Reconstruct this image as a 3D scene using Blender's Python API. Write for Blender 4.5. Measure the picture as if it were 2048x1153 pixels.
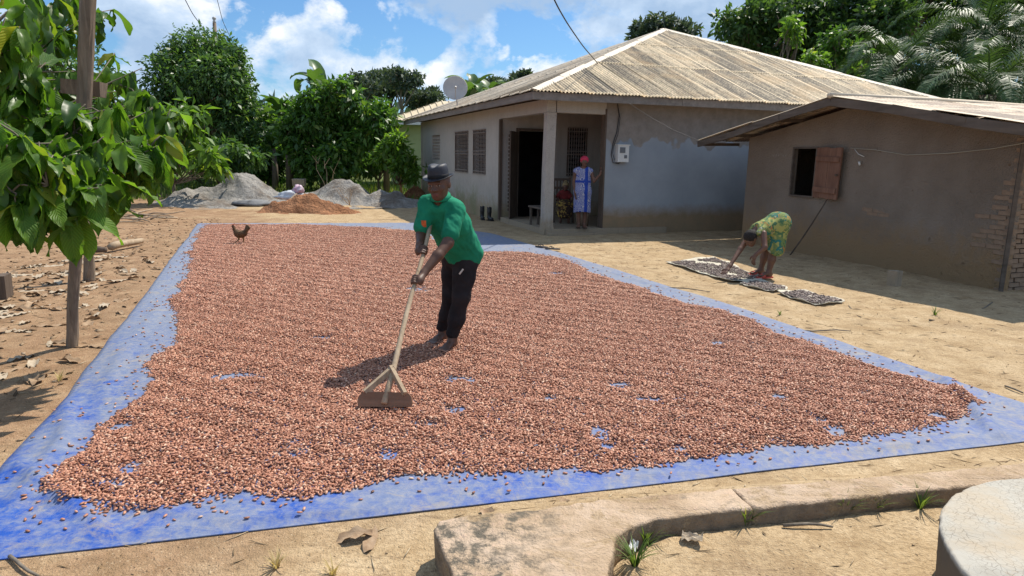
import bpy, math, random
import numpy as np
from mathutils import Vector, Matrix, Euler

for o in list(bpy.data.objects):
    bpy.data.objects.remove(o)
scene = bpy.context.scene
COL = scene.collection
rad = math.radians
rng = np.random.default_rng(7)
random.seed(7)

# ------------------------------------------------------------------ camera
cam_data = bpy.data.cameras.new('camera')
cam_data.sensor_width = 36.0
cam_data.lens = 1350.0 / 2048.0 * 36.0
cam_data.clip_start = 0.05
cam_data.clip_end = 2000.0
cam = bpy.data.objects.new('camera', cam_data)
COL.objects.link(cam)
cam.matrix_world = (Matrix.Translation((0, 0, 1.65)) @ Matrix.Rotation(rad(90 - 11.05), 4, 'X')
                    @ Matrix.Rotation(rad(1.0), 4, 'Z'))
scene.camera = cam

# ------------------------------------------------------------------ sun, sky, exposure
SUN_EL = 57.5
SUN_AZ = math.degrees(math.atan2(0.68, 0.73))        # clockwise from +Y
sun_dir = Vector((math.sin(rad(SUN_AZ)) * math.cos(rad(SUN_EL)), math.cos(rad(SUN_AZ)) * math.cos(rad(SUN_EL)), math.sin(rad(SUN_EL))))
sd = bpy.data.lights.new('sun', 'SUN')
sd.energy = 4.9
sd.angle = rad(0.53)
sd.color = (1.0, 0.93, 0.82)
sun = bpy.data.objects.new('sun', sd)
COL.objects.link(sun)
sun.rotation_euler = sun_dir.to_track_quat('Z', 'Y').to_euler()
sun.location = (20, 20, 40)

world = bpy.data.worlds.new('World')
scene.world = world
world.use_nodes = True
wn, wl = world.node_tree.nodes, world.node_tree.links
wn.clear()
def W(t, **kw):
    n = wn.new(t)
    for k, v in kw.items():
        setattr(n, k, v)
    return n
w_out = W('ShaderNodeOutputWorld')
w_bg = W('ShaderNodeBackground')
w_bg.inputs['Strength'].default_value = 0.095
sky = W('ShaderNodeTexSky')
sky.sky_type = 'NISHITA'
sky.sun_disc = False
sky.sun_elevation = rad(SUN_EL)
sky.sun_rotation = rad(SUN_AZ)
sky.air_density = 1.0
sky.dust_density = 0.6
sky.ozone_density = 1.6
tc = W('ShaderNodeTexCoord')
sep = W('ShaderNodeSeparateXYZ')
wl.new(tc.outputs['Generated'], sep.inputs[0])
def wmath(op, a, b=None, clamp=False):
    n = W('ShaderNodeMath', operation=op)
    n.use_clamp = clamp
    for i, v in enumerate((a, b)):
        if v is None: continue
        if isinstance(v, (int, float)): n.inputs[i].default_value = v
        else: wl.new(v, n.inputs[i])
    return n.outputs[0]
comb = W('ShaderNodeCombineXYZ')
wl.new(wmath('MULTIPLY', sep.outputs['X'], 3.0), comb.inputs[0])
wl.new(wmath('MULTIPLY', sep.outputs['Y'], 3.0), comb.inputs[1])
wl.new(wmath('MULTIPLY', sep.outputs['Z'], 4.6), comb.inputs[2])
def wnoise(scale, detail, rough, off, dist=0.0):
    mp = W('ShaderNodeMapping')
    mp.inputs['Location'].default_value = off
    wl.new(comb.outputs[0], mp.inputs[0])
    n = W('ShaderNodeTexNoise')
    n.inputs['Scale'].default_value = scale
    n.inputs['Detail'].default_value = detail
    n.inputs['Roughness'].default_value = rough
    n.inputs['Distortion'].default_value = dist
    wl.new(mp.outputs[0], n.inputs['Vector'])
    return n.outputs['Fac']
def wramp(fac, stops):
    r = W('ShaderNodeValToRGB')
    e = r.color_ramp.elements
    while len(e) < len(stops): e.new(0.5)
    for i, (p, c) in enumerate(stops):
        e[i].position = p
        e[i].color = c if len(c) == 4 else (*c, 1)
    wl.new(fac, r.inputs[0])
    return r.outputs[0]
def g3(v): return (v, v, v, 1)
CLOUD_OFF = (-3.0, 6.0, 7.5)
def clouds(dz):
    return wmath('ADD', wmath('MULTIPLY', wnoise(0.85, 2, 0.5, (CLOUD_OFF[0], CLOUD_OFF[1], CLOUD_OFF[2] + dz)), 0.50),
                 wmath('MULTIPLY', wnoise(2.3, 10, 0.60, (CLOUD_OFF[0] + 5, CLOUD_OFF[1], CLOUD_OFF[2] + dz), 0.15), 0.50))
big = clouds(0.0)
above = clouds(0.16)
mask = wramp(big, [(0.466, g3(0.0)), (0.486, g3(0.5)), (0.512, g3(0.92)), (0.56, g3(1.0))])
thick = wmath('ADD', wmath('MULTIPLY', wmath('SUBTRACT', above, 0.47), 3.4), wmath('MULTIPLY', wmath('SUBTRACT', wnoise(5.0, 6, 0.6, (1, 7, 2)), 0.5), 0.5))
cloud_col = wramp(wmath('ADD', thick, 0.53), [(0.22, (10.6, 10.6, 10.5)), (0.42, (9.0, 9.3, 9.7)), (0.60, (5.6, 6.9, 8.6)), (0.85, (3.6, 5.0, 7.0))])
skymul = W('ShaderNodeMix', data_type='RGBA', blend_type='MULTIPLY')
skymul.inputs['Factor'].default_value = 1.0
wl.new(sky.outputs[0], skymul.inputs['A'])
skymul.inputs['B'].default_value = (0.60, 0.89, 1.16, 1)
mix = W('ShaderNodeMix', data_type='RGBA')
wl.new(mask, mix.inputs['Factor'])
wl.new(skymul.outputs['Result'], mix.inputs['A'])
wl.new(cloud_col, mix.inputs['B'])
wl.new(mix.outputs['Result'], w_bg.inputs['Color'])
wl.new(w_bg.outputs[0], w_out.inputs[0])

vs = scene.view_settings
vs.view_transform = 'Standard'
vs.look = 'None'
vs.gamma = 1.0
vs.use_curve_mapping = False
vs.exposure = 0.28
scene.render.engine = 'CYCLES'
scene.cycles.max_bounces = 8
scene.cycles.transparent_max_bounces = 8

# ------------------------------------------------------------------ helpers: noise
def _hash(*a):
    h = np.zeros_like(a[0], dtype=np.uint32)
    for i, x in enumerate(a):
        h = (h ^ (x.astype(np.int64).astype(np.uint32) * np.uint32((374761393, 668265263, 2246822519, 3266489917)[i]))) * np.uint32(2654435761)
        h ^= h >> np.uint32(15)
    h = h * np.uint32(2246822519)
    h ^= h >> np.uint32(13)
    return h.astype(np.float64) / 4294967295.0
def vn2(x, y, seed=0):
    xi, yi = np.floor(x), np.floor(y)
    fx, fy = x - xi, y - yi
    fx, fy = fx * fx * (3 - 2 * fx), fy * fy * (3 - 2 * fy)
    s = np.full_like(xi, seed)
    a, b = _hash(xi, yi, s), _hash(xi + 1, yi, s)
    c, d = _hash(xi, yi + 1, s), _hash(xi + 1, yi + 1, s)
    return (a * (1 - fx) + b * fx) * (1 - fy) + (c * (1 - fx) + d * fx) * fy - 0.5
def fbm2(x, y, o=4, seed=0):
    r, a = 0, 1.0
    for i in range(o):
        r = r + a * vn2(x * 2 ** i + 17.3 * i, y * 2 ** i - 9.1 * i, seed + i)
        a *= 0.5
    return r
def vn3(p, seed=0):
    i = np.floor(p); f = p - i; f = f * f * (3 - 2 * f)
    r = 0
    s = np.full(len(p), float(seed))
    for dx in (0, 1):
        for dy in (0, 1):
            for dz in (0, 1):
                w = (f[:, 0] if dx else 1 - f[:, 0]) * (f[:, 1] if dy else 1 - f[:, 1]) * (f[:, 2] if dz else 1 - f[:, 2])
                r = r + w * _hash(i[:, 0] + dx, i[:, 1] + dy, i[:, 2] + dz, s)
    return r - 0.5

# ------------------------------------------------------------------ helpers: objects
def mesh_of(name, v, f, smooth=False):
    me = bpy.data.meshes.new(name)
    me.from_pydata([tuple(map(float, q)) for q in v], [], f)
    if smooth:
        me.polygons.foreach_set('use_smooth', np.ones(len(me.polygons), dtype=bool))
    me.update()
    return me
def mesh_np(name, V, Q, smooth=False, matidx=None):
    """fast mesh from arrays; Q is (n,3) or (n,4)"""
    V = np.asarray(V, dtype=np.float32); Q = np.asarray(Q, dtype=np.int32)
    n, k = Q.shape
    me = bpy.data.meshes.new(name)
    me.vertices.add(len(V)); me.vertices.foreach_set('co', V.ravel())
    me.loops.add(n * k); me.loops.foreach_set('vertex_index', Q.ravel())
    me.polygons.add(n)
    me.polygons.foreach_set('loop_start', np.arange(0, n * k, k, dtype=np.int32))
    if smooth:
        me.polygons.foreach_set('use_smooth', np.ones(n, dtype=bool))
    if matidx is not None:
        me.polygons.foreach_set('material_index', np.asarray(matidx, dtype=np.int32))
    me.update(calc_edges=True)
    me.validate()
    return me
def add_obj(name, me, mats=None, parent=None, loc=None, rot=None):
    o = bpy.data.objects.new(name, me)
    COL.objects.link(o)
    if mats is not None and me is not None and len(me.materials) == 0:
        for m in (mats if isinstance(mats, (list, tuple)) else [mats]):
            me.materials.append(m)
    if parent is not None: o.parent = parent
    if loc is not None: o.location = loc
    if rot is not None: o.rotation_euler = rot
    return o
def tag(o, label=None, cat=None, group=None, kind=None):
    if label: o['label'] = label
    if cat: o['category'] = cat
    if group: o['group'] = group
    if kind: o['kind'] = kind
    return o
def empty(name, loc=(0, 0, 0), rz=0.0):
    o = bpy.data.objects.new(name, None)
    COL.objects.link(o)
    o.empty_display_size = 0.1
    o.location = loc
    o.rotation_euler = (0, 0, rz)
    return o
def children_of(o):
    return [c for c in bpy.data.objects if c.parent == o]
def copy_tree(o, parent=None):
    c = o.copy(); COL.objects.link(c); c.parent = parent
    for ch in children_of(o): copy_tree(ch, c)
    return c

class MB:
    """collects simple shapes; build() links them as one mesh object"""
    def __init__(s): s.v = []; s.f = []; s.m = []
    def add(s, v, f, m=0):
        b = len(s.v); s.v += [tuple(map(float, q)) for q in v]; s.f += [tuple(i + b for i in q) for q in f]; s.m += [m] * len(f); return s
    def box(s, c, d, rz=0, M=None, m=0, jit=0.0):
        x, y, z = [q / 2 for q in d]
        P = [Vector((sx * x, sy * y, sz * z)) for sz in (-1, 1) for sx, sy in ((-1, -1), (1, -1), (1, 1), (-1, 1))]
        if jit: P = [p + Vector([random.uniform(-jit, jit) for _ in range(3)]) for p in P]
        R = M if M is not None else Matrix.Rotation(rz, 3, 'Z')
        return s.add([R @ p + Vector(c) for p in P], [(3, 2, 1, 0), (4, 5, 6, 7), (0, 1, 5, 4), (1, 2, 6, 5), (2, 3, 7, 6), (3, 0, 4, 7)], m)
    def bar(s, a, b, w, h, up=(0, 0, 1), m=0, jit=0.0):
        a, b = Vector(a), Vector(b); d = b - a; L = d.length; y = d.normalized()
        x = y.cross(Vector(up))
        if x.length < 1e-4: x = y.cross(Vector((1, 0, 0)))
        x.normalize(); z = x.cross(y)
        R = Matrix((x, y, z)).transposed()
        return s.box((a + b) / 2, (w, L, h), M=R, m=m, jit=jit)
    def tube(s, path, r, n=8, cap=True, m=0, jit=0.0):
        P = [Vector(p) for p in path]
        if isinstance(r, (int, float)): r = [r] * len(P)
        V, F = [], []
        nrm = None
        for i, p in enumerate(P):
            t = (P[min(i + 1, len(P) - 1)] - P[max(i - 1, 0)]).normalized()
            if nrm is None:
                nrm = t.orthogonal().normalized()
            else:
                nrm = (nrm - t * nrm.dot(t))
                nrm = nrm.normalized() if nrm.length > 1e-5 else t.orthogonal().normalized()
            bn = t.cross(nrm)
            for k in range(n):
                a = 2 * math.pi * k / n
                rr = r[i] * (1 + (random.uniform(-jit, jit) if jit else 0))
                V.append(p + nrm * math.cos(a) * rr + bn * math.sin(a) * rr)
        for i in range(len(P) - 1):
            for k in range(n):
                F.append((i * n + k, i * n + (k + 1) % n, (i + 1) * n + (k + 1) % n, (i + 1) * n + k))
        if cap:
            F.append(tuple(range(n - 1, -1, -1))); F.append(tuple((len(P) - 1) * n + k for k in range(n)))
        return s.add(V, F, m)
    def lathe(s, prof, c=(0, 0, 0), n=16, M=None, m=0):
        V, F = [], []
        for r, z in prof:
            for k in range(n):
                a = 2 * math.pi * k / n
                p = Vector((r * math.cos(a), r * math.sin(a), z))
                V.append((M @ p if M is not None else p) + Vector(c))
        for i in range(len(prof) - 1):
            for k in range(n):
                F.append((i * n + k, i * n + (k + 1) % n, (i + 1) * n + (k + 1) % n, (i + 1) * n + k))
        return s.add(V, F, m)
    def mesh(s, name, smooth=False):
        me = mesh_of(name, s.v, s.f, smooth)
        if any(s.m): me.polygons.foreach_set('material_index', np.array(s.m, dtype=np.int32))
        return me
    def build(s, name, mats, parent=None, smooth=False, loc=None, rot=None):
        return add_obj(name, s.mesh(name, smooth), mats, parent, loc, rot)

def ico(sub=1):
    import bmesh
    bm = bmesh.new(); bmesh.ops.create_icosphere(bm, subdivisions=sub, radius=1.0)
    V = np.array([v.co[:] for v in bm.verts]); F = np.array([[v.index for v in f.verts] for f in bm.faces]); bm.free()
    return V, F
ICO1, ICO2, ICO3 = ico(1), ico(2), ico(3)

# ------------------------------------------------------------------ helpers: materials
MATS = {}
class NT:
    def __init__(s, name):
        s.mat = bpy.data.materials.new(name); s.mat.use_nodes = True
        s.n, s.l = s.mat.node_tree.nodes, s.mat.node_tree.links
        s.p = s.n['Principled BSDF']; s.out = s.n['Material Output']
        s.tc = s.n.new('ShaderNodeTexCoord')
        MATS[name] = s.mat
    def coord(s, kind='Object', scale=(1, 1, 1), loc=(0, 0, 0)):
        mp = s.n.new('ShaderNodeMapping')
        mp.inputs['Scale'].default_value = scale; mp.inputs['Location'].default_value = loc
        if kind == 'World':
            g = s.n.new('ShaderNodeNewGeometry'); s.l.new(g.outputs['Position'], mp.inputs[0])
        else:
            s.l.new(s.tc.outputs[kind], mp.inputs[0])
        return mp.outputs[0]
    def noise(s, vec, scale=5.0, detail=4.0, rough=0.55, dist=0.0):
        n = s.n.new('ShaderNodeTexNoise')
        for k, v in (('Scale', scale), ('Detail', detail), ('Roughness', rough), ('Distortion', dist)): n.inputs[k].default_value = v
        s.l.new(vec, n.inputs['Vector']); return n.outputs['Fac']
    def voro(s, vec, scale=5.0, feature='F1', rnd=1.0, out='Distance'):
        n = s.n.new('ShaderNodeTexVoronoi'); n.feature = feature
        n.inputs['Scale'].default_value = scale; n.inputs['Randomness'].default_value = rnd
        s.l.new(vec, n.inputs['Vector']); return n.outputs[out]
    def wave(s, vec, scale=5.0, dist=0.0, direction='X', detail=2.0):
        n = s.n.new('ShaderNodeTexWave'); n.bands_direction = direction
        n.inputs['Scale'].default_value = scale; n.inputs['Distortion'].default_value = dist; n.inputs['Detail'].default_value = detail
        s.l.new(vec, n.inputs['Vector']); return n.outputs['Fac']
    def ramp(s, fac, stops, interp='LINEAR'):
        r = s.n.new('ShaderNodeValToRGB'); r.color_ramp.interpolation = interp
        e = r.color_ramp.elements
        while len(e) < len(stops): e.new(0.5)
        for i, (p, c) in enumerate(stops):
            e[i].position = p
            if isinstance(c, (int, float)): c = (c, c, c)
            e[i].color = (*c, 1)
        s.l.new(fac, r.inputs[0]); return r.outputs[0]
    def val(s, x, sock):
        if isinstance(x, (int, float)): sock.default_value = x
        elif isinstance(x, tuple): sock.default_value = (*x, 1) if len(x) == 3 else x
        else: s.l.new(x, sock)
    def mix(s, fac, a, b, blend='MIX'):
        m = s.n.new('ShaderNodeMix'); m.data_type = 'RGBA'; m.blend_type = blend
        s.val(fac, m.inputs['Factor']); s.val(a, m.inputs['A']); s.val(b, m.inputs['B']); return m.outputs['Result']
    def math(s, op, a, b=0.0, clamp=False):
        m = s.n.new('ShaderNodeMath'); m.operation = op; m.use_clamp = clamp
        s.val(a, m.inputs[0]); s.val(b, m.inputs[1]); return m.outputs[0]
    def sepz(s, vec, ax='Z'):
        q = s.n.new('ShaderNodeSeparateXYZ'); s.l.new(vec, q.inputs[0]); return q.outputs[ax]
    def rand(s):
        return s.n.new('ShaderNodeObjectInfo').outputs['Random']
    def island(s):
        return s.n.new('ShaderNodeNewGeometry').outputs['Random Per Island']
    def bump(s, h, strength=0.3, dist=0.02, prev=None):
        b = s.n.new('ShaderNodeBump'); b.inputs['Strength'].default_value = strength; b.inputs['Distance'].default_value = dist
        s.l.new(h, b.inputs['Height'])
        if prev is not None: s.l.new(prev, b.inputs['Normal'])
        s.l.new(b.outputs[0], s.p.inputs['Normal']); return b.outputs[0]
    def done(s, col=None, rough=0.85, spec=0.3, metal=0.0):
        if col is not None: s.val(col, s.p.inputs['Base Color'])
        s.val(rough, s.p.inputs['Roughness']); s.val(spec, s.p.inputs['Specular IOR Level']); s.p.inputs['Metallic'].default_value = metal
        return s.mat

def simple(name, c1, c2=None, scale=8.0, rough=0.85, spec=0.3, bump=0.2, bscale=None, bdist=0.01, metal=0.0, kind='Object', stretch=(1, 1, 1)):
    t = NT(name); v = t.coord(kind, stretch)
    n = t.noise(v, scale, 5)
    col = t.ramp(n, [(0.35, c1), (0.65, c2)]) if c2 else c1
    if bump:
        nb = t.noise(v, bscale or scale * 4, 4); t.bump(nb, bump, bdist)
    return t.done(col, rough, spec, metal)
def leaf_mat(name, c1, c2, c3=None, trans=0.35, rough=0.45, veins=False, rnd='island', gloss=0.35):
    t = NT(name)
    r = t.island() if rnd == 'island' else t.rand()
    stops = [(0.0, c1), (0.6, c2)] + ([(0.93, c2), (1.0, c3)] if c3 else [])
    col = t.ramp(r, stops)
    if veins:
        uv = t.coord('UV')
        x = t.sepz(uv, 'X'); y = t.sepz(uv, 'Y')
        ax = t.math('ABSOLUTE', t.math('SUBTRACT', x, 0.5))
        ph = t.math('SUBTRACT', y, t.math('MULTIPLY', ax, 0.55))
        w = t.math('SINE', t.math('MULTIPLY', ph, 78.0))
        vein = t.ramp(w, [(0.0, 0.0), (0.80, 0.0), (1.0, 1.0)])
        mid = t.ramp(ax, [(0.0, 1.0), (0.03, 0.0)])
        vv = t.math('MAXIMUM', vein, mid)
        col = t.mix(t.math('MULTIPLY', vv, 0.35), col, tuple(min(1, q * 1.9 + 0.02) for q in c2))
        t.bump(t.math('MULTIPLY', w, 1.0), 0.35, 0.006)
        nz = t.noise(t.coord('UV', (3, 8, 1)), 2.0, 3)
        col = t.mix(t.ramp(nz, [(0.55, 0.0), (0.75, 0.35)]), col, (0.30, 0.26, 0.05))
    t.val(col, t.p.inputs['Base Color'])
    t.p.inputs['Roughness'].default_value = rough
    t.p.inputs['Specular IOR Level'].default_value = gloss
    tr = t.n.new('ShaderNodeBsdfTranslucent')
    tcol = t.mix(1.0, col, (1.9, 1.85, 0.75), 'MULTIPLY')
    t.l.new(tcol, tr.inputs['Color'])
    ms = t.n.new('ShaderNodeMixShader'); ms.inputs[0].default_value = trans
    t.l.new(t.p.outputs[0], ms.inputs[1]); t.l.new(tr.outputs[0], ms.inputs[2]); t.l.new(ms.outputs[0], t.out.inputs[0])
    return t.mat

# ------------------------------------------------------------------ ground
def smooth01(a, b, x):
    t = np.clip((x - a) / (b - a), 0, 1)
    return t * t * (3 - 2 * t)
TARP_L = [(-2.40, 2.41), (-2.63, 3.21), (-3.12, 4.57), (-4.62, 8.60), (-5.96, 12.1), (-7.31, 15.61)]     # left hem, near to far
TARP_R = [(3.82, 4.06), (3.62, 4.62), (2.66, 7.36), (0.90, 11.7), (-0.44, 14.61), (-2.30, 16.62)]       # right hem, near to far
def poly_mask(x, y, poly):
    x = np.asarray(x); y = np.asarray(y); ins = np.zeros(x.shape, bool)
    n = len(poly)
    for i in range(n):
        x0, y0 = poly[i]; x1, y1 = poly[(i + 1) % n]
        c = ((y0 > y) != (y1 > y)) & (x < (x1 - x0) * (y - y0) / (y1 - y0 + 1e-12) + x0)
        ins ^= c
    return ins
def dist_poly(x, y, poly):
    d = np.full(np.shape(x), 1e9); n = len(poly)
    for i in range(n):
        x0, y0 = poly[i]; x1, y1 = poly[(i + 1) % n]
        ex, ey = x1 - x0, y1 - y0
        t = np.clip(((x - x0) * ex + (y - y0) * ey) / (ex * ex + ey * ey + 1e-12), 0, 1)
        d = np.minimum(d, np.hypot(x - x0 - ex * t, y - y0 - ey * t))
    return d
TARP_POLY = TARP_L + TARP_R[::-1]
def ground_z(x, y):
    x = np.asarray(x, float); y = np.asarray(y, float)
    z = 0.030 * fbm2(x * 0.55, y * 0.55, 3, 3) + 0.014 * fbm2(x * 3.1, y * 3.1, 3, 9) + 0.006 * fbm2(x * 13, y * 13, 2, 5) - 0.012
    ins = poly_mask(x, y, TARP_POLY); d = dist_poly(x, y, TARP_POLY)
    k = np.where(ins, 1.0, 1 - smooth01(0.0, 0.25, d))
    z = z * (1 - k) + (-0.012 + 0.15 * np.minimum(z, 0)) * k
    # soil banked up against the back of the kerb
    kb = [(-0.24, 2.635), (0.13, 2.71), (0.44, 2.81), (1.03, 2.93), (1.99, 3.12), (2.66, 3.26), (3.9, 3.55)]
    dk = np.full(x.shape, 1e9)
    for (x0, y0), (x1, y1) in zip(kb[:-1], kb[1:]):
        tt = np.clip(((x - x0) * (x1 - x0) + (y - y0) * (y1 - y0)) / ((x1 - x0) ** 2 + (y1 - y0) ** 2), 0, 1)
        dk = np.minimum(dk, np.hypot(x - x0 - (x1 - x0) * tt, y - y0 - (y1 - y0) * tt))
    behind = y > np.interp(x, [p[0] for p in kb], [p[1] for p in kb]) - 0.02
    z = z + np.where(behind & (x > -0.3), 0.135 * (1 - smooth01(0.0, 0.34, dk)) * smooth01(-0.30, -0.05, x), 0)
    pit = [(0.36, 1.0), (0.40, 2.5), (0.62, 2.68), (1.05, 2.82), (1.9, 3.0), (2.6, 3.15), (4.2, 3.45), (4.2, 1.0)]
    z = z + np.where(poly_mask(x, y, pit), 0.070 * smooth01(0.0, 0.06, dist_poly(x, y, pit)), 0)
    # the yard climbs gently to the grove at the back
    z = z + 0.25 * smooth01(24, 45, y)
    return z
def gz(x, y): return float(ground_z(np.array([x]), np.array([y]))[0])
far = 8 * np.geomspace(1, 90, 26)
xs = np.concatenate([-9 - (far[::-1] - 8), np.arange(-8.9, 8.95, 0.075), 9 + (far - 8)])
ys = np.concatenate([1.2 - (far[::-1][:10] - 8) * 0.2 - 0.1, np.arange(1.2, 20, 0.06), np.arange(20, 30, 0.4), 30.2 + (far - 8)])
ys = np.unique(np.round(ys, 4)); xs = np.unique(np.round(xs, 4))
GX, GY = np.meshgrid(xs, ys)
GZ = ground_z(GX, GY)
nx, ny = len(xs), len(ys)
idx = np.arange(nx * ny).reshape(ny, nx)
Q = np.stack([idx[:-1, :-1].ravel(), idx[:-1, 1:].ravel(), idx[1:, 1:].ravel(), idx[1:, :-1].ravel()], 1)
t = NT('dry_earth')
v = t.coord('World')
n1 = t.noise(v, 0.45, 6, 0.6); n2 = t.noise(v, 3.5, 6, 0.65); n3 = t.noise(v, 38, 4, 0.6)
sand = t.ramp(n2, [(0.30, (0.35, 0.240, 0.130)), (0.50, (0.48, 0.350, 0.205)), (0.72, (0.58, 0.445, 0.28))])
red = t.ramp(n2, [(0.30, (0.17, 0.095, 0.055)), (0.50, (0.29, 0.165, 0.095)), (0.70, (0.42, 0.275, 0.165))])
px_, py_ = t.sepz(v, 'X'), t.sepz(v, 'Y')
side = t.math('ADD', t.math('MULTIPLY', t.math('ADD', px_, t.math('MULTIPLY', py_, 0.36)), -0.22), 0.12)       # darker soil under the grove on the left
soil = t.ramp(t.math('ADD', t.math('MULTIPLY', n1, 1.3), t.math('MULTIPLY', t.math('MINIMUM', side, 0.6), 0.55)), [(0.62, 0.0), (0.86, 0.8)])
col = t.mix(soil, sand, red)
vorv = t.voro(v, 26.0)
col = t.mix(t.ramp(vorv, [(0.0, 0.38), (0.16, 0.0)]), col, (0.30, 0.20, 0.10))
col = t.mix(t.ramp(n3, [(0.38, 0.35), (0.55, 0.0)]), col, (0.22, 0.14, 0.07))
strew = t.noise(t.coord('World', (2.2, 9.0, 1)), 3.0, 5, 0.7, 0.8)
col = t.mix(t.ramp(strew, [(0.56, 0.0), (0.66, 0.65)]), col, (0.215, 0.145, 0.085))
mott = t.noise(v, 1.4, 8, 0.72, 0.5)
col = t.mix(t.ramp(mott, [(0.52, 0.0), (0.66, 0.55)]), col, (0.27, 0.185, 0.11))
spk = t.noise(v, 85, 3, 0.7)
col = t.mix(t.ramp(spk, [(0.60, 0.0), (0.68, 0.6)]), col, (0.62, 0.50, 0.33))
col = t.mix(t.ramp(spk, [(0.33, 0.6), (0.40, 0.0)]), col, (0.17, 0.115, 0.07))
grassy = t.ramp(t.math('ADD', t.math('MULTIPLY', py_, 0.04), t.math('MULTIPLY', n1, 0.4)), [(1.18, 0.0), (1.32, 1.0)])
grassy = t.ramp(t.math('ADD', t.math('MULTIPLY', t.math('SUBTRACT', py_, 24.0), 0.10), n1), [(0.62, 0.0), (0.80, 0.9)])
col = t.mix(grassy, col, t.ramp(n2, [(0.3, (0.05, 0.085, 0.018)), (0.7, (0.11, 0.16, 0.035))]))
h = t.math('ADD', t.math('MULTIPLY', n3, 0.6), t.math('MULTIPLY', t.noise(v, 140, 2), 0.4))
h = t.math('SUBTRACT', h, t.math('MULTIPLY', t.ramp(vorv, [(0.0, 1.0), (0.2, 0.0)]), -0.4))
t.bump(t.math('ADD', h, t.math('MULTIPLY', mott, 0.8)), 0.8, 0.03)
t.done(col, 0.95, 0.12)
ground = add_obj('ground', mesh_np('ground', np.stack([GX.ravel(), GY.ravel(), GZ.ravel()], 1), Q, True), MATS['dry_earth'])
tag(ground, 'bare sandy earth yard with reddish soil', None, None, 'structure')

# ------------------------------------------------------------------ plaster, tin and timber materials
def plaster(name, base1, base2, low1, low_z=0.55, streak=0.3, dark=(0.10, 0.09, 0.08), moss=None):
    t = NT(name); v = t.coord('Object')
    n1 = t.noise(v, 0.9, 6, 0.6); n2 = t.noise(v, 6, 6, 0.65); n3 = t.noise(v, 45, 4)
    col = t.ramp(t.math('ADD', t.math('MULTIPLY', n1, 0.6), t.math('MULTIPLY', n2, 0.4)), [(0.35, base1), (0.65, base2)])
    z = t.sepz(v)
    zz = t.math('ADD', z, t.math('MULTIPLY', t.math('SUBTRACT', n2, 0.5), 0.7))
    col = t.mix(t.ramp(t.math('MULTIPLY', zz, 1.0), [(low_z * 0.45, 0.95), (low_z * 1.25, 0.0)]), col, low1)
    if moss: col = t.mix(t.math('MULTIPLY', t.ramp(zz, [(0.45, 0.6), (0.95, 0.0)]), t.ramp(n1, [(0.45, 0.0), (0.6, 1.0)])), col, moss)
    st = t.noise(t.coord('Object', (7, 7, 0.5)), 1.5, 5, 0.65)
    col = t.mix(t.ramp(st, [(0.52, 0.0), (0.75, streak)]), col, dark)
    col = t.mix(t.ramp(n3, [(0.30, 0.30), (0.45, 0.0)]), col, dark)
    t.bump(t.math('ADD', t.math('MULTIPLY', n2, 0.5), t.math('MULTIPLY', n3, 0.4)), 0.45, 0.02)
    return t.done(col, 0.93, 0.15)
plaster('beige_plaster', (0.40, 0.375, 0.335), (0.48, 0.455, 0.41), (0.36, 0.28, 0.18), 0.5, 0.22, moss=(0.20, 0.22, 0.11))
plaster('grey_concrete', (0.36, 0.33, 0.29), (0.46, 0.43, 0.38), (0.33, 0.26, 0.18), 0.35, 0.35)
# hut: mud plaster with cracks
t = NT('mud_plaster'); v = t.coord('Object')
n1 = t.noise(v, 1.1, 6, 0.6); n2 = t.noise(v, 5.5, 7, 0.7, 0.4); n3 = t.noise(v, 34, 6, 0.7)
col = t.ramp(n1, [(0.30, (0.255, 0.205, 0.160)), (0.70, (0.370, 0.305, 0.245))])
zz = t.math('ADD', t.sepz(v), t.math('MULTIPLY', t.math('SUBTRACT', n2, 0.5), 1.0))
col = t.mix(t.ramp(zz, [(0.30, 0.95), (0.80, 0.0)]), col, (0.40, 0.265, 0.145))
crk = t.voro(t.coord('Object', (1.0, 1.0, 2.2)), 2.6, 'DISTANCE_TO_EDGE')
crw = t.math('ADD', crk, t.math('MULTIPLY', n2, 0.09))
crack = t.ramp(crw, [(0.020, 0.5), (0.030, 0.0)])
chip = t.ramp(n2, [(0.66, 0.0), (0.70, 1.0)])
col = t.mix(t.math('MULTIPLY', crack, 0.6), col, (0.10, 0.07, 0.05))
col = t.mix(t.math('MULTIPLY', chip, 0.7), col, (0.30, 0.19, 0.10))
hh = t.math('SUBTRACT', t.math('ADD', t.math('MULTIPLY', n2, 0.5), t.math('MULTIPLY', n3, 0.55)), t.math('ADD', t.math('MULTIPLY', crack, 0.5), t.math('MULTIPLY', chip, 0.3)))
t.bump(hh, 1.0, 0.10); t.done(col, 0.96, 0.1)
# front wall: bare render above, blue-grey limewash below with a ragged upper edge, mud at the foot
t = NT('limewashed_wall'); v = t.coord('Object')
n1 = t.noise(v, 0.8, 5, 0.6); n2 = t.noise(v, 4.5, 7, 0.7); n3 = t.noise(v, 50, 4)
bare = t.ramp(n2, [(0.35, (0.22, 0.195, 0.17)), (0.65, (0.30, 0.27, 0.24))])
lime = t.ramp(n1, [(0.30, (0.265, 0.295, 0.325)), (0.70, (0.36, 0.39, 0.42))])
z = t.sepz(v)
ze = t.math('ADD', z, t.math('ADD', t.math('MULTIPLY', t.math('SUBTRACT', n2, 0.5), 0.25), t.math('MULTIPLY', t.math('SUBTRACT', t.noise(t.coord('Object', (1, 1, 0.35)), 2.1, 2), 0.5), 1.1)))
edge = t.ramp(t.math('MULTIPLY', ze, 0.25), [(0.502, 1.0), (0.510, 0.0)])
col = t.mix(edge, bare, lime)
zm = t.math('ADD', z, t.math('MULTIPLY', t.math('SUBTRACT', n2, 0.5), 0.35))
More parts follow.
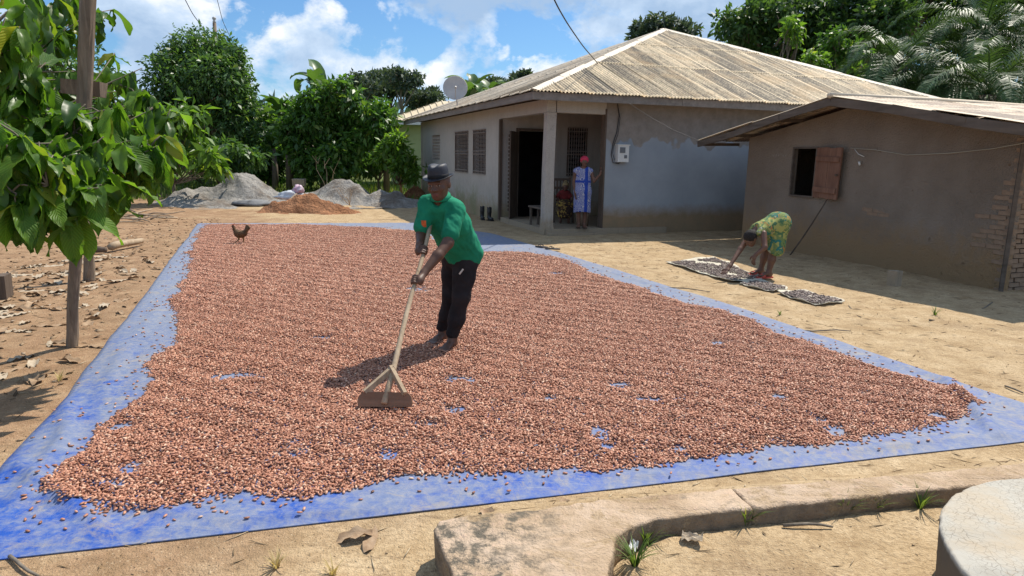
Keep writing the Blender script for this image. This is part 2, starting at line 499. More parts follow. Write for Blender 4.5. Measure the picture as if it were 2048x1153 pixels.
col = t.mix(t.ramp(zm, [(0.36, 1.0), (0.66, 0.0)]), col, t.ramp(n2, [(0.3, (0.24, 0.19, 0.12)), (0.7, (0.33, 0.22, 0.13))]))
t.bump(t.math('ADD', t.math('MULTIPLY', n2, 0.4), t.math('MULTIPLY', n3, 0.3)), 0.35, 0.02); t.done(col, 0.92, 0.15)
def tin(name, sc, c_light, c_dark, c_rust, k=1.0):
    t = NT(name); v = t.coord('Object'); vs = t.coord('Object', sc)
    r = t.rand()
    off = t.n.new('ShaderNodeVectorMath'); off.operation = 'ADD'; t.l.new(vs, off.inputs[0])
    cb = t.n.new('ShaderNodeCombineXYZ'); t.l.new(t.math('MULTIPLY', r, 37.0), cb.inputs[0]); t.l.new(t.math('MULTIPLY', r, 11.0), cb.inputs[1]); t.l.new(cb.outputs[0], off.inputs[1])
    streak = t.noise(off.outputs[0], 1.0, 6, 0.62, 0.3); blot = t.noise(v, 1.3, 5, 0.6); fine = t.noise(v, 16, 6, 0.75)
    a = t.math('ADD', t.math('ADD', t.math('MULTIPLY', streak, 0.60), t.math('MULTIPLY', fine, 0.46)), t.math('MULTIPLY', t.math('SUBTRACT', r, 0.5), 0.13 * k))
    col = t.ramp(a, [(0.41, c_light), (0.495, tuple((p + q) / 2 for p, q in zip(c_light, c_dark))), (0.60, c_dark)])
    col = t.mix(t.ramp(blot, [(0.50, 0.0), (0.68, 0.55)]), col, c_rust)
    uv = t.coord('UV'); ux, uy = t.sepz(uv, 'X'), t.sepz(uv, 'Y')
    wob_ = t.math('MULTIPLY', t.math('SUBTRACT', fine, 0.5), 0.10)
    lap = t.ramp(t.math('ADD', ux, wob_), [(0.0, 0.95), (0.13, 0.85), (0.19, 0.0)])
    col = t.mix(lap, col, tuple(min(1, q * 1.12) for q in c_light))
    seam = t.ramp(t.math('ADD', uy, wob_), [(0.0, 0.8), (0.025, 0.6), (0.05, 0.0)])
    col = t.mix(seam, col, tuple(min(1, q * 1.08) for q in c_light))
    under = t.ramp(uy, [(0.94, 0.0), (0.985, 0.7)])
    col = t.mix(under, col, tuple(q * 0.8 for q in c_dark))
    t.bump(fine, 0.3, 0.012)
    return t.done(col, 0.66, 0.35, 0.1)
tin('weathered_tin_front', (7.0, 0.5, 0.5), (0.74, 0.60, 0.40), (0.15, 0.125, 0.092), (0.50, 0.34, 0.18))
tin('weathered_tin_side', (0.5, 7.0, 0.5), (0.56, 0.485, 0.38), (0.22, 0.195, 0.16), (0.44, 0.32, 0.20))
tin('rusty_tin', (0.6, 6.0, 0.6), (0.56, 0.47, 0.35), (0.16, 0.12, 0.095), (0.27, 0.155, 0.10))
simple('tin_cap', (0.58, 0.51, 0.41), (0.48, 0.41, 0.32), 3.0, 0.6, 0.4, 0.15)
def wood(name, c1, c2, ax='Z', sc=1.0, rough=0.85):
    t = NT(name); st = {'X': (0.6, 9, 9), 'Y': (9, 0.6, 9), 'Z': (9, 9, 0.6)}[ax]
    v = t.coord('Object', tuple(q * sc for q in st)); n = t.noise(v, 2.2, 6, 0.65, 0.5); n2 = t.noise(t.coord('Object'), 4, 4)
    col = t.ramp(t.math('ADD', t.math('MULTIPLY', n, 0.7), t.math('MULTIPLY', n2, 0.3)), [(0.32, c1), (0.62, c2)])
    t.bump(n, 0.5, 0.012); return t.done(col, rough, 0.2)
wood('grey_fascia_wood', (0.15, 0.132, 0.115), (0.25, 0.225, 0.20), 'Y', 0.6)
wood('dark_wood', (0.075, 0.055, 0.042), (0.14, 0.105, 0.08))
wood('red_plank_wood', (0.125, 0.062, 0.042), (0.25, 0.135, 0.090))
wood('post_wood', (0.095, 0.070, 0.050), (0.27, 0.21, 0.155), 'Z', 1.4)
wood('old_plank', (0.07, 0.055, 0.044), (0.145, 0.118, 0.095), 'Y', 0.6)
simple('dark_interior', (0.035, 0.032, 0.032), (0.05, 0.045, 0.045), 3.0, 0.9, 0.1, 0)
simple('iron_bars', (0.36, 0.33, 0.30), (0.25, 0.20, 0.17), 30.0, 0.6, 0.3, 0)
simple('clay_brick', (0.21, 0.145, 0.10), (0.30, 0.215, 0.15), 9.0, 0.95, 0.1, 0.5, 40, 0.012)
simple('white_plastic', (0.70, 0.70, 0.67), (0.60, 0.60, 0.57), 5.0, 0.45, 0.4, 0)
simple('black_cable', (0.03, 0.03, 0.032), None, 5.0, 0.5, 0.3, 0)
simple('pale_wire', (0.40, 0.37, 0.30), None, 5.0, 0.6, 0.3, 0)
simple('dark_louvre', (0.085, 0.080, 0.075), (0.13, 0.12, 0.11), 6.0, 0.6, 0.3, 0)

# ------------------------------------------------------------------ wall panels with openings
def wall_panel(mb, L, Hh, T, openings, z0=0.0):
    """in x 0..L, z z0..Hh, front at y=0, back at y=T; openings (x0,x1,za,zb)"""
    X = sorted({0.0, L} | {q for o in openings for q in o[:2]}); Z = sorted({z0, Hh} | {q for o in openings for q in o[2:]})
    def solid(i, j):
        if i < 0 or j < 0 or i >= len(X) - 1 or j >= len(Z) - 1: return False
        cx, cz = (X[i] + X[i + 1]) / 2, (Z[j] + Z[j + 1]) / 2
        return not any(a < cx < b and c < cz < d for a, b, c, d in openings)
    for i in range(len(X) - 1):
        for j in range(len(Z) - 1):
            if not solid(i, j): continue
            a, b, c, d = X[i], X[i + 1], Z[j], Z[j + 1]
            mb.add([(a, 0, c), (b, 0, c), (b, 0, d), (a, 0, d)], [(0, 1, 2, 3)])
            mb.add([(a, T, c), (b, T, c), (b, T, d), (a, T, d)], [(3, 2, 1, 0)])
            if not solid(i - 1, j): mb.add([(a, 0, c), (a, 0, d), (a, T, d), (a, T, c)], [(0, 1, 2, 3)])
            if not solid(i + 1, j): mb.add([(b, 0, c), (b, T, c), (b, T, d), (b, 0, d)], [(0, 1, 2, 3)])
            if not solid(i, j - 1): mb.add([(a, 0, c), (a, T, c), (b, T, c), (b, 0, c)], [(0, 1, 2, 3)])
            if not solid(i, j + 1): mb.add([(a, 0, d), (b, 0, d), (b, T, d), (a, T, d)], [(0, 1, 2, 3)])
    return mb
def xform(mb, M):
    mb.v = [tuple(M @ Vector(q)) for q in mb.v]; return mb

def corrugated(parent, o, e, s, n, L, rows, clip, mat, w=0.78, pitch=0.078, amp=0.017, name='roof_sheet', wob=0.0):
    o, e, s, n = Vector(o), Vector(e).normalized(), Vector(s).normalized(), Vector(n).normalized()
    ncol = max(1, round(L / w)); w = L / ncol; k = 5
    for r in range(len(rows) - 1):
        for c in range(ncol):
            a, b = c * w - 0.02, (c + 1) * w + 0.02
            a, b = max(a, 0), min(b, L)
            m = max(2, int((b - a) / pitch * k))
            drop = random.uniform(-0.02, 0.02)
            s0 = rows[r] - (0.10 + drop if r else random.uniform(-0.012, 0.012)); s1 = rows[r + 1]
            V, F, UVs = [], [], []; last = None; nn = []
            sag = random.uniform(-0.5, 1.0) * wob
            for i in range(m + 1):
                x = a + (b - a) * i / m
                top = min(s1, clip(x)) if clip else s1
                if top <= s0 + 1e-3: last = None; continue
                hz = amp * math.sin(2 * math.pi * x / pitch)
                edge = 0.020 * (x - a) / (b - a) - 0.004
                p0 = o + e * x + s * s0 + n * (hz + 0.018 + edge + sag * 0.5)
                pm = o + e * x + s * ((s0 + top) / 2) + n * (hz + 0.010 + edge + sag)
                p1 = o + e * x + s * top + n * (hz + 0.002 + edge)
                base = len(V); V += [p0, pm, p1]; uu = (x - a) / (b - a); tv = (top - s0) / (s1 - s0); UVs += [(uu, 0.0), (uu, tv * 0.5), (uu, tv)]
                if last is not None:
                    F += [(last, base, base + 1, last + 1), (last + 1, base + 1, base + 2, last + 2)]
                last = base
            if F:
                me_ = mesh_of(name, V, F, True); ul = me_.uv_layers.new(name='UVMap')
                for lp in me_.loops: ul.data[lp.index].uv = UVs[lp.vertex_index]
                add_obj(name, me_, mat, parent)

# ------------------------------------------------------------------ main house
HOUSE_RZ = math.atan2(0.36, 1.0)
house = empty('plastered_house', (0.67, 14.5, 0), HOUSE_RZ)
tag(house, 'large grey plastered house with hipped corrugated tin roof and corner porch', 'house')
EAVE, U0, U1, V0, V1 = 2.93, -0.55, 12.5, -0.55, 13.1
APEX = Vector((6.2, 5.75, 5.56))
HW, HL = 2.84, 12.25
ML = Matrix(((0, 1, 0), (1, 0, 0), (0, 0, 1)))     # panel x -> house y, panel y -> house x
# left facade
mb = wall_panel(MB(), 9.25, HW, 0.16, [(1.24, 2.47, 1.15, 2.35), (2.94, 4.46, 1.15, 2.35), (6.43, 7.60, 1.46, 2.32)], -0.15)
mb.v = [(y, x + 3.0, z) for x, y, z in mb.v]; mb.f = [q[::-1] for q in mb.f]
mb.build('wall', MATS['beige_plaster'], house)
# front facade
mb = wall_panel(MB(), 10.6, HW, 0.16, [], -0.15); mb.v = [(x + 1.38, y, z) for x, y, z in mb.v]
mb.build('wall', MATS['limewashed_wall'], house)
# porch back wall with door and window
mb = wall_panel(MB(), 2.84, HW, 0.15, [(0.30, 1.08, 0.10, 2.28), (1.66, 2.24, 1.16, 2.40)], -0.15); mb.v = [(x + 0.163, y + 3.0, z) for x, y, z in mb.v]
mb.build('wall', MATS['beige_plaster'], house)
MB().box((3.08, 1.58, 1.35), (0.15, 2.83, 2.98)).build('wall', MATS['beige_plaster'], house)
MB().box((12.06, 6.2, 1.35), (0.16, 12.1, 2.98)).build('wall', MATS['grey_concrete'], house)
MB().box((5.98, 12.33, 1.35), (12.0, 0.16, 2.98)).build('wall', MATS['grey_concrete'], house)
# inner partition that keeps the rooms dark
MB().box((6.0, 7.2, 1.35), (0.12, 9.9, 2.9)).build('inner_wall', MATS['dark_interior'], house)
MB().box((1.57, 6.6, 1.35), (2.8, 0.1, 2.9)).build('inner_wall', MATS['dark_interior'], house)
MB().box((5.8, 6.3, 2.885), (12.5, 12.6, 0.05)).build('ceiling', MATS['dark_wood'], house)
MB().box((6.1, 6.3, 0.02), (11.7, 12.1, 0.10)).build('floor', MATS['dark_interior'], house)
# porch: floor slab with worn edge, column, beams
mb = MB().box((1.5, 1.45, 0.0), (2.98, 3.06, 0.24)).box((0.7, -0.16, -0.03), (1.36, 0.16, 0.16))
mb.build('porch_floor', MATS['grey_concrete'], house)
V = []
for z, w, dx in ((-0.1, 0.25, 0.01), (0.10, 0.25, 0.01), (0.22, 0.21, 0.0), (1.4, 0.20, 0.0), (2.5, 0.20, 0.02), (2.56, 0.21, 0.02)):
    V += [(0.09 + dx - w / 2, 0.09 - w / 2, z), (0.09 + dx + w / 2, 0.09 - w / 2, z), (0.09 + dx + w / 2, 0.09 + w / 2, z), (0.09 + dx - w / 2, 0.09 + w / 2, z)]
F = [(i * 4 + k, i * 4 + (k + 1) % 4, i * 4 + 4 + (k + 1) % 4, i * 4 + 4 + k) for i in range(5) for k in range(4)] + [(20, 21, 22, 23)]
add_obj('column', mesh_of('column', V, F), MATS['grey_concrete'], house)
MB().box((0.10, 1.50, 2.70), (0.20, 2.99, 0.27)).build('beam', MATS['beige_plaster'], house)
MB().box((0.80, 0.10, 2.70), (1.155, 0.20, 0.27)).build('beam', MATS['beige_plaster'], house)
MB().box((1.37, 0.075, 1.33), (0.035, 0.19, 2.70)).build('door_jamb', MATS['dark_wood'], house)
# door frame, leaf swung into the porch, dark hall
mb = MB()
for u in (0.435, 1.27): mb.box((u, 2.975, 1.19), (0.06, 0.10, 2.2))
mb.box((0.853, 2.975, 2.315), (0.90, 0.10, 0.06))
dr = mb.build('door_frame', MATS['dark_wood'], house)
leaf = MB()
leaf.bar((0.42, 2.93, 1.19), (0.02, 2.34, 1.19), 0.035, 2.12)
dl = leaf.build('door', MATS['dark_wood'], house)
for k in range(20):
    z = 0.35 + k * 0.094
    sl = MB(); sl.bar((0.363, 2.90, z), (0.00, 2.37, z + 0.0), 0.02, 0.06)
    sl.v = [(x - 0.012, y - 0.012, zz) for x, y, zz in sl.v]
    sl.build('louvre_slat', MATS['dark_wood'], dl)
MB().bar((0.0, 3.02, 0.05), (0.0, 3.02, 2.55), 0.10, 0.07).build('door_jamb', MATS['dark_wood'], house)
def window(parent, a, b, za, zb, side, off, dark='dark_louvre', nb=9, split=0.45):
    """barred window; side 'L' on x=off plane spanning y a..b, 'F' on y=off plane spanning x a..b"""
    def P(h, d, z): return (off + d, h, z) if side == 'L' else (h, off + d, z)
    up = (0, 0, 1)
    fr = MB()
    for h in (a + 0.02, b - 0.02): fr.bar(P(h, 0.03, za), P(h, 0.03, zb), 0.04, 0.05)
    for z in (za + 0.02, zb - 0.02): fr.bar(P(a + 0.04, 0.03, z), P(b - 0.04, 0.03, z), 0.05, 0.04)
    w = fr.build('window', MATS['dark_wood'], parent)
    br = MB()
    for i in range(nb):
        h = a + 0.05 + (b - a - 0.1) * i / (nb - 1)
        br.tube([P(h, -0.012, za), P(h, -0.012, zb)], 0.010, 5)
    for f in (0.0, 0.06, split, split + 0.07, 0.93, 1.0):
        z = za + (zb - za) * f
        br.tube([P(a, -0.026, z), P(b, -0.026, z)], 0.011, 5)
    br.build('bars', MATS['iron_bars'], w)
    for i in range(10):                                    # louvre slats behind the bars
        z = za + 0.07 + (zb - za - 0.12) * (i + 0.5) / 10
        sl = MB(); c = P((a + b) / 2, 0.11, z)
        tilt = Matrix.Rotation(rad(35), 3, 'Y') if side == 'L' else Matrix.Rotation(rad(-35), 3, 'X')
        sl.box(c, (0.10, b - a - 0.09, 0.012) if side == 'L' else (b - a - 0.09, 0.10, 0.012), M=tilt)
        sl.build('louvre_slat', MATS[dark], w)
    return w
window(house, 4.24, 5.47, 1.15, 2.35, 'L', 0.0)
window(house, 5.94, 7.46, 1.15, 2.35, 'L', 0.0, nb=10)
window(house, 1.826, 2.40, 1.16, 2.40, 'F', 3.0, nb=8)
# pierced vent blocks in the last opening
vb = MB()
for i in range(6):
    for j in range(8):
        y = 9.43 + 1.17 * (i + 0.5) / 6; z = 1.46 + 0.86 * (j + 0.5) / 8
        vb.box((0.075, y, z - 0.86 / 16), (0.09, 1.17 / 6, 0.035)); vb.box((0.075 + 0.002, y - 1.17 / 12, z), (0.08, 0.035, 0.072))
vb.build('vent_block', MATS['grey_concrete'], house)
# roof
def slope(A, B, mat, w=0.62):
    A, B = Vector(A), Vector(B); e = (B - A).normalized(); L = (B - A).length
    ea = (APEX - A).dot(e); foot = A + e * ea; s = (APEX - foot); S = s.length; s.normalize(); n = e.cross(s)
    if n.z < 0: n = -n
    clip = lambda x: S * (x / ea if x < ea else (L - x) / (L - ea)) - 0.02
    corrugated(house, A, e, s, n, L, [-0.06, S * 0.36, S * 0.68, S], clip, mat, w)
C00, C10, C11, C01 = (U0, V0, EAVE), (U1, V0, EAVE), (U1, V1, EAVE), (U0, V1, EAVE)
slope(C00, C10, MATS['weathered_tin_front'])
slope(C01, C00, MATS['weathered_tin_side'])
rp = MB(); rp.add([C10, C11, tuple(APEX)], [(0, 1, 2)]); rp.add([C11, C01, tuple(APEX)], [(0, 1, 2)])
rp.build('roof_panel', MATS['weathered_tin_side'], house)
def hip_cap(a, b, d1, d2, nseg=7):
    a, b = Vector(a), Vector(b); d1, d2 = Vector(d1).normalized(), Vector(d2).normalized()
    ln = (b - a)
    for k in range(nseg):
        p, q = a + ln * (k / nseg) - ln.normalized() * 0.04, a + ln * ((k + 1) / nseg)
        lift = Vector((0, 0, 0.05 + 0.012 * (k % 2))); w = 0.15 + 0.015 * random.random()
        dn = Vector((0, 0, 0.02))
        V = [p + d1 * w + dn, p + lift, p + d2 * w + dn, q + d1 * w + dn, q + lift, q + d2 * w + dn]
        add_obj('hip_cap', mesh_of('hip_cap', V, [(0, 1, 4, 3), (1, 2, 5, 4)]), MATS['tin_cap'], house)
def slope_dir(A, B, towards):
    """unit direction inside the slope plane, level, pointing away from the hip"""
    return (Vector(B) - Vector(A)).normalized()
hip_cap(C00, APEX, (1, 0, 0), (0, 1, 0))
hip_cap(C10, APEX, (-1, 0, 0), (0, 1, 0))
hip_cap(C01, APEX, (1, 0, 0), (0, -1, 0))
# fascia boards and soffits
def fascia(a, b, sag=0.0):
    m = MB(); m.bar(a, b, 0.03, 0.15); return m.build('fascia_board', MATS['grey_fascia_wood'], house)
fz = EAVE - 0.095
ks = [U0, 2.9, 6.3, 9.4, U1]
for i in range(4): fascia((ks[i] + 0.004, V0 + 0.02, fz + 0.006 * (i % 2)), (ks[i + 1] - 0.004, V0 + 0.02, fz + 0.006 * ((i + 1) % 2)))
ks = [V0 + 0.05, 2.8, 6.2, 9.8, V1]
for i in range(4): fascia((U0 + 0.02, ks[i] + 0.004, fz + 0.006 * (i % 2)), (U0 + 0.02, ks[i + 1] - 0.004, fz))
for i in range(13):                                        # rafters under the eaves
    m = MB(); y = 0.3 + i * 1.03; m.bar((U0 + 0.05, y, 2.875), (0.0, y, 2.99), 0.05, 0.07); m.build('rafter', MATS['dark_wood'], house)
    m = MB(); x = 0.3 + i * 0.95; m.bar((x, V0 + 0.05, 2.875), (x, 0.0, 2.99), 0.05, 0.07); m.build('rafter', MATS['dark_wood'], house)
# meter box with cable
mt = MB(); mt.box((1.765, -0.065, 1.745), (0.27, 0.12, 0.36)).box((1.765, -0.070, 1.93), (0.30, 0.15, 0.02))
mo = mt.build('meter_box', MATS['white_plastic'], house)
simple('meter_glass', (0.16, 0.17, 0.18), None, 5, 0.25, 0.5, 0)
MB().box((1.74, -0.129, 1.82), (0.13, 0.012, 0.12)).build('meter_window', MATS['meter_glass'], mo)
MB().box((1.82, -0.128, 1.68), (0.07, 0.010, 0.07)).build('meter_switch', MATS['meter_glass'], mo)
cb = MB()
cb.tube([(1.62, -0.02, 2.80), (1.67, -0.03, 2.55), (1.63, -0.03, 2.2), (1.55, -0.03, 1.95), (1.52, -0.03, 1.72), (1.57, -0.03, 1.55), (1.70, -0.04, 1.53), (1.76, -0.06, 1.58)], 0.009, 6)
cb.tube([(1.62, -0.02, 2.80), (1.69, -0.04, 2.5), (1.66, -0.03, 2.15), (1.57, -0.03, 1.9), (1.55, -0.04, 1.75), (1.60, -0.04, 1.60)], 0.007, 6)
cb.build('meter_cable', MATS['black_cable'], house, True)

# ------------------------------------------------------------------ mud hut
hut = empty('mud_hut', (6.6, 8.93, 0), HOUSE_RZ)
tag(hut, 'low brown mud walled hut with sagging tin roof and open plank shutter', 'hut')
def topline(v): return 2.58 - (0.185 * (v - 2.75) if v > 2.75 else 0.165 * (2.75 - v))
def prism(mb, poly, u0, u1):
    n = len(poly); V = [(u0, v, z) for v, z in poly] + [(u1, v, z) for v, z in poly]
    return mb.add(V, [tuple(range(n)), tuple(range(2 * n - 1, n - 1, -1))] + [(i, i + n, (i + 1) % n + n, (i + 1) % n) for i in range(n)])
HZ0 = -0.3
mb = MB(); seg = [0.0, 0.45, 0.9, 1.35, 1.8, 2.25, 2.75, 3.14, 3.53]
prism(mb, [(3.53, HZ0)] + [(0.0, HZ0)] + [(0.0, topline(0))] + [(2.75, topline(2.75)), (3.53, topline(3.53))], 0.0, 0.10)
prism(mb, [(4.14, HZ0), (3.53, HZ0), (3.53, 1.03), (4.14, 1.03)], 0.0, 0.10)
prism(mb, [(4.14, 1.88), (3.53, 1.88), (3.53, topline(3.53)), (4.14, topline(4.14))], 0.0, 0.10)
prism(mb, [(5.42, HZ0), (4.14, HZ0), (4.14, topline(4.14)), (5.42, topline(5.42))], 0.0, 0.10)
mb.build('wall', MATS['mud_plaster'], hut)
MB().box((2.6, 0.16, 0.87), (4.8, 0.16, 2.35)).build('wall', MATS['mud_plaster'], hut)
MB().box((2.6, 5.32, 0.82), (4.8, 0.16, 2.25)).build('wall', MATS['mud_plaster'], hut)
MB().box((5.1, 2.74, 0.9), (0.16, 5.3, 2.4)).build('wall', MATS['mud_plaster'], hut)
MB().box((2.55, 2.74, 0.0), (4.7, 4.9, 0.08)).build('floor', MATS['dark_interior'], hut)
MB().box((2.0, 2.74, 1.0), (0.1, 4.9, 2.1)).build('inner_wall', MATS['dark_interior'], hut)
# window frame, plank shutter
fr = MB()
for y in (3.545, 4.125): fr.bar((0.0, y, 1.03), (0.0, y, 1.88), 0.03, 0.06)
for z in (1.02, 1.89): fr.bar((0.0, 3.53, z), (0.0, 4.14, z), 0.06, 0.03)
wf = fr.build('window', MATS['old_plank'], hut)
sh = empty('shutter', (-0.035, 3.52, 1.46), 0); sh.parent = hut; sh.rotation_euler = (rad(1.2), 0, rad(-7))
for k in range(4):
    y = -0.005 - 0.16 * (k + 0.5)
    m = MB(); m.box((random.uniform(-.003, .003), y, random.uniform(-.008, .008)), (0.022, 0.157, 0.87), jit=0.003); m.build('plank', MATS['red_plank_wood'], sh)
for z in (-0.29, 0.24):
    m = MB(); m.box((-0.028, -0.32, z), (0.03, 0.60, 0.085), jit=0.004); m.build('batten', MATS['red_plank_wood'], sh)
m = MB(); m.box((-0.045, -0.605, -0.02), (0.02, 0.05, 0.035)); m.build('latch', MATS['dark_wood'], sh)
# exposed bricks: side wall, broken corner, patch in the plaster
bricks = [MB().box((0, 0, 0), (0.11, 0.205, 0.056), jit=0.006).mesh('brick') for _ in range(4)]
for bme in bricks: bme.materials.append(MATS['clay_brick'])
def brick(u, v, z, rz=0.0):
    o = add_obj('brick', random.choice(bricks), None, hut, (u, v, z), (random.uniform(-.02, .02), random.uniform(-.02, .02), rz + random.uniform(-.03, .03))); return o
for r in range(33):
    for c in range(4):
        brick(0.10 + 0.228 * c + (0.11 if r % 2 else 0.0), 0.055 + random.uniform(-.012, .012), -0.14 + r * 0.066, math.pi / 2)
for r in range(18):
    z = 0.36 + r * 0.066; reach = [1, 0, 1, 2, 1, 2, 2, 1, 1, 2, 1, 1, 0, 1, 1, 0, 1, 0][r]
    for c in range(reach): brick(0.052 - 0.010 * random.random(), 0.10 + c * 0.225 + (0.1 if r % 2 else 0), z)
for v_, z_ in ((2.02, 0.83), (2.24, 0.83), (2.12, 0.895), (2.34, 0.895)): brick(0.053, v_, z_)
MB().bar((-0.03, 0.0, -0.1), (-0.01, 0.02, 1.95), 0.05, 0.05, jit=0.006).build('corner_post', MATS['old_plank'], hut)
# roof sheets on two slopes, ridge, gable boards
ru0, ru1 = -0.62, 5.4
eL = Vector((0, 6.35 - 2.75, -0.64)); eR = Vector((0, -0.75 - 2.75, -0.60))
nL_, nR_ = Vector((0, 0.64, 3.6)), Vector((0, -0.60, 3.5))
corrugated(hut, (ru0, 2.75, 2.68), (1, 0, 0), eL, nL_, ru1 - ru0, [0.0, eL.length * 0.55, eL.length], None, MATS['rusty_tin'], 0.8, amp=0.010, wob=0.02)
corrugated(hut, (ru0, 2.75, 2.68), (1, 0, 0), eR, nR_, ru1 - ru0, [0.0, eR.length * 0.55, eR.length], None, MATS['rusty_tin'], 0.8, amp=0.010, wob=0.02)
rc = MB(); rc.tube([(ru0 - 0.03, 2.75, 2.70), (1.5, 2.76, 2.72), (ru1, 2.75, 2.70)], [0.045, 0.05, 0.045], 8); rc.build('ridge_cap', MATS['rusty_tin'], hut, True)
def board(pts, h, m, w=0.035):
    for a, b in zip(pts[:-1], pts[1:]):
        MB().bar(a, b, w, h, jit=0.006).build('gable_board', MATS[m], hut)
board([(ru0 + 0.02, 2.75, 2.60), (ru0 + 0.02, 3.9, 2.41), (ru0 + 0.02, 5.1, 2.16), (ru0 + 0.03, 6.32, 1.97)], 0.12, 'old_plank')
board([(ru0 + 0.02, 2.74, 2.60), (ru0 + 0.015, 1.55, 2.42), (ru0 + 0.02, 0.4, 2.19), (ru0 + 0.02, -0.75, 2.00)], 0.13, 'old_plank')
for vv in (0.15, 1.4, 2.75, 4.0, 5.3, 6.2):
    MB().bar((ru0 + 0.05, vv, topline(vv) + 0.02), (0.35, vv, topline(vv) + 0.035), 0.06, 0.06).build('purlin', MATS['dark_wood'], hut)
wr = MB(); wr.tube([(-0.03, 2.80, 1.88), (-0.03, 2.3, 1.85), (-0.02, 1.72, 1.77), (-0.03, 1.0, 1.80), (-0.03, 0.4, 1.86), (-0.06, -0.02, 1.93), (-0.2, -0.8, 2.02)], 0.007, 5)
wr.build('wall_wire', MATS['pale_wire'], hut, True)
wr = MB(); wr.tube([(-0.02, 2.72, 1.86), (-0.03, 2.62, 1.78), (-0.03, 2.5, 1.74)], 0.006, 5); wr.tube([(-0.04, 2.58, 1.66), (-0.04, 2.56, 1.60)], 0.018, 6)
wr.build('loose_wire', MATS['white_plastic'], hut, True)

ck = MB(); rc_ = random.Random(5)
for k in range(7):                                           # faint illegible chalk scrawl beside the window
    y = 4.72 - k * 0.062
    pts = [(-0.004, y + rc_.uniform(-.018, .018), 1.755 + rc_.uniform(-.028, .028)) for _ in range(4)]
    ck.tube(pts, 0.0035, 4)
simple('chalk', (0.42, 0.38, 0.33), None, 5, .9, .1, 0)
ck.build('chalk_marks', MATS['chalk'], hut)
# ------------------------------------------------------------------ pale green house behind the bushes
gh = empty('green_house', (-2.2, 36.0, 0.2), rad(14))
tag(gh, 'pale green painted house behind bushes with tan ribbed roof', 'house')
simple('green_paint', (0.36, 0.42, 0.20), (0.44, 0.50, 0.26), 1.5, 0.9, 0.15, 0.1)
simple('tan_roof', (0.52, 0.42, 0.27), (0.60, 0.50, 0.34), 1.2, 0.55, 0.4, 0)
mb = wall_panel(MB(), 8.0, 3.0, 0.2, [(1.0, 2.4, 0.9, 2.0), (4.2, 5.6, 0.9, 2.0)], -0.4); mb.v = [(x - 4, y - 3, z) for x, y, z in mb.v]; mb.build('wall', MATS['green_paint'], gh)
for c, d in (((-3.9, 0.1, 1.3), (0.2, 6.0, 3.4)), ((3.9, 0.1, 1.3), (0.2, 6.0, 3.4)), ((0, 3.0, 1.3), (7.6, 0.2, 3.4))): MB().box(c, d).build('wall', MATS['green_paint'], gh)
for x in (-2.3, 0.9): MB().box((x, -2.9, 1.45), (1.36, 0.04, 1.06)).build('window', MATS['dark_louvre'], gh)
A = [(-4.6, -3.6, 2.95), (4.6, -3.6, 2.95), (4.6, 3.6, 2.95), (-4.6, 3.6, 2.95), (-1.6, 0, 4.15), (1.6, 0, 4.15)]
rf = MB().add(A, [(0, 1, 5, 4), (2, 3, 4, 5), (3, 0, 4), (1, 2, 5)]).build('roof', MATS['tan_roof'], gh)
for k in range(26):
    f = (k + 0.5) / 26; x0 = -4.6 + 9.2 * f; x1 = x0
    if x0 < -1.6: s_ = (x0 + 4.6) / 3.0
    elif x0 > 1.6: s_ = (4.6 - x0) / 3.0
    else: s_ = 1.0
    MB().bar((x0, -3.6, 2.975), (x0, -3.6 + 3.6 * s_, 2.975 + 1.2 * s_), 0.05, 0.04).build('roof_rib', MATS['tan_roof'], rf)
    y0 = -3.6 + 7.2 * f; s_ = 1 - abs(y0) / 3.6
    MB().bar((-4.6, y0, 2.975), (-4.6 + 3.0 * s_, y0, 2.975 + 1.2 * s_), 0.05, 0.04).build('roof_rib', MATS['tan_roof'], rf)
MB().box((0, -3.62, 2.86), (9.2, 0.03, 0.16)).build('fascia_board', MATS['white_plastic'], gh)
MB().box((-4.62, 0, 2.86), (0.03, 7.2, 0.16)).build('fascia_board', MATS['white_plastic'], gh)

# ------------------------------------------------------------------ tarpaulin
FOLDS = [((-2.78, 3.45), (-1.72, 2.66), .034, .040), ((-3.0, 4.35), (-2.40, 3.40), .028, .045), ((-2.66, 3.85), (-2.28, 2.85), .030, .040), ((-2.50, 3.0), (-1.2, 2.80), .016, .03),
         ((-2.15, 3.14), (-1.90, 3.02), .034, .025), ((3.36, 5.0), (3.00, 3.88), .050, .045), ((3.02, 5.7), (3.46, 4.70), .032, .045), ((2.2, 7.6), (3.2, 5.0), .020, .05), ((3.2, 4.3), (3.7, 4.1), .020, .03),
         ((-3.3, 5.6), (-2.7, 4.2), .020, .06), ((-3.9, 7.4), (-3.3, 5.7), .014, .06), ((0.5, 3.28), (1.6, 3.46), .012, .04), ((-1.2, 2.83), (0.1, 3.00), .012, .035), ((1.8, 3.62), (2.9, 3.95), .014, .04), ((1.2, 10.2), (2.3, 7.9), .014, .05)]
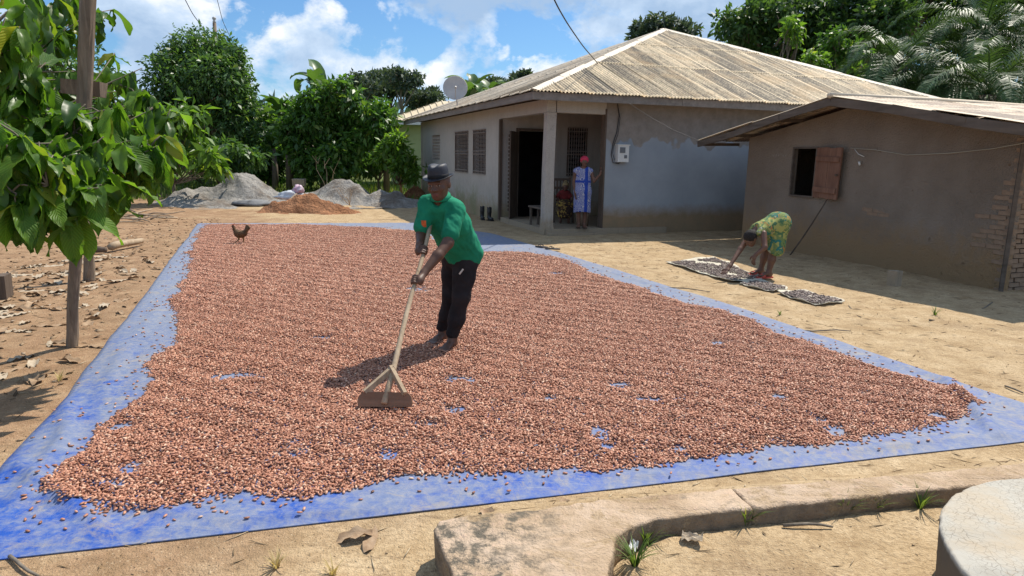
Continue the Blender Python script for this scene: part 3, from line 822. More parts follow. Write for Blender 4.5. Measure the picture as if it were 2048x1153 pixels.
def tarp_z(x, y, hem=True):
    x = np.asarray(x, float); y = np.asarray(y, float)
    z = 0.008 + 0.010 * (fbm2(x * 1.7, y * 1.7, 3, 31) + 0.5) * 0.6 + 0.004 * fbm2(x * 6 + y * 3, y * 5 - x * 2, 3, 41)
    for (a, b, h, w) in FOLDS:
        ex, ey = b[0] - a[0], b[1] - a[1]; L2 = ex * ex + ey * ey
        tt = ((x - a[0]) * ex + (y - a[1]) * ey) / L2; tc_ = np.clip(tt, 0, 1)
        d = np.hypot(x - a[0] - ex * tc_, y - a[1] - ey * tc_) + 0.02 * fbm2(x * 4, y * 4, 2, 7)
        z = z + h * np.exp(-(d / w) ** 2) * np.sin(np.clip(tt, 0, 1) * math.pi) ** 0.5
    z = np.maximum(z, 0.004)
    if not hem: return z
    de = dist_poly(x, y, TARP_POLY)
    return z * smooth01(-0.02, 0.10, de) - 0.007 * (1 - smooth01(0.0, 0.10, de))
def polyline(P, n):
    P = np.array(P, float); seg = np.hypot(*np.diff(P, axis=0).T); c = np.concatenate([[0], np.cumsum(seg)]); s = np.linspace(0, c[-1], n)
    return np.stack([np.interp(s, c, P[:, 0]), np.interp(s, c, P[:, 1])], 1)
NS, NTt = 170, 330
wgt = np.linspace(0, 1, NTt) ** 1.4
def polyw(P):
    q = polyline(P, 2000); return q[(wgt * 1999).astype(int)]
Lp, Rp = polyw(TARP_L), polyw(TARP_R)
s_ = np.linspace(0, 1, NS)[None, :, None]
G = Lp[:, None, :] * (1 - s_) + Rp[:, None, :] * s_
jx = 0.045 * fbm2(G[..., 1] * 0.9, G[..., 0] * 0.7, 4, 77)[..., None]
G = G + np.concatenate([jx, 0.6 * jx], 2)
Z = tarp_z(G[..., 0], G[..., 1])
ids = np.arange(NS * NTt).reshape(NTt, NS)
Q = np.stack([ids[:-1, :-1].ravel(), ids[:-1, 1:].ravel(), ids[1:, 1:].ravel(), ids[1:, :-1].ravel()], 1)
V = np.concatenate([G.reshape(-1, 2), Z.reshape(-1, 1)], 1)
# turned hem all round gives the sheet an edge
bd = np.concatenate([ids[0, :], ids[1:, -1], ids[-1, :-1][::-1], ids[1:-1, 0][::-1]])
low = V[bd].copy(); low[:, 2] -= 0.005; nb0 = len(V); V = np.concatenate([V, low]); m = len(bd)
Q = np.concatenate([Q, [[bd[i], nb0 + i, nb0 + (i + 1) % m, bd[(i + 1) % m]] for i in range(m)]])
t = NT('blue_tarpaulin'); v = t.coord('World')
n1 = t.noise(v, 1.3, 7, 0.68, 0.5); n2 = t.noise(v, 6.5, 7, 0.72, 0.3); n3 = t.noise(t.coord('World', (3, 30, 3)), 3, 4)
n4 = t.noise(v, 22, 6, 0.75, 0.4)
blue = t.ramp(n2, [(0.30, (0.010, 0.060, 0.33)), (0.70, (0.025, 0.105, 0.43))])
dust = t.ramp(n4, [(0.3, (0.13, 0.168, 0.25)), (0.5, (0.205, 0.230, 0.28)), (0.7, (0.32, 0.305, 0.28))])
farther = t.math('MULTIPLY', t.math('MINIMUM', t.math('SUBTRACT', t.sepz(v, 'Y'), 2.6), 6.0), 0.035)
mixn = t.math('ADD', t.math('ADD', t.math('MULTIPLY', n1, 0.50), t.math('MULTIPLY', n2, 0.34)), t.math('MULTIPLY', n4, 0.28))
f = t.ramp(t.math('ADD', mixn, farther), [(0.49, 0.02), (0.545, 0.40), (0.62, 0.74), (0.80, 0.92)])
col = t.mix(f, blue, dust)
scr = t.noise(t.coord('World', (2, 26, 1)), 2.5, 5, 0.7, 0.4)
col = t.mix(t.ramp(scr, [(0.58, 0.0), (0.66, 0.4)]), col, (0.27, 0.30, 0.36))
mudd = t.noise(v, 3.4, 9, 0.8, 0.7)
col = t.mix(t.ramp(mudd, [(0.53, 0.0), (0.62, 0.55)]), col, (0.33, 0.285, 0.215))
t.bump(t.math('ADD', t.math('MULTIPLY', n2, 0.7), t.math('MULTIPLY', n3, 0.2)), 0.5, 0.016)
t.done(col, t.ramp(f, [(0, 0.48), (1, 0.72)]), 0.26)
tarp = add_obj('tarpaulin', mesh_np('tarpaulin', V, Q, True), MATS['blue_tarpaulin'])
tag(tarp, 'huge dusty blue tarpaulin spread on the yard under drying beans', 'tarpaulin')

# ------------------------------------------------------------------ cocoa beans
BEAN_POLY = [(-6.97, 15.24), (-4.93, 15.59), (-2.99, 15.14), (-2.07, 14.57), (-1.52, 13.13), (-0.65, 11.61), (0.3, 11.61), (0.72, 11.13), (1.25, 9.44), (1.68, 8.38), (2.25, 7.3), (2.69, 6.08), (3.04, 5.2), (3.25, 4.76), (3.26, 4.55), (3.2, 4.41), (2.97, 4.17), (2.54, 3.98), (2.04, 3.81), (1.58, 3.71), (1.22, 3.56), (0.76, 3.4), (0.35, 3.33), (0.03, 3.27), (-0.15, 3.23), (-0.42, 3.17), (-0.78, 3.08), (-1.02, 3.04), (-1.4, 2.96), (-1.58, 2.86), (-1.87, 2.8), (-2.1, 2.91), (-2.24, 3.04), (-2.29, 3.24), (-2.34, 3.61), (-2.48, 3.9), (-2.47, 4.3), (-2.66, 4.82), (-2.9, 5.23), (-2.91, 5.55), (-3.29, 6.42), (-3.8, 7.32), (-4.21, 8.52), (-5.4, 11.2), (-6.33, 13.43)]
BARE = [(-2.01, 4.8, 0.175, 0.1), (-2.32, 3.82, 0.1, 0.055), (-1.97, 3.1, 0.09, 0.045), (-1.97, 3.26, 0.055, 0.08), (-0.66, 3.49, 0.05, 0.07), (0.53, 3.84, 0.065, 0.1), (-0.35, 4.18, 0.09, 0.055), (-0.35, 4.77, 0.085, 0.055), (0.82, 4.72, 0.095, 0.085), (1.0, 4.43, 0.18, 0.045), (0.27, 4.4, 0.055, 0.04), (2.02, 3.93, 0.06, 0.07), (0.63, 9.54, 0.145, 0.125), (-1.17, 8.17, 0.155, 0.155), (1.9, 4.52, 0.06, 0.05), (2.82, 4.24, 0.115, 0.055), (-0.43, 4.77, 0.05, 0.045), (2.0, 4.11, 0.045, 0.035), (-0.52, 3.92, 0.09, 0.03), (-1.72, 5.86, 0.09, 0.05), (1.9, 5.93, 0.1, 0.07), (0.57, 3.64, 0.035, 0.03), (0.98, 3.62, 0.04, 0.035), (2.53, 4.65, 0.05, 0.04)]
step = 0.0142
bx_, by_ = np.meshgrid(np.arange(-7.9, 4.0, step), np.arange(2.5, 16.4, step))
bx_ = bx_.ravel(); by_ = by_.ravel()
keep = np.abs(bx_ + 0.43 * (by_ - 3) + 0.0) < 6.0
bx_, by_ = bx_[keep], by_[keep]
bx_ = bx_ + rng.uniform(-.5, .5, len(bx_)) * step; by_ = by_ + rng.uniform(-.5, .5, len(by_)) * step
ins = poly_mask(bx_, by_, BEAN_POLY); dd = dist_poly(bx_, by_, BEAN_POLY); sdist = np.where(ins, dd, -dd)
nz = fbm2(bx_ * 2.2, by_ * 2.2, 4, 13)
lvl = sdist + 0.13 * nz + 0.05 * fbm2(bx_ * 9, by_ * 9, 2, 63)
rag = 1.3 * fbm2(bx_ * 11, by_ * 11, 3, 19)
hole = np.zeros(len(bx_), bool)
for (hx, hy, hw_, hh_) in BARE:
    q = np.sqrt(((bx_ - hx) / (hw_ * .82)) ** 2 + ((by_ - hy) / (hh_ * .82)) ** 2) + rag
    hole |= q < 1.0
    lvl = np.minimum(lvl, (q - 1.0) * 0.10)
thin = fbm2(bx_ * 1.4 + 5, by_ * 1.4, 3, 23)                     # raked rows: thicker and thinner swaths
prob = np.clip(0.5 + lvl / 0.05, 0, 1)
prob = np.where(lvl < 0, 0.030 * np.exp(lvl / 0.18) + 0.22 * np.exp(lvl / 0.022), prob) 
prob = np.where(hole, np.maximum(prob, 0.14), prob)
prob = prob * np.where((lvl > 0) & (thin < -0.52), 0.75, 1.0)
prob = np.where(poly_mask(bx_, by_, [(p[0] * 0.985 - 0.02, p[1] + 0.03) for p in TARP_POLY]), prob, 0)
far_b = np.hypot(bx_, by_)
prob = prob * np.where(far_b > 8.0, 0.72, 1.0)
sel = rng.uniform(0, 1, len(bx_)) < prob
bx_, by_, lvl, far_b = bx_[sel], by_[sel], lvl[sel], far_b[sel]
under = (lvl > 0.035) & (rng.uniform(0, 1, len(bx_)) < 0.34)           # a second, lower layer closes the gaps
lower = np.concatenate([np.zeros(len(bx_), bool), np.ones(under.sum(), bool)])
bx_, by_ = [np.concatenate([q, q[under] + rng.uniform(-.009, .009, under.sum())]) for q in (bx_, by_)]
lvl, far_b = np.concatenate([lvl, lvl[under]]), np.concatenate([far_b, far_b[under]])
nb = len(bx_)
ridge = 0.5 + 0.5 * np.sin((bx_ * 0.45 + by_ * 0.9) * 26 + 5 * vn2(bx_ * 1.1, by_ * 1.1, 3))
thick = np.clip(lvl / 0.10, 0, 1) * (0.010 + 0.010 * (fbm2(bx_ * 3, by_ * 3, 3, 51) + 0.5) + 0.011 * ridge)
bz_ = tarp_z(bx_, by_, False) + 0.0048 + thick * np.where(lower, rng.uniform(0.0, 0.35, nb), rng.uniform(0.30, 1.0, nb))
tilt = np.where(lvl > 0.02, 0.42, 0.08)
rot_ = np.stack([rng.normal(0, 1, nb) * tilt, rng.normal(0, 1, nb) * tilt, rng.uniform(0, 2 * math.pi, nb)], 1)
sc_ = rng.uniform(0.80, 1.18, nb) * np.where(far_b > 8.0, 1.16, 1.0)
scl_ = np.stack([sc_ * rng.uniform(0.9, 1.12, nb), sc_, sc_], 1)
BV, BF = ICO1[0].copy(), ICO1[1]
BV = BV * np.array([0.0138, 0.0068, 0.0050])
BV[:, 1] *= 1 - 0.22 * BV[:, 0] / 0.0142
BV[:, 2] += 0.0012 * (BV[:, 0] / 0.0142) ** 2
t = NT('cocoa_bean_shell')
r = t.rand()
col = t.ramp(r, [(0.0, (0.06, 0.026, 0.016)), (0.04, (0.19, 0.072, 0.042)), (0.30, (0.345, 0.134, 0.076)), (0.70, (0.485, 0.210, 0.126)), (0.92, (0.61, 0.325, 0.21)), (1.0, (0.76, 0.53, 0.38))])
nn = t.noise(t.coord('Object', (60, 180, 180)), 2.0, 3)
col = t.mix(t.ramp(nn, [(0.45, 0.0), (0.65, 0.45)]), col, (0.60, 0.37, 0.23))
t.done(col, 0.46, 0.40)
bean_me = mesh_np('cocoa_bean', BV, BF, True); bean_me.materials.append(MATS['cocoa_bean_shell'])
order = np.argsort(far_b)
near = order[:300]
first_bean = None
for i in near:
    o = bpy.data.objects.new('cocoa_bean', bean_me); COL.objects.link(o)
    o.location = (bx_[i], by_[i], bz_[i]); o.rotation_euler = rot_[i]; o.scale = scl_[i]
    tag(o, 'single brown cocoa bean lying by the near hem of the blue tarpaulin', 'cocoa bean', 'cocoa beans nearest the camera on the blue tarpaulin')
    first_bean = first_bean or o
rest = order[300:]
def instance_cloud(name, P, Rr, Sc, src):
    me = bpy.data.meshes.new(name); me.vertices.add(len(P)); me.vertices.foreach_set('co', np.asarray(P, np.float32).ravel())
    for nm, arr in (('rot', Rr), ('scl', Sc)):
        a = me.attributes.new(nm, 'FLOAT_VECTOR', 'POINT'); a.data.foreach_set('vector', np.asarray(arr, np.float32).ravel())
    me.update()
    o = add_obj(name, me)
    ng = bpy.data.node_groups.new(name + '_nodes', 'GeometryNodeTree')
    ng.interface.new_socket('Geometry', in_out='INPUT', socket_type='NodeSocketGeometry'); ng.interface.new_socket('Geometry', in_out='OUTPUT', socket_type='NodeSocketGeometry')
    N, L = ng.nodes, ng.links
    gi, go = N.new('NodeGroupInput'), N.new('NodeGroupOutput'); ip = N.new('GeometryNodeInstanceOnPoints'); oi = N.new('GeometryNodeObjectInfo')
    oi.inputs['Object'].default_value = src; oi.inputs['As Instance'].default_value = True
    m2p = N.new('GeometryNodeMeshToPoints')
    for nm, sock in (('rot', 'Rotation'), ('scl', 'Scale')):
        na = N.new('GeometryNodeInputNamedAttribute'); na.data_type = 'FLOAT_VECTOR'; na.inputs['Name'].default_value = nm
        if sock == 'Rotation':
            er = N.new('FunctionNodeEulerToRotation'); L.new(na.outputs['Attribute'], er.inputs[0]); L.new(er.outputs[0], ip.inputs[sock])
        else: L.new(na.outputs['Attribute'], ip.inputs[sock])
    L.new(gi.outputs[0], ip.inputs['Points']); L.new(oi.outputs['Geometry'], ip.inputs['Instance']); L.new(ip.outputs[0], go.inputs[0])
    N.remove(m2p)
    md = o.modifiers.new('beans', 'NODES'); md.node_group = ng
    return o
cloud = instance_cloud('cocoa_beans', np.stack([bx_, by_, bz_], 1)[rest], rot_[rest], scl_[rest], first_bean)
tag(cloud, 'thick reddish brown layer of cocoa beans drying in the sun', 'cocoa beans', None, 'stuff')
print('beans', nb)

# ------------------------------------------------------------------ sacking mats with dark drying seeds
simple('sack_weave', (0.46, 0.42, 0.33), (0.60, 0.56, 0.46), 6, 0.85, 0.2, 0.3, 60)
t = NT('dark_seed'); t.done(t.ramp(t.island(), [(0.0, (0.08, 0.058, 0.052)), (0.5, (0.21, 0.155, 0.135)), (0.85, (0.34, 0.27, 0.235)), (1.0, (0.50, 0.43, 0.37))]), 0.6, 0.3)
OCT_V = np.array([(1, 0, 0), (-1, 0, 0), (0, 1, 0), (0, -1, 0), (0, 0, 1), (0, 0, -1)], float)
OCT_F = np.array([(0, 2, 4), (2, 1, 4), (1, 3, 4), (3, 0, 4), (2, 0, 5), (1, 2, 5), (3, 1, 5), (0, 3, 5)])
def scatter_mesh(name, P, R3, S, BVv, BFf, mat, parent=None, smooth=False):
    n = len(P); V = np.einsum('nij,vj->nvi', R3, BVv) if S is None else np.einsum('nij,nvj->nvi', R3, BVv[None] * S[:, None, :])
    V = V + P[:, None, :]
    F = BFf[None] + (np.arange(n) * len(BVv))[:, None, None]
    return add_obj(name, mesh_np(name, V.reshape(-1, 3), F.reshape(-1, BFf.shape[1]), smooth), mat, parent)
def eul(a):
    cx, sx, cy, sy, cz, sz = np.cos(a[:, 0]), np.sin(a[:, 0]), np.cos(a[:, 1]), np.sin(a[:, 1]), np.cos(a[:, 2]), np.sin(a[:, 2])
    R = np.empty((len(a), 3, 3))
    R[:, 0, 0] = cz * cy; R[:, 0, 1] = cz * sy * sx - sz * cx; R[:, 0, 2] = cz * sy * cx + sz * sx
    R[:, 1, 0] = sz * cy; R[:, 1, 1] = sz * sy * sx + cz * cx; R[:, 1, 2] = sz * sy * cx - cz * sx
    R[:, 2, 0] = -sy; R[:, 2, 1] = cy * sx; R[:, 2, 2] = cy * cx
    return R
MATS_POLY = [
    ([(2.48, 10.80), (2.80, 11.02), (3.45, 11.40), (3.47, 11.02), (3.57, 9.54), (3.47, 9.29), (3.04, 9.08), (2.76, 9.84)], 'large pale sacking mat of dark seeds under the bending woman', 1500),
    ([(3.09, 9.02), (3.45, 9.24), (3.64, 8.78), (3.60, 8.66), (3.36, 8.52), (3.15, 8.77)], 'smallest sacking mat of dark seeds between the two longer mats', 420),
    ([(3.40, 8.50), (3.77, 8.64), (4.03, 7.98), (3.81, 7.83), (3.57, 7.76), (3.47, 8.11)], 'narrow sacking mat of dark seeds lying farthest from the bending woman', 700)]
for poly, lab, ns in MATS_POLY:
    pl = polyline(poly + [poly[0]], 61)[:-1]; c = pl.mean(0); V = [(c[0], c[1], 0.02)]; F = []
    for ri, rr in enumerate(np.linspace(0.12, 1.0, 9)):
        for k, p in enumerate(pl):
            q = c + (p - c) * rr * (1 + 0.03 * math.sin(k * 1.7) * (ri == 8))
            z = gz(q[0], q[1]) + 0.014 + 0.006 * float(fbm2(np.array([q[0] * 5]), np.array([q[1] * 5]), 2, 3)[0]) + (0.030 * (0.5 + 0.5 * math.sin(k * 0.55 + len(lab))) if ri == 8 else 0)
            V.append((q[0], q[1], z))
    n = len(pl)
    F += [(0, 1 + k, 1 + (k + 1) % n) for k in range(n)]
    for ri in range(8): F += [(1 + ri * n + k, 1 + (ri + 1) * n + k, 1 + (ri + 1) * n + (k + 1) % n, 1 + ri * n + (k + 1) % n) for k in range(n)]
    mt = add_obj('sacking_mat', mesh_of('sacking_mat', V, F, True), MATS['sack_weave'])
    so = mt.modifiers.new('thickness', 'SOLIDIFY'); so.thickness = 0.006; so.offset = -1
    tag(mt, lab, 'mat', 'sacking mats of drying seeds')
    P = rng.uniform(pl.min(0), pl.max(0), (ns * 4, 2))
    ok = poly_mask(P[:, 0], P[:, 1], [tuple(c + (p - c) * 0.9) for p in pl]); P = P[ok]
    dens = fbm2(P[:, 0] * 4, P[:, 1] * 4, 2, 77); P = P[dens > -0.28][:ns * 2]
    zz = ground_z(P[:, 0], P[:, 1]) + 0.024 + rng.uniform(0, 0.014, len(P))
    sd_ = scatter_mesh('drying_seeds', np.column_stack([P, zz]), eul(rng.normal(0, 1, (len(P), 3)) * [0.3, 0.3, 3]), rng.uniform(0.75, 1.3, (len(P), 1)) * np.array([[0.019, 0.011, 0.007]]), OCT_V, OCT_F, MATS['dark_seed'])
    tag(sd_, 'dark dried seeds spread over the ' + ' '.join(lab.split()[:3]), 'seeds', None, 'stuff')

# ------------------------------------------------------------------ concrete kerb and round cement slab
t = NT('old_concrete'); v = t.coord('World')
n1 = t.noise(v, 2.6, 7, 0.7, 0.4); n2 = t.noise(v, 14, 6, 0.7); n3 = t.noise(v, 90, 3)
col = t.ramp(n1, [(0.32, (0.30, 0.21, 0.135)), (0.47, (0.43, 0.315, 0.21)), (0.56, (0.50, 0.375, 0.265)), (0.70, (0.54, 0.42, 0.315))])
col = t.mix(t.ramp(n2, [(0.56, 0.0), (0.68, 0.55)]), col, (0.60, 0.42, 0.31))
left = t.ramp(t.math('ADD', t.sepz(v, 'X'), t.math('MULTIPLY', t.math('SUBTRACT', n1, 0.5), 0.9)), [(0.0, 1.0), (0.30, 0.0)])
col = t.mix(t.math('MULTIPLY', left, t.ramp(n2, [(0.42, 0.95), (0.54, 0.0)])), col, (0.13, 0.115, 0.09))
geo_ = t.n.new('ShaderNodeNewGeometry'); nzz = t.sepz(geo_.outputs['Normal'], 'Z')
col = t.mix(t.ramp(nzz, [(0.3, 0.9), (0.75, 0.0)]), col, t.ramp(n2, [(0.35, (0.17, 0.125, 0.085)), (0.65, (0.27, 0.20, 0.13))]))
blk = t.noise(v, 5.5, 7, 0.75); col = t.mix(t.ramp(blk, [(0.62, 0.0), (0.72, 0.7)]), col, (0.17, 0.145, 0.115))
dirt = t.noise(v, 3.6, 8, 0.75, 0.8); col = t.mix(t.ramp(dirt, [(0.53, 0.0), (0.60, 0.75)]), col, t.ramp(n3, [(0.35, (0.25, 0.17, 0.095)), (0.65, (0.42, 0.31, 0.185))]))
t.bump(t.math('ADD', t.math('MULTIPLY', n2, 0.7), t.math('MULTIPLY', n3, 0.3)), 1.0, 0.03); t.done(col, 0.95, 0.12)
t = NT('cracked_cement'); v = t.coord('World')
n1 = t.noise(v, 2.2, 6, 0.65); n2 = t.noise(v, 16, 6, 0.7)
vv = t.n.new('ShaderNodeVectorMath'); vv.operation = 'ADD'; t.l.new(v, vv.inputs[0])
nc = t.n.new('ShaderNodeTexNoise'); nc.inputs['Scale'].default_value = 9; t.l.new(v, nc.inputs['Vector'])
vm = t.n.new('ShaderNodeVectorMath'); vm.operation = 'SCALE'; vm.inputs['Scale'].default_value = 0.09; t.l.new(nc.outputs['Color'], vm.inputs[0]); t.l.new(vm.outputs[0], vv.inputs[1])
ed = t.voro(vv.outputs[0], 42, 'DISTANCE_TO_EDGE')
cr = t.ramp(ed, [(0.0, 1.0), (0.05, 0.0)])
cm = t.math('MULTIPLY', cr, t.ramp(t.noise(v, 4, 3), [(0.42, 0.0), (0.62, 0.40)]))
col = t.ramp(n1, [(0.3, (0.35, 0.305, 0.24)), (0.5, (0.43, 0.405, 0.35)), (0.7, (0.44, 0.36, 0.26))])
col = t.mix(t.ramp(n2, [(0.58, 0.0), (0.7, 0.4)]), col, (0.42, 0.32, 0.21))
col = t.mix(cm, col, (0.16, 0.12, 0.085))
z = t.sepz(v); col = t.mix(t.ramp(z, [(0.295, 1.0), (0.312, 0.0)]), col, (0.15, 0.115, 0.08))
t.bump(t.math('SUBTRACT', t.math('MULTIPLY', n2, 0.5), cm), 0.5, 0.01); t.done(col, 0.9, 0.15)
def slab_prism(name, outline, ztop, zbot, mat, parent=None, rough=0.012, seed=1, res=0.03, bevel=0.028, flare=0.0):
    P = np.array(outline, float); per = np.hypot(*np.diff(np.vstack([P, P[:1]]), axis=0).T).sum()
    pl = polyline(list(map(tuple, P)) + [tuple(P[0])], int(per / res) + 1)[:-1]; n = len(pl)
    tan = np.roll(pl, -1, 0) - np.roll(pl, 1, 0); nr = np.stack([tan[:, 1], -tan[:, 0]], 1); nr /= np.linalg.norm(nr, axis=1)[:, None]
    area = 0.5 * np.sum(pl[:, 0] * np.roll(pl[:, 1], -1) - np.roll(pl[:, 0], -1) * pl[:, 1])
    if area < 0: nr = -nr
    V, F = [], []
    rings = [(flare, zbot), (flare * 0.5, zbot + (ztop - zbot) * 0.45), (0.004, ztop - bevel * 1.1), (-bevel * 0.35, ztop - bevel * 0.25), (-bevel, ztop)]
    for j, (off, z) in enumerate(rings):
        w = rough * fbm2(pl[:, 0] * 22 + min(j, 2) * 0.3, pl[:, 1] * 22, 4, seed) * (1.0 if j else 0.5)
        wz = rough * 0.5 * fbm2(pl[:, 0] * 9, pl[:, 1] * 9 + j, 2, seed + 5) * (j >= 2)
        q = pl + nr * (off + w)[:, None]
        V += [(a, b, z + c_) for (a, b), c_ in zip(q, wz)]
    for j in range(4):
        for k in range(n):
            f = (j * n + k, j * n + (k + 1) % n, (j + 1) * n + (k + 1) % n, (j + 1) * n + k)
            F.append(f if area > 0 else f[::-1])
    from mathutils.geometry import tessellate_polygon
    for tri in tessellate_polygon([[Vector((V[4 * n + k][0], V[4 * n + k][1], 0)) for k in range(n)]]):
        a, b, c = (Vector(V[4 * n + q]) for q in tri)
        f = tuple(4 * n + q for q in tri); F.append(f if (b - a).cross(c - a).z > 0 else f[::-1])
    return add_obj(name, mesh_of(name, V, F, True), mat, parent)
kerb = empty('concrete_kerb', (0.2, 2.4, 0))
tag(kerb, 'low worn concrete kerb with a broad block end beside the tarpaulin', 'kerb')
K1 = [(-0.30, 2.54), (-0.295, 2.60), (-0.24, 2.635), (-0.13, 2.655), (0.13, 2.71), (0.44, 2.81), (0.72, 2.86), (1.042, 2.932), (1.086, 2.759), (0.84, 2.70), (0.64, 2.65), (0.50, 2.57), (0.44, 2.50), (0.37, 2.25), (0.20, 1.5), (0.1, 1.0), (-0.2, 1.0), (-0.06, 1.6), (-0.19, 2.22), (-0.26, 2.42)]
K2 = [(1.048, 2.932), (1.99, 3.12), (2.66, 3.26), (3.9, 3.55), (3.8, 3.34), (2.52, 3.07), (2.20, 3.0), (1.89, 2.94), (1.52, 2.85), (1.092, 2.76)]
for kk, sd0 in ((K1, 3), (K2, 8)):
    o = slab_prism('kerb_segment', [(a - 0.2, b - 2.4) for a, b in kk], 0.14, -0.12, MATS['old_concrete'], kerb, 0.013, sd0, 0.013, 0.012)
ang = np.linspace(0, 2 * math.pi, 60, endpoint=False)
slab = slab_prism('round_cement_slab', [(2.33 + 0.81 * math.cos(a), 1.92 + 0.81 * math.sin(a)) for a in ang], 0.32, -0.1, MATS['cracked_cement'], None, 0.007, 5, 0.010, 0.006, flare=-0.02)
tag(slab, 'round pale cement slab with fine cracks beside the kerb', 'slab', None, 'thing')

# ------------------------------------------------------------------ organic bodies: distance field + surface nets
def A3(*p): return np.array(p, float)
def unit(v): v = np.asarray(v, float); return v / (np.linalg.norm(v) + 1e-12)
class Field:
    def __init__(s): s.p = []
    def cone(s, a, b, ra, rb, k=0.02): s.p.append(('c', A3(*a), A3(*b), ra, rb, k)); return s
    def chain(s, pts, rs, k=0.02):
        for i in range(len(pts) - 1): s.cone(pts[i], pts[i + 1], rs[i], rs[i + 1], k)
        return s
    def ell(s, c, r, axes=None, k=0.02): s.p.append(('e', A3(*c), A3(*r), np.eye(3) if axes is None else np.array(axes, float), k)); return s
    def econe(s, a, b, ra, rb, side, k=0.03):
        """flattened cone; ra, rb = (half width along side, half depth)"""
        s.p.append(('x', A3(*a), A3(*b), ra, rb, unit(side), k)); return s
    def cut(s, a, b, ra, rb): s.p.append(('-', A3(*a), A3(*b), ra, rb, 0.0)); return s
    def mesh(s, name, h, smooth=2, disp=None):
        lo, hi = np.full(3, 1e9), np.full(3, -1e9)
        for q in s.p:
            if q[0] in 'c-': rr = max(q[3], q[4]); pts = (q[1], q[2])
            elif q[0] == 'e': rr = q[2].max(); pts = (q[1],)
            else: rr = max(*q[3], *q[4]); pts = (q[1], q[2])
            if q[0] == '-': continue
            for p in pts: lo = np.minimum(lo, p - rr); hi = np.maximum(hi, p + rr)
        lo -= 4 * h; hi += 4 * h
        n = np.ceil((hi - lo) / h).astype(int) + 1
        D = np.full(n, 1.0, dtype=np.float32)
        for q in s.p:
            k = q[-1]
            if q[0] in 'c-': rr = max(q[3], q[4]); pts = np.array((q[1], q[2]))
            elif q[0] == 'e': rr = q[2].max(); pts = q[1][None]
            else: rr = max(*q[3], *q[4]); pts = np.array((q[1], q[2]))
            pad = rr + 3 * h + k * 1.5
            i0 = np.clip(np.floor((pts.min(0) - pad - lo) / h).astype(int), 0, n); i1 = np.clip(np.ceil((pts.max(0) + pad - lo) / h).astype(int) + 1, 0, n)
            ax = [lo[d] + h * np.arange(i0[d], i1[d]) for d in range(3)]
            if min(len(a) for a in ax) == 0: continue
            P = np.stack(np.meshgrid(*ax, indexing='ij'), -1)
            if q[0] in 'c-':
                a, b = q[1], q[2]; ab = b - a; L = ab @ ab + 1e-12
                tt = np.clip(((P - a) @ ab) / L, 0, 1)
                d = np.linalg.norm(P - a - tt[..., None] * ab, axis=-1) - (q[3] + (q[4] - q[3]) * tt)
            elif q[0] == 'e':
                loc = (P - q[1]) @ q[3].T; k0 = np.linalg.norm(loc / q[2], axis=-1); k1 = np.linalg.norm(loc / q[2] ** 2, axis=-1)
                d = np.where(k1 > 1e-9, k0 * (k0 - 1) / np.maximum(k1, 1e-9), -q[2].min())
            else:
                a, b = q[1], q[2]; ab = b - a; L = math.sqrt(ab @ ab); z = ab / L
                x = unit(q[5] - z * (q[5] @ z)); y = np.cross(z, x)
                al = (P - a) @ z; tt = np.clip(al / L, 0, 1); ex = al - tt * L
                rx = q[3][0] + (q[4][0] - q[3][0]) * tt; ry = q[3][1] + (q[4][1] - q[3][1]) * tt
                m_ = np.minimum(rx, ry)
                d = (np.sqrt((((P - a) @ x) / rx) ** 2 + (((P - a) @ y) / ry) ** 2 + (ex / m_) ** 2) - 1) * m_
            sub = D[i0[0]:i1[0], i0[1]:i1[1], i0[2]:i1[2]]
            if q[0] == '-': sub[...] = np.maximum(sub, -d)
            else:
                hh = np.clip(0.5 + 0.5 * (sub - d) / max(k, 1e-6), 0, 1)
                sub[...] = sub + (d - sub) * hh - k * hh * (1 - hh)
        # surface nets
        ins = D < 0
        c = np.zeros(np.array(D.shape) - 1, np.int8)
        for dx in (0, 1):
            for dy in (0, 1):
                for dz in (0, 1): c += ins[dx:D.shape[0] - 1 + dx, dy:D.shape[1] - 1 + dy, dz:D.shape[2] - 1 + dz]
        cells = np.argwhere((c > 0) & (c < 8))
        vid = np.full(c.shape, -1, np.int64); vid[tuple(cells.T)] = np.arange(len(cells))
        corner = [(dx, dy, dz) for dx in (0, 1) for dy in (0, 1) for dz in (0, 1)]
        vals = {o: D[cells[:, 0] + o[0], cells[:, 1] + o[1], cells[:, 2] + o[2]] for o in corner}
        acc = np.zeros((len(cells), 3)); cnt = np.zeros(len(cells))
        for o in corner:
            for d in range(3):
                if o[d]: continue
                o2 = list(o); o2[d] = 1; o2 = tuple(o2)
                a, b = vals[o], vals[o2]; m_ = (a < 0) != (b < 0)
                tt = a / np.where(m_, a - b, 1)
                p = np.array(o, float)[None].repeat(len(cells), 0); p[:, d] += tt
                acc[m_] += p[m_]; cnt[m_] += 1
        V = lo + h * (cells + acc / cnt[:, None])
        faces = []
        for d in range(3):
            e1, e2 = (d + 1) % 3, (d + 2) % 3
            sl0 = [slice(1, -1)] * 3; sl1 = [slice(1, -1)] * 3
            sl0[d] = slice(0, D.shape[d] - 1); sl1[d] = slice(1, D.shape[d])
            a, b = ins[tuple(sl0)], ins[tuple(sl1)]
            w = np.argwhere(a != b)
            if len(w) == 0: continue
            flip = b[tuple(w.T)]
            base = w.copy()
            for e in (e1, e2): base[:, e] += 1
            def cell(o1, o2):
                q = base.copy(); q[:, e1] += o1; q[:, e2] += o2; return vid[tuple(q.T)]
            f = np.stack([cell(-1, -1), cell(0, -1), cell(0, 0), cell(-1, 0)], 1)
            f[flip] = f[flip][:, ::-1]
            faces.append(f)
        Fq = np.concatenate(faces); Fq = Fq[(Fq >= 0).all(1)]
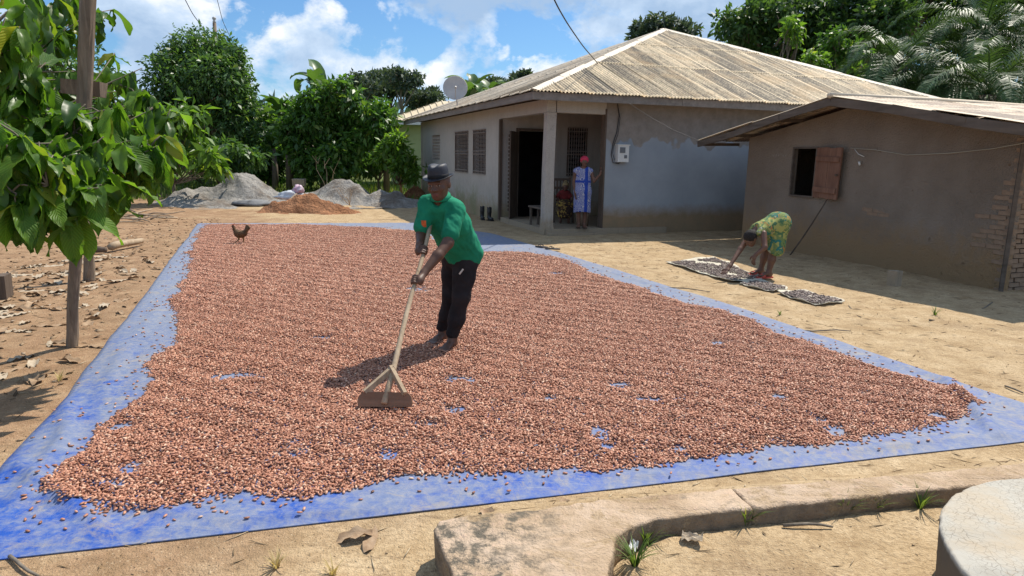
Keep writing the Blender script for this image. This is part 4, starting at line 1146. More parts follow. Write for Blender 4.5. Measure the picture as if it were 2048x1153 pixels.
        for _ in range(smooth):
            S = np.zeros_like(V); C_ = np.zeros(len(V))
            for i, j in ((0, 1), (1, 2), (2, 3), (3, 0)):
                np.add.at(S, Fq[:, i], V[Fq[:, j]]); np.add.at(C_, Fq[:, i], 1); np.add.at(S, Fq[:, j], V[Fq[:, i]]); np.add.at(C_, Fq[:, j], 1)
            V = V * 0.5 + 0.5 * S / C_[:, None]
        if disp is not None:
            N = np.zeros_like(V); fn = np.cross(V[Fq[:, 2]] - V[Fq[:, 0]], V[Fq[:, 3]] - V[Fq[:, 1]])
            for i in range(4): np.add.at(N, Fq[:, i], fn)
            N /= np.linalg.norm(N, axis=1)[:, None] + 1e-12
            V = V + N * disp(V)[:, None]
        s.V, s.F = V, Fq
        return mesh_np(name, V, Fq, True)
def wrinkles(amp, sx, sy, sz, seed=0, skew=0.0):
    def f(V):
        P = np.stack([V[:, 0] * sx + skew * V[:, 2] * sx, V[:, 1] * sy, V[:, 2] * sz - skew * V[:, 0] * sz], 1)
        return amp * (np.abs(vn3(P, seed)) * -2.0 + 0.5 + 0.6 * vn3(P * 2.3, seed + 1))
    return f
def cloth(name, c1, c2=None, scale=30, rough=0.9, weave=0.15):
    t = NT(name); v = t.coord('Object'); n = t.noise(v, scale, 3)
    t.bump(t.noise(v, 400, 2), weave, 0.003)
    return t.done(t.ramp(n, [(0.35, c1), (0.65, c2 or c1)]), rough, 0.2)
def skin(name, c):
    t = NT(name); v = t.coord('Object'); n = t.noise(v, 14, 4)
    t.bump(t.noise(v, 220, 3), 0.12, 0.002)
    return t.done(t.ramp(n, [(0.35, tuple(q * 0.85 for q in c)), (0.65, tuple(q * 1.12 for q in c))]), 0.5, 0.4)
SK = skin('skin_deep', (0.105, 0.052, 0.033))
SKF = skin('skin_brown', (0.135, 0.068, 0.044))
EYEW = simple('eye_white', (0.20, 0.17, 0.15), None, 5, 0.3, 0.5, 0)
EYEP = simple('eye_dark', (0.012, 0.009, 0.008), None, 5, 0.2, 0.5, 0)
LIP = simple('lip', (0.13, 0.052, 0.045), None, 5, 0.5, 0.4, 0)
HAIR = simple('black_hair', (0.012, 0.010, 0.009), (0.025, 0.021, 0.019), 60, 0.8, 0.3, 0.8, 180, 0.006)
def head(F, c, fwd, up, sc=1.0):
    """adds skull, jaw, nose, brow, ears, lips; returns eye and lip centres"""
    f = unit(fwd); u = unit(np.asarray(up, float) - f * np.dot(up, f)); r = np.cross(f, u); c = A3(*c)
    P = lambda a, b, d: c + sc * (r * a + f * b + u * d)
    ax = np.array([r, f, u])
    F.ell(P(0, -0.012, 0.022), np.array([.077, .095, .092]) * sc, ax, .02)
    F.ell(P(0, 0.022, -0.035), np.array([.060, .066, .075]) * sc, ax, .03)
    F.ell(P(0, 0.045, -0.085), np.array([.034, .034, .026]) * sc, ax, .03)
    for s_ in (-1, 1):
        F.ell(P(s_ * .040, .058, -.018), np.array([.024, .022, .022]) * sc, ax, .02)
        F.ell(P(s_ * .078, -.012, -.005), np.array([.010, .020, .031]) * sc, ax, .008)
        F.ell(P(s_ * .030, .078, .030), np.array([.026, .012, .009]) * sc, ax, .014)
    F.cone(P(0, .082, .012), P(0, .102, -.020), .009 * sc, .014 * sc, .012)
    for s_ in (-1, 1): F.ell(P(s_ * .015, .092, -.024), np.array([.011, .011, .009]) * sc, ax, .008)
    F.ell(P(0, .080, -.052), np.array([.028, .013, .008]) * sc, ax, .008)
    F.ell(P(0, .078, -.064), np.array([.025, .013, .008]) * sc, ax, .008)
    for s_ in (-1, 1): F.ell(P(s_ * .031, .073, .010), np.array([.014, .011, .009]) * sc, ax, .004)
    return {'eyes': [P(s_ * .031, .083, .010) for s_ in (-1, 1)], 'lips': [P(0, .090, -.053), P(0, .088, -.065)], 'P': P, 'axes': ax, 'sc': sc}
def paint_face(me, H):
    V = np.array([v.co[:] for v in me.vertices]); n = len(me.polygons)
    cen = np.empty(n * 3, np.float32); me.polygons.foreach_get('center', cen); cen = cen.reshape(-1, 3)
    mi = np.zeros(n, np.int32); ax, sc = H['axes'], H['sc']
    for e in H['eyes']:
        d = (cen - e) @ ax.T / sc
        mi[(np.abs(d[:, 0]) < .012) & (np.abs(d[:, 2]) < .005) & (np.abs(d[:, 1]) < .02)] = 1
        mi[(np.abs(d[:, 0]) < .0065) & (np.abs(d[:, 2]) < .007) & (np.abs(d[:, 1]) < .02)] = 2
    for e in H['lips']:
        d = (cen - e) @ ax.T / sc
        mi[(np.abs(d[:, 0]) < .024) & (np.abs(d[:, 2]) < .007) & (np.abs(d[:, 1]) < .018)] = 3
    me.polygons.foreach_set('material_index', mi)
def grip_hand(F, c, axis, back, wrist, r=0.017, flip=1):
    """fist closed round a shaft: palm on the side 'back', four fingers wrapped, thumb across"""
    c = A3(*c); a = unit(axis); b = unit(np.asarray(back, float) - a * np.dot(back, a)); s_ = np.cross(a, b) * flip
    R_ = r + 0.009
    F.ell(c + b * (R_ + .010), (.044, .034, .017), np.array([a, s_, b]), .012)
    F.cone(wrist, c + b * (R_ + .014), .026, .024, .02)
    at = lambda o, th, rr=R_: c + a * o + rr * (math.cos(th) * b + math.sin(th) * s_)
    for i, (o, ln) in enumerate(((-.033, .86), (-.011, 1.0), (.011, 1.05), (.033, .95))):
        th = [0.35 + ln * q for q in (0.25, 1.1, 2.0, 2.9)]
        F.chain([at(o, q) for q in th], [.0100, .0098, .0090, .0080], .004)
    F.chain([c + a * .040 + b * (R_ + .008), at(.050, -.7), at(.052, -1.5), at(.046, -2.3)], [.013, .0115, .0105, .009], .006)
def open_hand(F, wrist, palm, fdir, normal, spread=0.012, curl=0.35, sc=1.0):
    w, p, d = A3(*wrist), A3(*palm), unit(fdir); nrm = unit(np.asarray(normal, float) - d * np.dot(normal, d)); s_ = np.cross(d, nrm)
    F.cone(w, p, .024 * sc, .026 * sc, .02); F.ell(p, (.044 * sc, .036 * sc, .015 * sc), np.array([d, s_, nrm]), .015)
    for i, ln in enumerate((.056, .068, .072, .062)):
        o = (i - 1.5) * .0195 * sc; dd = unit(d + s_ * (i - 1.5) * spread * 6)
        k1 = p + d * .036 * sc + s_ * o; k2 = k1 + dd * ln * .42 * sc - nrm * curl * .006; k3 = k2 + unit(dd - nrm * curl) * ln * .33 * sc; k4 = k3 + unit(dd - nrm * curl * 1.8) * ln * .25 * sc
        F.chain([k1, k2, k3, k4], [.0095 * sc, .009 * sc, .0082 * sc, .007 * sc], .004)
    t0 = p - d * .020 * sc + s_ * .034 * sc; F.chain([t0, t0 + (d * .5 + s_ * .8) * .035 * sc, t0 + (d * .9 + s_ * .7) * .058 * sc], [.013 * sc, .0105 * sc, .009 * sc], .006)
def foot(F, ankle, toe, sc=1.0, bare=True):
    a, t_ = A3(*ankle), A3(*toe); d = t_ - a; d[2] = 0; d = unit(d); s_ = np.array([d[1], -d[0], 0]); z0 = t_[2]
    heel = a - d * .045 * sc; heel[2] = z0 + .020
    F.cone(a, a - np.array([0, 0, .05]), .036 * sc, .036 * sc, .02); F.cone(heel, heel + d * .06 * sc, .030 * sc, .031 * sc, .02)
    mid = a + d * .08 * sc; mid[2] = z0 + .030; ball = a + d * .135 * sc; ball[2] = z0 + .016
    F.econe(a - np.array([0, 0, .02]), mid, (.034 * sc, .034 * sc), (.036 * sc, .026 * sc), s_, .025); F.econe(mid, ball, (.036 * sc, .024 * sc), (.046 * sc, .016 * sc), s_, .02)
    for i in range(5):
        o = (i - 2) * .0185 * sc; ln = (.050, .050, .046, .040, .034)[i if np.dot(s_, [1, 0, 0]) > 0 else i] * sc
        p0 = ball + s_ * o; F.cone(p0, p0 + d * ln + np.array([0, 0, -.004]), .012 * sc, .010 * sc, .005)

# ------------------------------------------------------------------ the man raking
GRIP_A, GRIP_B = A3(-0.66, 5.40, 1.11), A3(*(-0.81, 4.14, 0.09))
rk_ax = unit(GRIP_B - GRIP_A)
gp = lambda f: GRIP_A + (GRIP_B - GRIP_A) * f
man = empty('person', (-0.52, 5.68, 0.0)); mo = A3(-0.52, 5.68, 0.0)
tag(man, 'barefoot man in green polo shirt and black hat raking the beans', 'person')
F = Field()
ffwd = unit((-0.45, -0.89, 0))
side_m = A3(-0.89, 0.45, 0)
Hm = head(F, (-0.585, 5.325, 1.425), (-0.30, -0.90, -0.22), (-0.10, -0.22, 1.0), 1.06)
F.cone((-0.58, 5.345, 1.36), (-0.575, 5.41, 1.29), .056, .066, .03)
F.econe((-0.455, 5.73, .86), (-0.56, 5.46, 1.22), (.145, .10), (.15, .10), side_m, .04)
shR, elR, shL, elL = A3(-.685, 5.43, 1.26), A3(-.732, 5.37, 1.02), A3(-.45, 5.345, 1.225), A3(-.50, 5.17, .985)
hR, hL = gp(.19), gp(.375)
wR, wL = hR + A3(-.035, .055, .045), hL + A3(.055, .055, .055)
F.chain([shR, elR], [.055, .043], .03).chain([elR, wR], [.043, .029], .02)
F.chain([shL, elL], [.055, .043], .03).chain([elL, elL * .55 + wL * .45 + A3(.004, 0, .004), wL], [.044, .041, .029], .02)
grip_hand(F, hR, -rk_ax, A3(-.75, .3, .35), wR, .019)
grip_hand(F, hL, -rk_ax, A3(.7, .2, .5), wL, .019, -1)
hipR, hipL, knR, knL, anR, anL = A3(-.505, 5.79, .84), A3(-.385, 5.67, .84), A3(-.535, 5.80, .455), A3(-.430, 5.60, .47), A3(-.610, 5.85, .095), A3(-.505, 5.62, .10)
for a, b, c in ((hipR, knR, anR), (hipL, knL, anL)): F.chain([a, b, c], [.085, .058, .038], .03)
foot(F, anR, (-.715, 5.67, .022)); foot(F, anL, (-.60, 5.42, .022))
for q in F.p:                                        # to local coordinates of the figure
    q[1][:] -= mo
    if q[0] in 'cx-': q[2][:] -= mo
for k in ('eyes', 'lips'): Hm[k] = [e - mo for e in Hm[k]]
me = F.mesh('body', 0.0062, 1); paint_face(me, Hm)
add_obj('body', me, [SK, EYEW, EYEP, LIP], man)
def local_field(off):
    class LF(Field):
        def mesh(s, *a, **k):
            for q in s.p:
                q[1][:] -= off
                if q[0] in 'cx-': q[2][:] -= off
            return Field.mesh(s, *a, **k)
    return LF()
S = local_field(mo)
S.econe((-.425, 5.715, .825), (-.53, 5.54, 1.10), (.180, .140), (.172, .130), side_m, .05)
S.econe((-.53, 5.54, 1.10), (-.575, 5.425, 1.255), (.172, .130), (.115, .092), side_m, .05)
for sh, el in ((shR, elR), (shL, elL)):
    S.cone(sh + A3(0, 0, .005), sh * .28 + el * .72, .062, .068, .05); S.cone((-.575, 5.42, 1.265), sh, .07, .066, .04)
S.cone((-.570, 5.415, 1.28), (-.574, 5.41, 1.315), .066, .064, .02)
S.cut((-.605, 5.325, 1.27), (-.600, 5.335, 1.30), .034, .05); S.cut((-.58, 5.36, 1.325), (-.582, 5.33, 1.39), .056, .075)
S.cut((-.33, 5.80, .70), (-.62, 5.72, .70), .085, .085)
t = NT('green_jersey'); v = t.coord('Object'); n = t.noise(v, 5, 3); t.bump(t.noise(v, 300, 2), .2, .003)
t.done(t.ramp(n, [(0.35, (0.008, 0.165, 0.090)), (0.65, (0.014, 0.235, 0.130))]), .85, .2)
shirt = add_obj('shirt', S.mesh('shirt', 0.0075, 1, lambda V: wrinkles(.013, 9, 9, 5, 3, .5)(V) + wrinkles(.007, 22, 22, 12, 13, .6)(V)), MATS['green_jersey'], man)
# collar, placket, buttons
co = MB()
P = Hm['P']
ring = []
for k in range(15):
    a = -2.5 + 5.0 * k / 14
    r_ = side_m * math.sin(a) * .070 + unit((-.3, -.95, 0)) * math.cos(a) * .070
    ring.append(A3(-.578, 5.385, 1.325) + r_ + A3(0, 0, -.020 * math.cos(a) + .014) - mo)
V = []
for k, p in enumerate(ring):
    o_ = unit(p - (A3(-.578, 5.385, 1.325) - mo)); V += [tuple(p + A3(0, 0, .018) - o_ * .006), tuple(p + o_ * .012), tuple(p + o_ * .022 + A3(0, 0, -.030))]
Fc = [(3 * k + j, 3 * k + 3 + j, 3 * k + 4 + j, 3 * k + 1 + j) for k in range(14) for j in (0, 1)]
cl = add_obj('collar', mesh_of('collar', V, Fc, True), MATS['green_jersey'], shirt); md = cl.modifiers.new('t', 'SOLIDIFY'); md.thickness = .006
PT = local_field(mo)
PT.econe((-.45, 5.725, .90), (-.455, 5.735, .80), (.165, .125), (.165, .125), side_m, .04)
for a, b, c in ((hipR, knR, anR), (hipL, knL, anL)):
    PT.chain([a + A3(0, 0, -.02), b * .55 + a * .45, b, b * .45 + c * .55, c + A3(0, 0, .05)], [.105, .088, .071, .062, .053], .03)
t = NT('black_trousers'); v = t.coord('Object'); t.bump(t.noise(v, 300, 2), .15, .003)
t.done(t.ramp(t.noise(v, 7, 3), [(0.35, (0.012, 0.011, 0.013)), (0.65, (0.024, 0.021, 0.024))]), .85, .25)
tr = add_obj('trousers', PT.mesh('trousers', .0085, 1, lambda V: wrinkles(.013, 8, 8, 5, 9, .2)(V) + wrinkles(.006, 20, 20, 18, 19, .4)(V)), MATS['black_trousers'], man)
# printed marks: orange badge on the chest, pale stroke on the thigh
def patch(name, c, n, up, w, h, mat, parent, rz=0):
    n = Vector(n).normalized(); u = (Vector(up) - n * Vector(up).dot(n)).normalized(); r_ = u.cross(n)
    V = []
    for i in range(5):
        for j in range(5):
            a, b = (i / 4 - .5), (j / 4 - .5); V.append(Vector(c) + r_ * a * w + u * b * h - n * (a * a * 1.2 * w + b * b * .5 * h) * .4)
    Fp = [(i * 5 + j, i * 5 + 5 + j, i * 5 + 6 + j, i * 5 + 1 + j) for i in range(4) for j in range(4)]
    return add_obj(name, mesh_of(name, V, Fp, True), mat, parent)
def surf_hit(field, c, n):
    """point of a built field mesh hit from outside along -n"""
    V = field.V; n = unit(n); d = (V - A3(*c)); al = d @ n; rad_ = np.linalg.norm(d - al[:, None] * n, axis=1)
    m_ = rad_ < .02
    return A3(*c) + n * (al[m_].max() + .006) if m_.any() else A3(*c)
simple('orange_badge', (0.60, 0.13, 0.03), (0.45, 0.08, 0.03), 60, .7, .3, 0)
simple('pale_print', (0.50, 0.48, 0.45), None, 5, .7, .3, 0)
nb_ = A3(-.35, -.9, -.1); pc = surf_hit(S, A3(-.655, 5.44, 1.13) - mo, nb_)
patch('badge', pc, nb_, (0, 0, 1), .042, .052, MATS['orange_badge'], shirt)
nb_ = A3(.15, -1, 0); pc = surf_hit(PT, A3(-.44, 5.64, .70) - mo, nb_)
patch('print_mark', pc, nb_, (.75, 0, 1), .014, .055, MATS['pale_print'], tr)
# hat: crown with pinched top, band, rolled brim
t = NT('hat_leather'); v = t.coord('Object'); t.bump(t.noise(v, 160, 3), .2, .003)
t.done(t.ramp(t.noise(v, 9, 3), [(.3, (.014, .016, .024)), (.7, (.035, .038, .050))]), .52, .35)
simple('hat_band', (.008, .008, .010), None, 5, .6, .3, 0)
hz_ = unit((-.08, -.10, 1.0)); hf = unit(A3(-.35, -.92, 0) - hz_ * np.dot((-.35, -.92, 0), hz_)); hr = np.cross(hf, hz_)
HM = np.array([hr, hf, hz_]); hc = A3(*Hm['P'](0, -.006, .048)) - mo
def hat_part(prof, squash=None, n=28):
    V, Fh = [], []
    for i, (r_, z) in enumerate(prof):
        for k in range(n):
            a = 2 * math.pi * k / n; x, y = r_ * .90 * math.cos(a), r_ * 1.06 * math.sin(a); zz = z
            if squash == 'crown' and z > .080: zz = z - .026 * math.exp(-(x / .028) ** 2) * (z - .080) / .03; 
            if squash == 'crown' and z > .05 and y > 0: x *= 1 - .20 * (z - .05) / .08 * math.sin(a)
            if squash == 'brim': zz = z + .016 * (abs(math.cos(a)) ** 2) * ((r_ - .08) / .05) - .012 * max(0, math.sin(a)) * ((r_ - .08) / .05) + .010 * max(0, -math.sin(a)) * ((r_ - .08) / .05)
            V.append(tuple(hc + HM.T @ A3(x, y, zz)))
    for i in range(len(prof) - 1):
        for k in range(n): Fh.append((i * n + k, i * n + (k + 1) % n, (i + 1) * n + (k + 1) % n, (i + 1) * n + k))
    return V, Fh
V, Fh = hat_part([(.0885, -.004), (.089, .03), (.087, .06), (.083, .082), (.076, .100), (.058, .109), (.032, .107), (.001, .104)], 'crown')
hat = add_obj('hat', mesh_of('hat', V, Fh, True), MATS['hat_leather'], man)
V, Fh = hat_part([(.0865, -.002), (.105, -.004), (.125, .0), (.131, .004), (.132, .001), (.125, -.004), (.105, -.009), (.0865, -.007)], 'brim')
add_obj('brim', mesh_of('brim', V, Fh, True), MATS['hat_leather'], hat)
V, Fh = hat_part([(.0905, .002), (.0912, .012), (.0908, .028), (.0885, .030)]); add_obj('hat_band', mesh_of('hat_band', V, Fh, True), MATS['hat_band'], hat)

# ------------------------------------------------------------------ wooden rake
wood('handle_wood', (0.27, 0.19, 0.12), (0.46, 0.36, 0.25), 'Z', 1.0)
wood('rake_board_wood', (0.17, 0.090, 0.055), (0.27, 0.155, 0.10), 'X', 1.0)
rake = empty('wooden_rake', tuple(GRIP_B)); ro = GRIP_B.copy()
tag(rake, 'long handled wooden rake with braced board held by the man', 'rake')
a, b = GRIP_A - rk_ax * .02 - ro, GRIP_B - ro + rk_ax * .03
pts = [a + (b - a) * q + A3(.006 * math.sin(q * 9), 0, .005 * math.cos(q * 7)) for q in np.linspace(0, 1, 10)]
MB().tube(pts, [.017, .0165, .017, .0165, .017, .0175, .018, .019, .020, .021], 9, jit=.04).build('handle', MATS['handle_wood'], rake, True)
bd_y = A3(0, 0, 0); bx = unit((1.0, -0.04, 0.02))
bdm = MB()
prof = [(-.178, -.002), (-.170, .040), (-.150, .062), (-.05, .066), (.05, .064), (.150, .060), (.172, .038), (.180, .000), (.172, -.028), (-.170, -.030)]
up_b = unit((0, .42, 1)); fw_b = np.cross(bx, up_b)
V = [tuple(A3(0, .01, -.02) + bx * p + up_b * q + fw_b * d) for d in (-.016, .016) for p, q in prof]; n = len(prof)
bdm.add(V, [tuple(range(n)), tuple(range(2 * n - 1, n - 1, -1))] + [(i, i + n, (i + 1) % n + n, (i + 1) % n) for i in range(n)])
bdm.build('rake_board', MATS['rake_board_wood'], rake)
jn = (GRIP_B - rk_ax * .235) - ro
for sx in (-1, 1):
    m_ = MB(); m_.bar(tuple(jn + A3(-sx * .012, -.012, .02)), tuple(bx * sx * .132 + up_b * .045 + A3(0, -.012 if sx > 0 else .004, 0)), .024, .034, jit=.002); m_.build('brace', MATS['handle_wood'], rake)

# ------------------------------------------------------------------ the woman bending over the mats
def make_dress_mat(name, stops, sc, kind='voro', bumpy=True):
    t = NT(name); v = t.coord('Object')
    d = t.n.new('ShaderNodeVectorMath'); d.operation = 'ADD'; nz_ = t.n.new('ShaderNodeTexNoise'); nz_.inputs['Scale'].default_value = sc * .6; t.l.new(v, nz_.inputs['Vector'])
    s2 = t.n.new('ShaderNodeVectorMath'); s2.operation = 'SCALE'; s2.inputs['Scale'].default_value = .35; t.l.new(nz_.outputs['Color'], s2.inputs[0]); t.l.new(v, d.inputs[0]); t.l.new(s2.outputs[0], d.inputs[1])
    if kind == 'voro':
        vo = t.n.new('ShaderNodeTexVoronoi'); vo.inputs['Scale'].default_value = sc; t.l.new(d.outputs[0], vo.inputs['Vector'])
        fac = t.sepz(vo.outputs['Color'], 'X')
    else: fac = t.wave(d.outputs[0], sc * .5, 6.0)
    col = t.ramp(fac, stops, 'CONSTANT'); return t.done(col, .85, .2)
make_dress_mat('green_print_dress', [(0, (0.15, 0.21, 0.075)), (.32, (0.32, 0.32, 0.10)), (.58, (0.07, 0.15, 0.07)), (.74, (0.03, 0.16, 0.14)), (.84, (0.36, 0.18, 0.06)), (.92, (0.34, 0.35, 0.25))], 17)
simple('red_rubber', (0.50, 0.075, 0.055), (0.58, 0.11, 0.075), 6, .6, .35, 0)
bw = empty('person', (3.64, 9.60, 0)); bo = A3(3.64, 9.60, 0)
tag(bw, 'woman in green patterned dress bending down to spread seeds', 'person')
F = Field()
Hb = head(F, (3.325, 9.41, .575), (-.62, -.25, -.74), (-.60, -.30, .55), .96)
F.cone((3.375, 9.44, .635), (3.44, 9.475, .675), .046, .056, .03)
F.econe((3.745, 9.60, .80), (3.47, 9.49, .69), (.13, .10), (.135, .085), (-.35, 1, 0), .04)
sN, eN, wN = A3(3.475, 9.345, .655), A3(3.465, 9.225, .48), A3(3.355, 9.235, .375)
sF, eF, wF = A3(3.42, 9.60, .655), A3(3.215, 9.47, .415), A3(3.03, 9.30, .20)
F.chain([sN, eN, wN], [.046, .036, .025], .02); F.chain([sF, eF, wF], [.046, .036, .025], .02)
open_hand(F, wN, (3.335, 9.24, .325), (-.12, .02, -1), (-.9, -.3, .1), .01, .5)
open_hand(F, wF, (2.985, 9.262, .150), (-.75, -.45, -.45), (.0, .1, 1), .02, .15)
for hx, kx, ax_, tx in ((A3(3.765, 9.51, .76), A3(3.69, 9.50, .41), A3(3.655, 9.50, .10), A3(3.50, 9.44, .035)), (A3(3.745, 9.69, .76), A3(3.665, 9.71, .41), A3(3.625, 9.73, .10), A3(3.47, 9.68, .035))):
    F.chain([hx, kx, kx * .55 + ax_ * .45 + A3(.008, 0, 0), ax_], [.085, .055, .052, .034], .03); foot(F, ax_, tx, .92)
for q in F.p:
    q[1][:] -= bo
    if q[0] in 'cx-': q[2][:] -= bo
for k in ('eyes', 'lips'): Hb[k] = [e - bo for e in Hb[k]]
me = F.mesh('body', .0066, 1); paint_face(me, Hb); add_obj('body', me, [SKF, EYEW, EYEP, LIP], bw)
D = local_field(bo)
D.econe((3.77, 9.60, .80), (3.49, 9.50, .70), (.168, .135), (.150, .105), (-.35, 1, 0), .05)
D.ell((3.765, 9.605, .775), (.165, .185, .150), None, .05)
D.econe((3.755, 9.605, .74), (3.715, 9.61, .40), (.195, .155), (.225, .150), (0, 1, 0), .05)
D.cone((3.47, 9.40, .70), (3.42, 9.37, .665), .05, .045, .03); D.cone((3.45, 9.60, .70), (3.40, 9.58, .66), .05, .045, .03)
D.cut((3.70, 9.61, .30), (3.70, 9.61, .285), .20, .20); D.cut((3.36, 9.44, .60), (3.40, 9.46, .63), .062, .062)
dr_ = add_obj('dress', D.mesh('dress', .009, 1, wrinkles(.014, 9, 9, 4, 21, .2)), MATS['green_print_dress'], bw)
Hc = local_field(bo); hP = lambda a, b, d: Hb['P'](a, b, d)
Hc.ell(hP(0, -.020, .030), np.array([.084, .098, .092]), Hb['axes'], .02); Hc.ell(hP(0, -.095, .02), np.array([.042, .035, .042]), Hb['axes'], .02)
Hc.cut(hP(0, .095, -.02), hP(0, .12, -.08), .070, .09)
add_obj('hair', Hc.mesh('hair', .008, 1, wrinkles(.006, 60, 60, 60, 4)), HAIR, bw)
def slipper(c, d, parent):
    c, d = A3(*c), unit((d[0], d[1], 0)); s_ = np.array([d[1], -d[0], 0]); V = []
    prof = [(-.115, .030), (-.10, .038), (-.04, .036), (.03, .040), (.08, .050), (.115, .046), (.14, .025), (.145, 0)]
    out = [(x, w) for x, w in prof] + [(x, -w) for x, w in prof[::-1][1:]]
    out = [(-.12, 0)] + out
    m_ = MB(); n = len(out)
    V = [tuple(c + d * x + s_ * w + A3(0, 0, z)) for z in (0, .022) for x, w in out]
    m_.add(V, [tuple(range(n - 1, -1, -1)), tuple(range(n, 2 * n))] + [(i, (i + 1) % n, (i + 1) % n + n, i + n) for i in range(n)])
    so = m_.build('slipper', MATS['red_rubber'], parent)
    arc = [tuple(c + d * .055 + s_ * (.052 * math.cos(q)) + A3(0, 0, .014 + .055 * math.sin(q))) for q in np.linspace(0, math.pi, 9)]
    st = MB(); V = []
    for p in arc:
        p = A3(*p); V += [tuple(p - d * .03), tuple(p + d * .035 + A3(0, 0, -.006))]
    st.add(V, [(2 * i, 2 * i + 1, 2 * i + 3, 2 * i + 2) for i in range(8)]); stp = st.build('strap', MATS['red_rubber'], so, True); md = stp.modifiers.new('t', 'SOLIDIFY'); md.thickness = .008
    return so
slipper((3.605 - 3.64, 9.48 - 9.60, .008), (-.93, -.30), bw); slipper((3.575 - 3.64, 9.715 - 9.60, .008), (-.93, -.28), bw)

# ------------------------------------------------------------------ the woman standing on the porch
t = NT('blue_print_dress'); v = t.coord('Object', (1, 1, 1))
vo = t.voro(v, 9.5); w1 = t.math('SINE', t.math('MULTIPLY', vo, 34.0))
w2 = t.noise(v, 18, 3, .6, 1.0)
col = t.ramp(t.math('ADD', t.math('MULTIPLY', w1, .5), w2), [(.42, (0.045, 0.085, 0.36)), (.50, (0.13, 0.15, 0.30)), (.58, (0.42, 0.42, 0.47))])
xx = t.sepz(v, 'X'); band = t.ramp(t.math('ABSOLUTE', t.math('SUBTRACT', xx, 0.065)), [(.032, 1.0), (.038, 0.0)])
zz = t.sepz(v, 'Z'); belt = t.ramp(t.math('ABSOLUTE', t.math('SUBTRACT', zz, 1.015)), [(.022, 1.0), (.027, 0.0)])
col = t.mix(t.math('MAXIMUM', band, belt), col, (0.025, 0.06, 0.33)); t.done(col, .85, .2)
simple('pink_scarf', (0.50, 0.035, 0.075), (0.60, 0.06, 0.11), 20, .85, .2, .3, 40)
PW = (1.50, 14.83, .125)
pw = empty('person', PW); tag(pw, 'woman in blue and white dress and pink headscarf standing on porch', 'person')
F = Field()
Hw = head(F, (.015, -.01, 1.435), (-.05, -1, -.03), (0, 0, 1), .93)
F.cone((.01, .005, 1.36), (0, .01, 1.29), .043, .055, .03); F.econe((0, .01, .80), (0, .01, 1.24), (.13, .095), (.135, .085), (1, 0, 0), .04)
F.chain([(-.165, .01, 1.235), (-.195, .015, .985), (-.165, -.05, .775)], [.046, .036, .025], .02); open_hand(F, (-.165, -.05, .775), (-.160, -.065, .72), (.05, -.1, -1), (-1, -.2, 0), .01, .4)
F.chain([(.165, .01, 1.235), (.235, -.03, 1.03), (.36, -.02, 1.17)], [.046, .036, .024], .02); open_hand(F, (.36, -.02, 1.17), (.375, -.015, 1.225), (.12, 0, 1), (1, -.2, 0), .015, .2)
for s_ in (-1, 1):
    F.chain([(s_ * .085, .01, .80), (s_ * .075, .01, .44), (s_ * .06, .02, .09)], [.085, .055, .036], .03); foot(F, (s_ * .06, .02, .085), (s_ * .08, -.14, .022), .92)
me = F.mesh('body', .0075, 1); paint_face(me, Hw); add_obj('body', me, [SKF, EYEW, EYEP, LIP], pw)
D = Field(); D.econe((0, .01, 1.00), (0, .01, 1.23), (.158, .115), (.150, .098), (1, 0, 0), .04); D.econe((0, .01, .80), (0, .01, 1.00), (.182, .140), (.158, .115), (1, 0, 0), .05)
D.econe((0, .01, .36), (0, .01, .80), (.185, .150), (.182, .140), (1, 0, 0), .05)
for s_ in (-1, 1): D.cone((s_ * .10, .01, 1.265), (s_ * .158, .01, 1.235), .05, .056, .04)
D.cut((0, .01, .20), (0, .01, .19), .22, .22); D.cut((0, -.01, 1.33), (0, -.01, 1.36), .07, .075)
add_obj('dress', D.mesh('dress', .010, 1, wrinkles(.012, 12, 12, 3, 31, .05)), MATS['blue_print_dress'], pw)
Hs = Field(); P_ = Hw['P']; Hs.ell(P_(0, -.022, .040), np.array([.088, .104, .088]), Hw['axes'], .02); Hs.ell(P_(.03, -.10, .02), np.array([.045, .04, .05]), Hw['axes'], .03)
Hs.cut(P_(0, .12, -.05), P_(0, .14, -.12), .090, .10)
add_obj('headscarf', Hs.mesh('headscarf', .008, 1, wrinkles(.007, 30, 30, 14, 2, .5)), MATS['pink_scarf'], pw)
for s_ in (-1, 1):
    sl_ = MB(); sl_.box((s_ * .072, -.055, .006), (.085, .235, .016)); sl_.build('sandal', MATS['dark_wood'], pw)

# ------------------------------------------------------------------ seated child on the carved chair
chair = empty('carved_chair', (1.16, 16.25, .12), HOUSE_RZ * .4)
tag(chair, 'dark carved wooden armchair with slatted back in the porch', 'chair')
C = 'dark_wood'
MB().box((0, 0, .40), (.52, .48, .05)).build('seat', MATS[C], chair)
for x in (-.23, .23):
    MB().bar((x, -.20, 0), (x, -.20, .62), .05, .05).build('leg', MATS[C], chair); MB().bar((x, .21, 0), (x, .24, 1.05), .05, .05).build('leg', MATS[C], chair)
    MB().box((x, 0, .64), (.07, .50, .035)).build('armrest', MATS[C], chair)
for z in (.58, .80, 1.0): MB().box((0, .232, z), (.41, .03, .06)).build('back_rail', MATS[C], chair)
for k in range(5):
    x = -.16 + k * .08; MB().box((x, .235, .69), (.035, .02, .16)).build('back_slat', MATS[C], chair); MB().box((x, .238, .90), (.035, .02, .14)).build('back_slat', MATS[C], chair)
MB().box((0, -.21, .22), (.41, .03, .08)).build('stretcher', MATS[C], chair)
ch = empty('person', (1.20, 16.12, .12)); tag(ch, 'child with striped headwrap and red top seated in the carved chair', 'person')
F = Field(); Hh = head(F, (.02, -.06, .86), (-.1, -1, -.08), (0, 0, 1), .86)
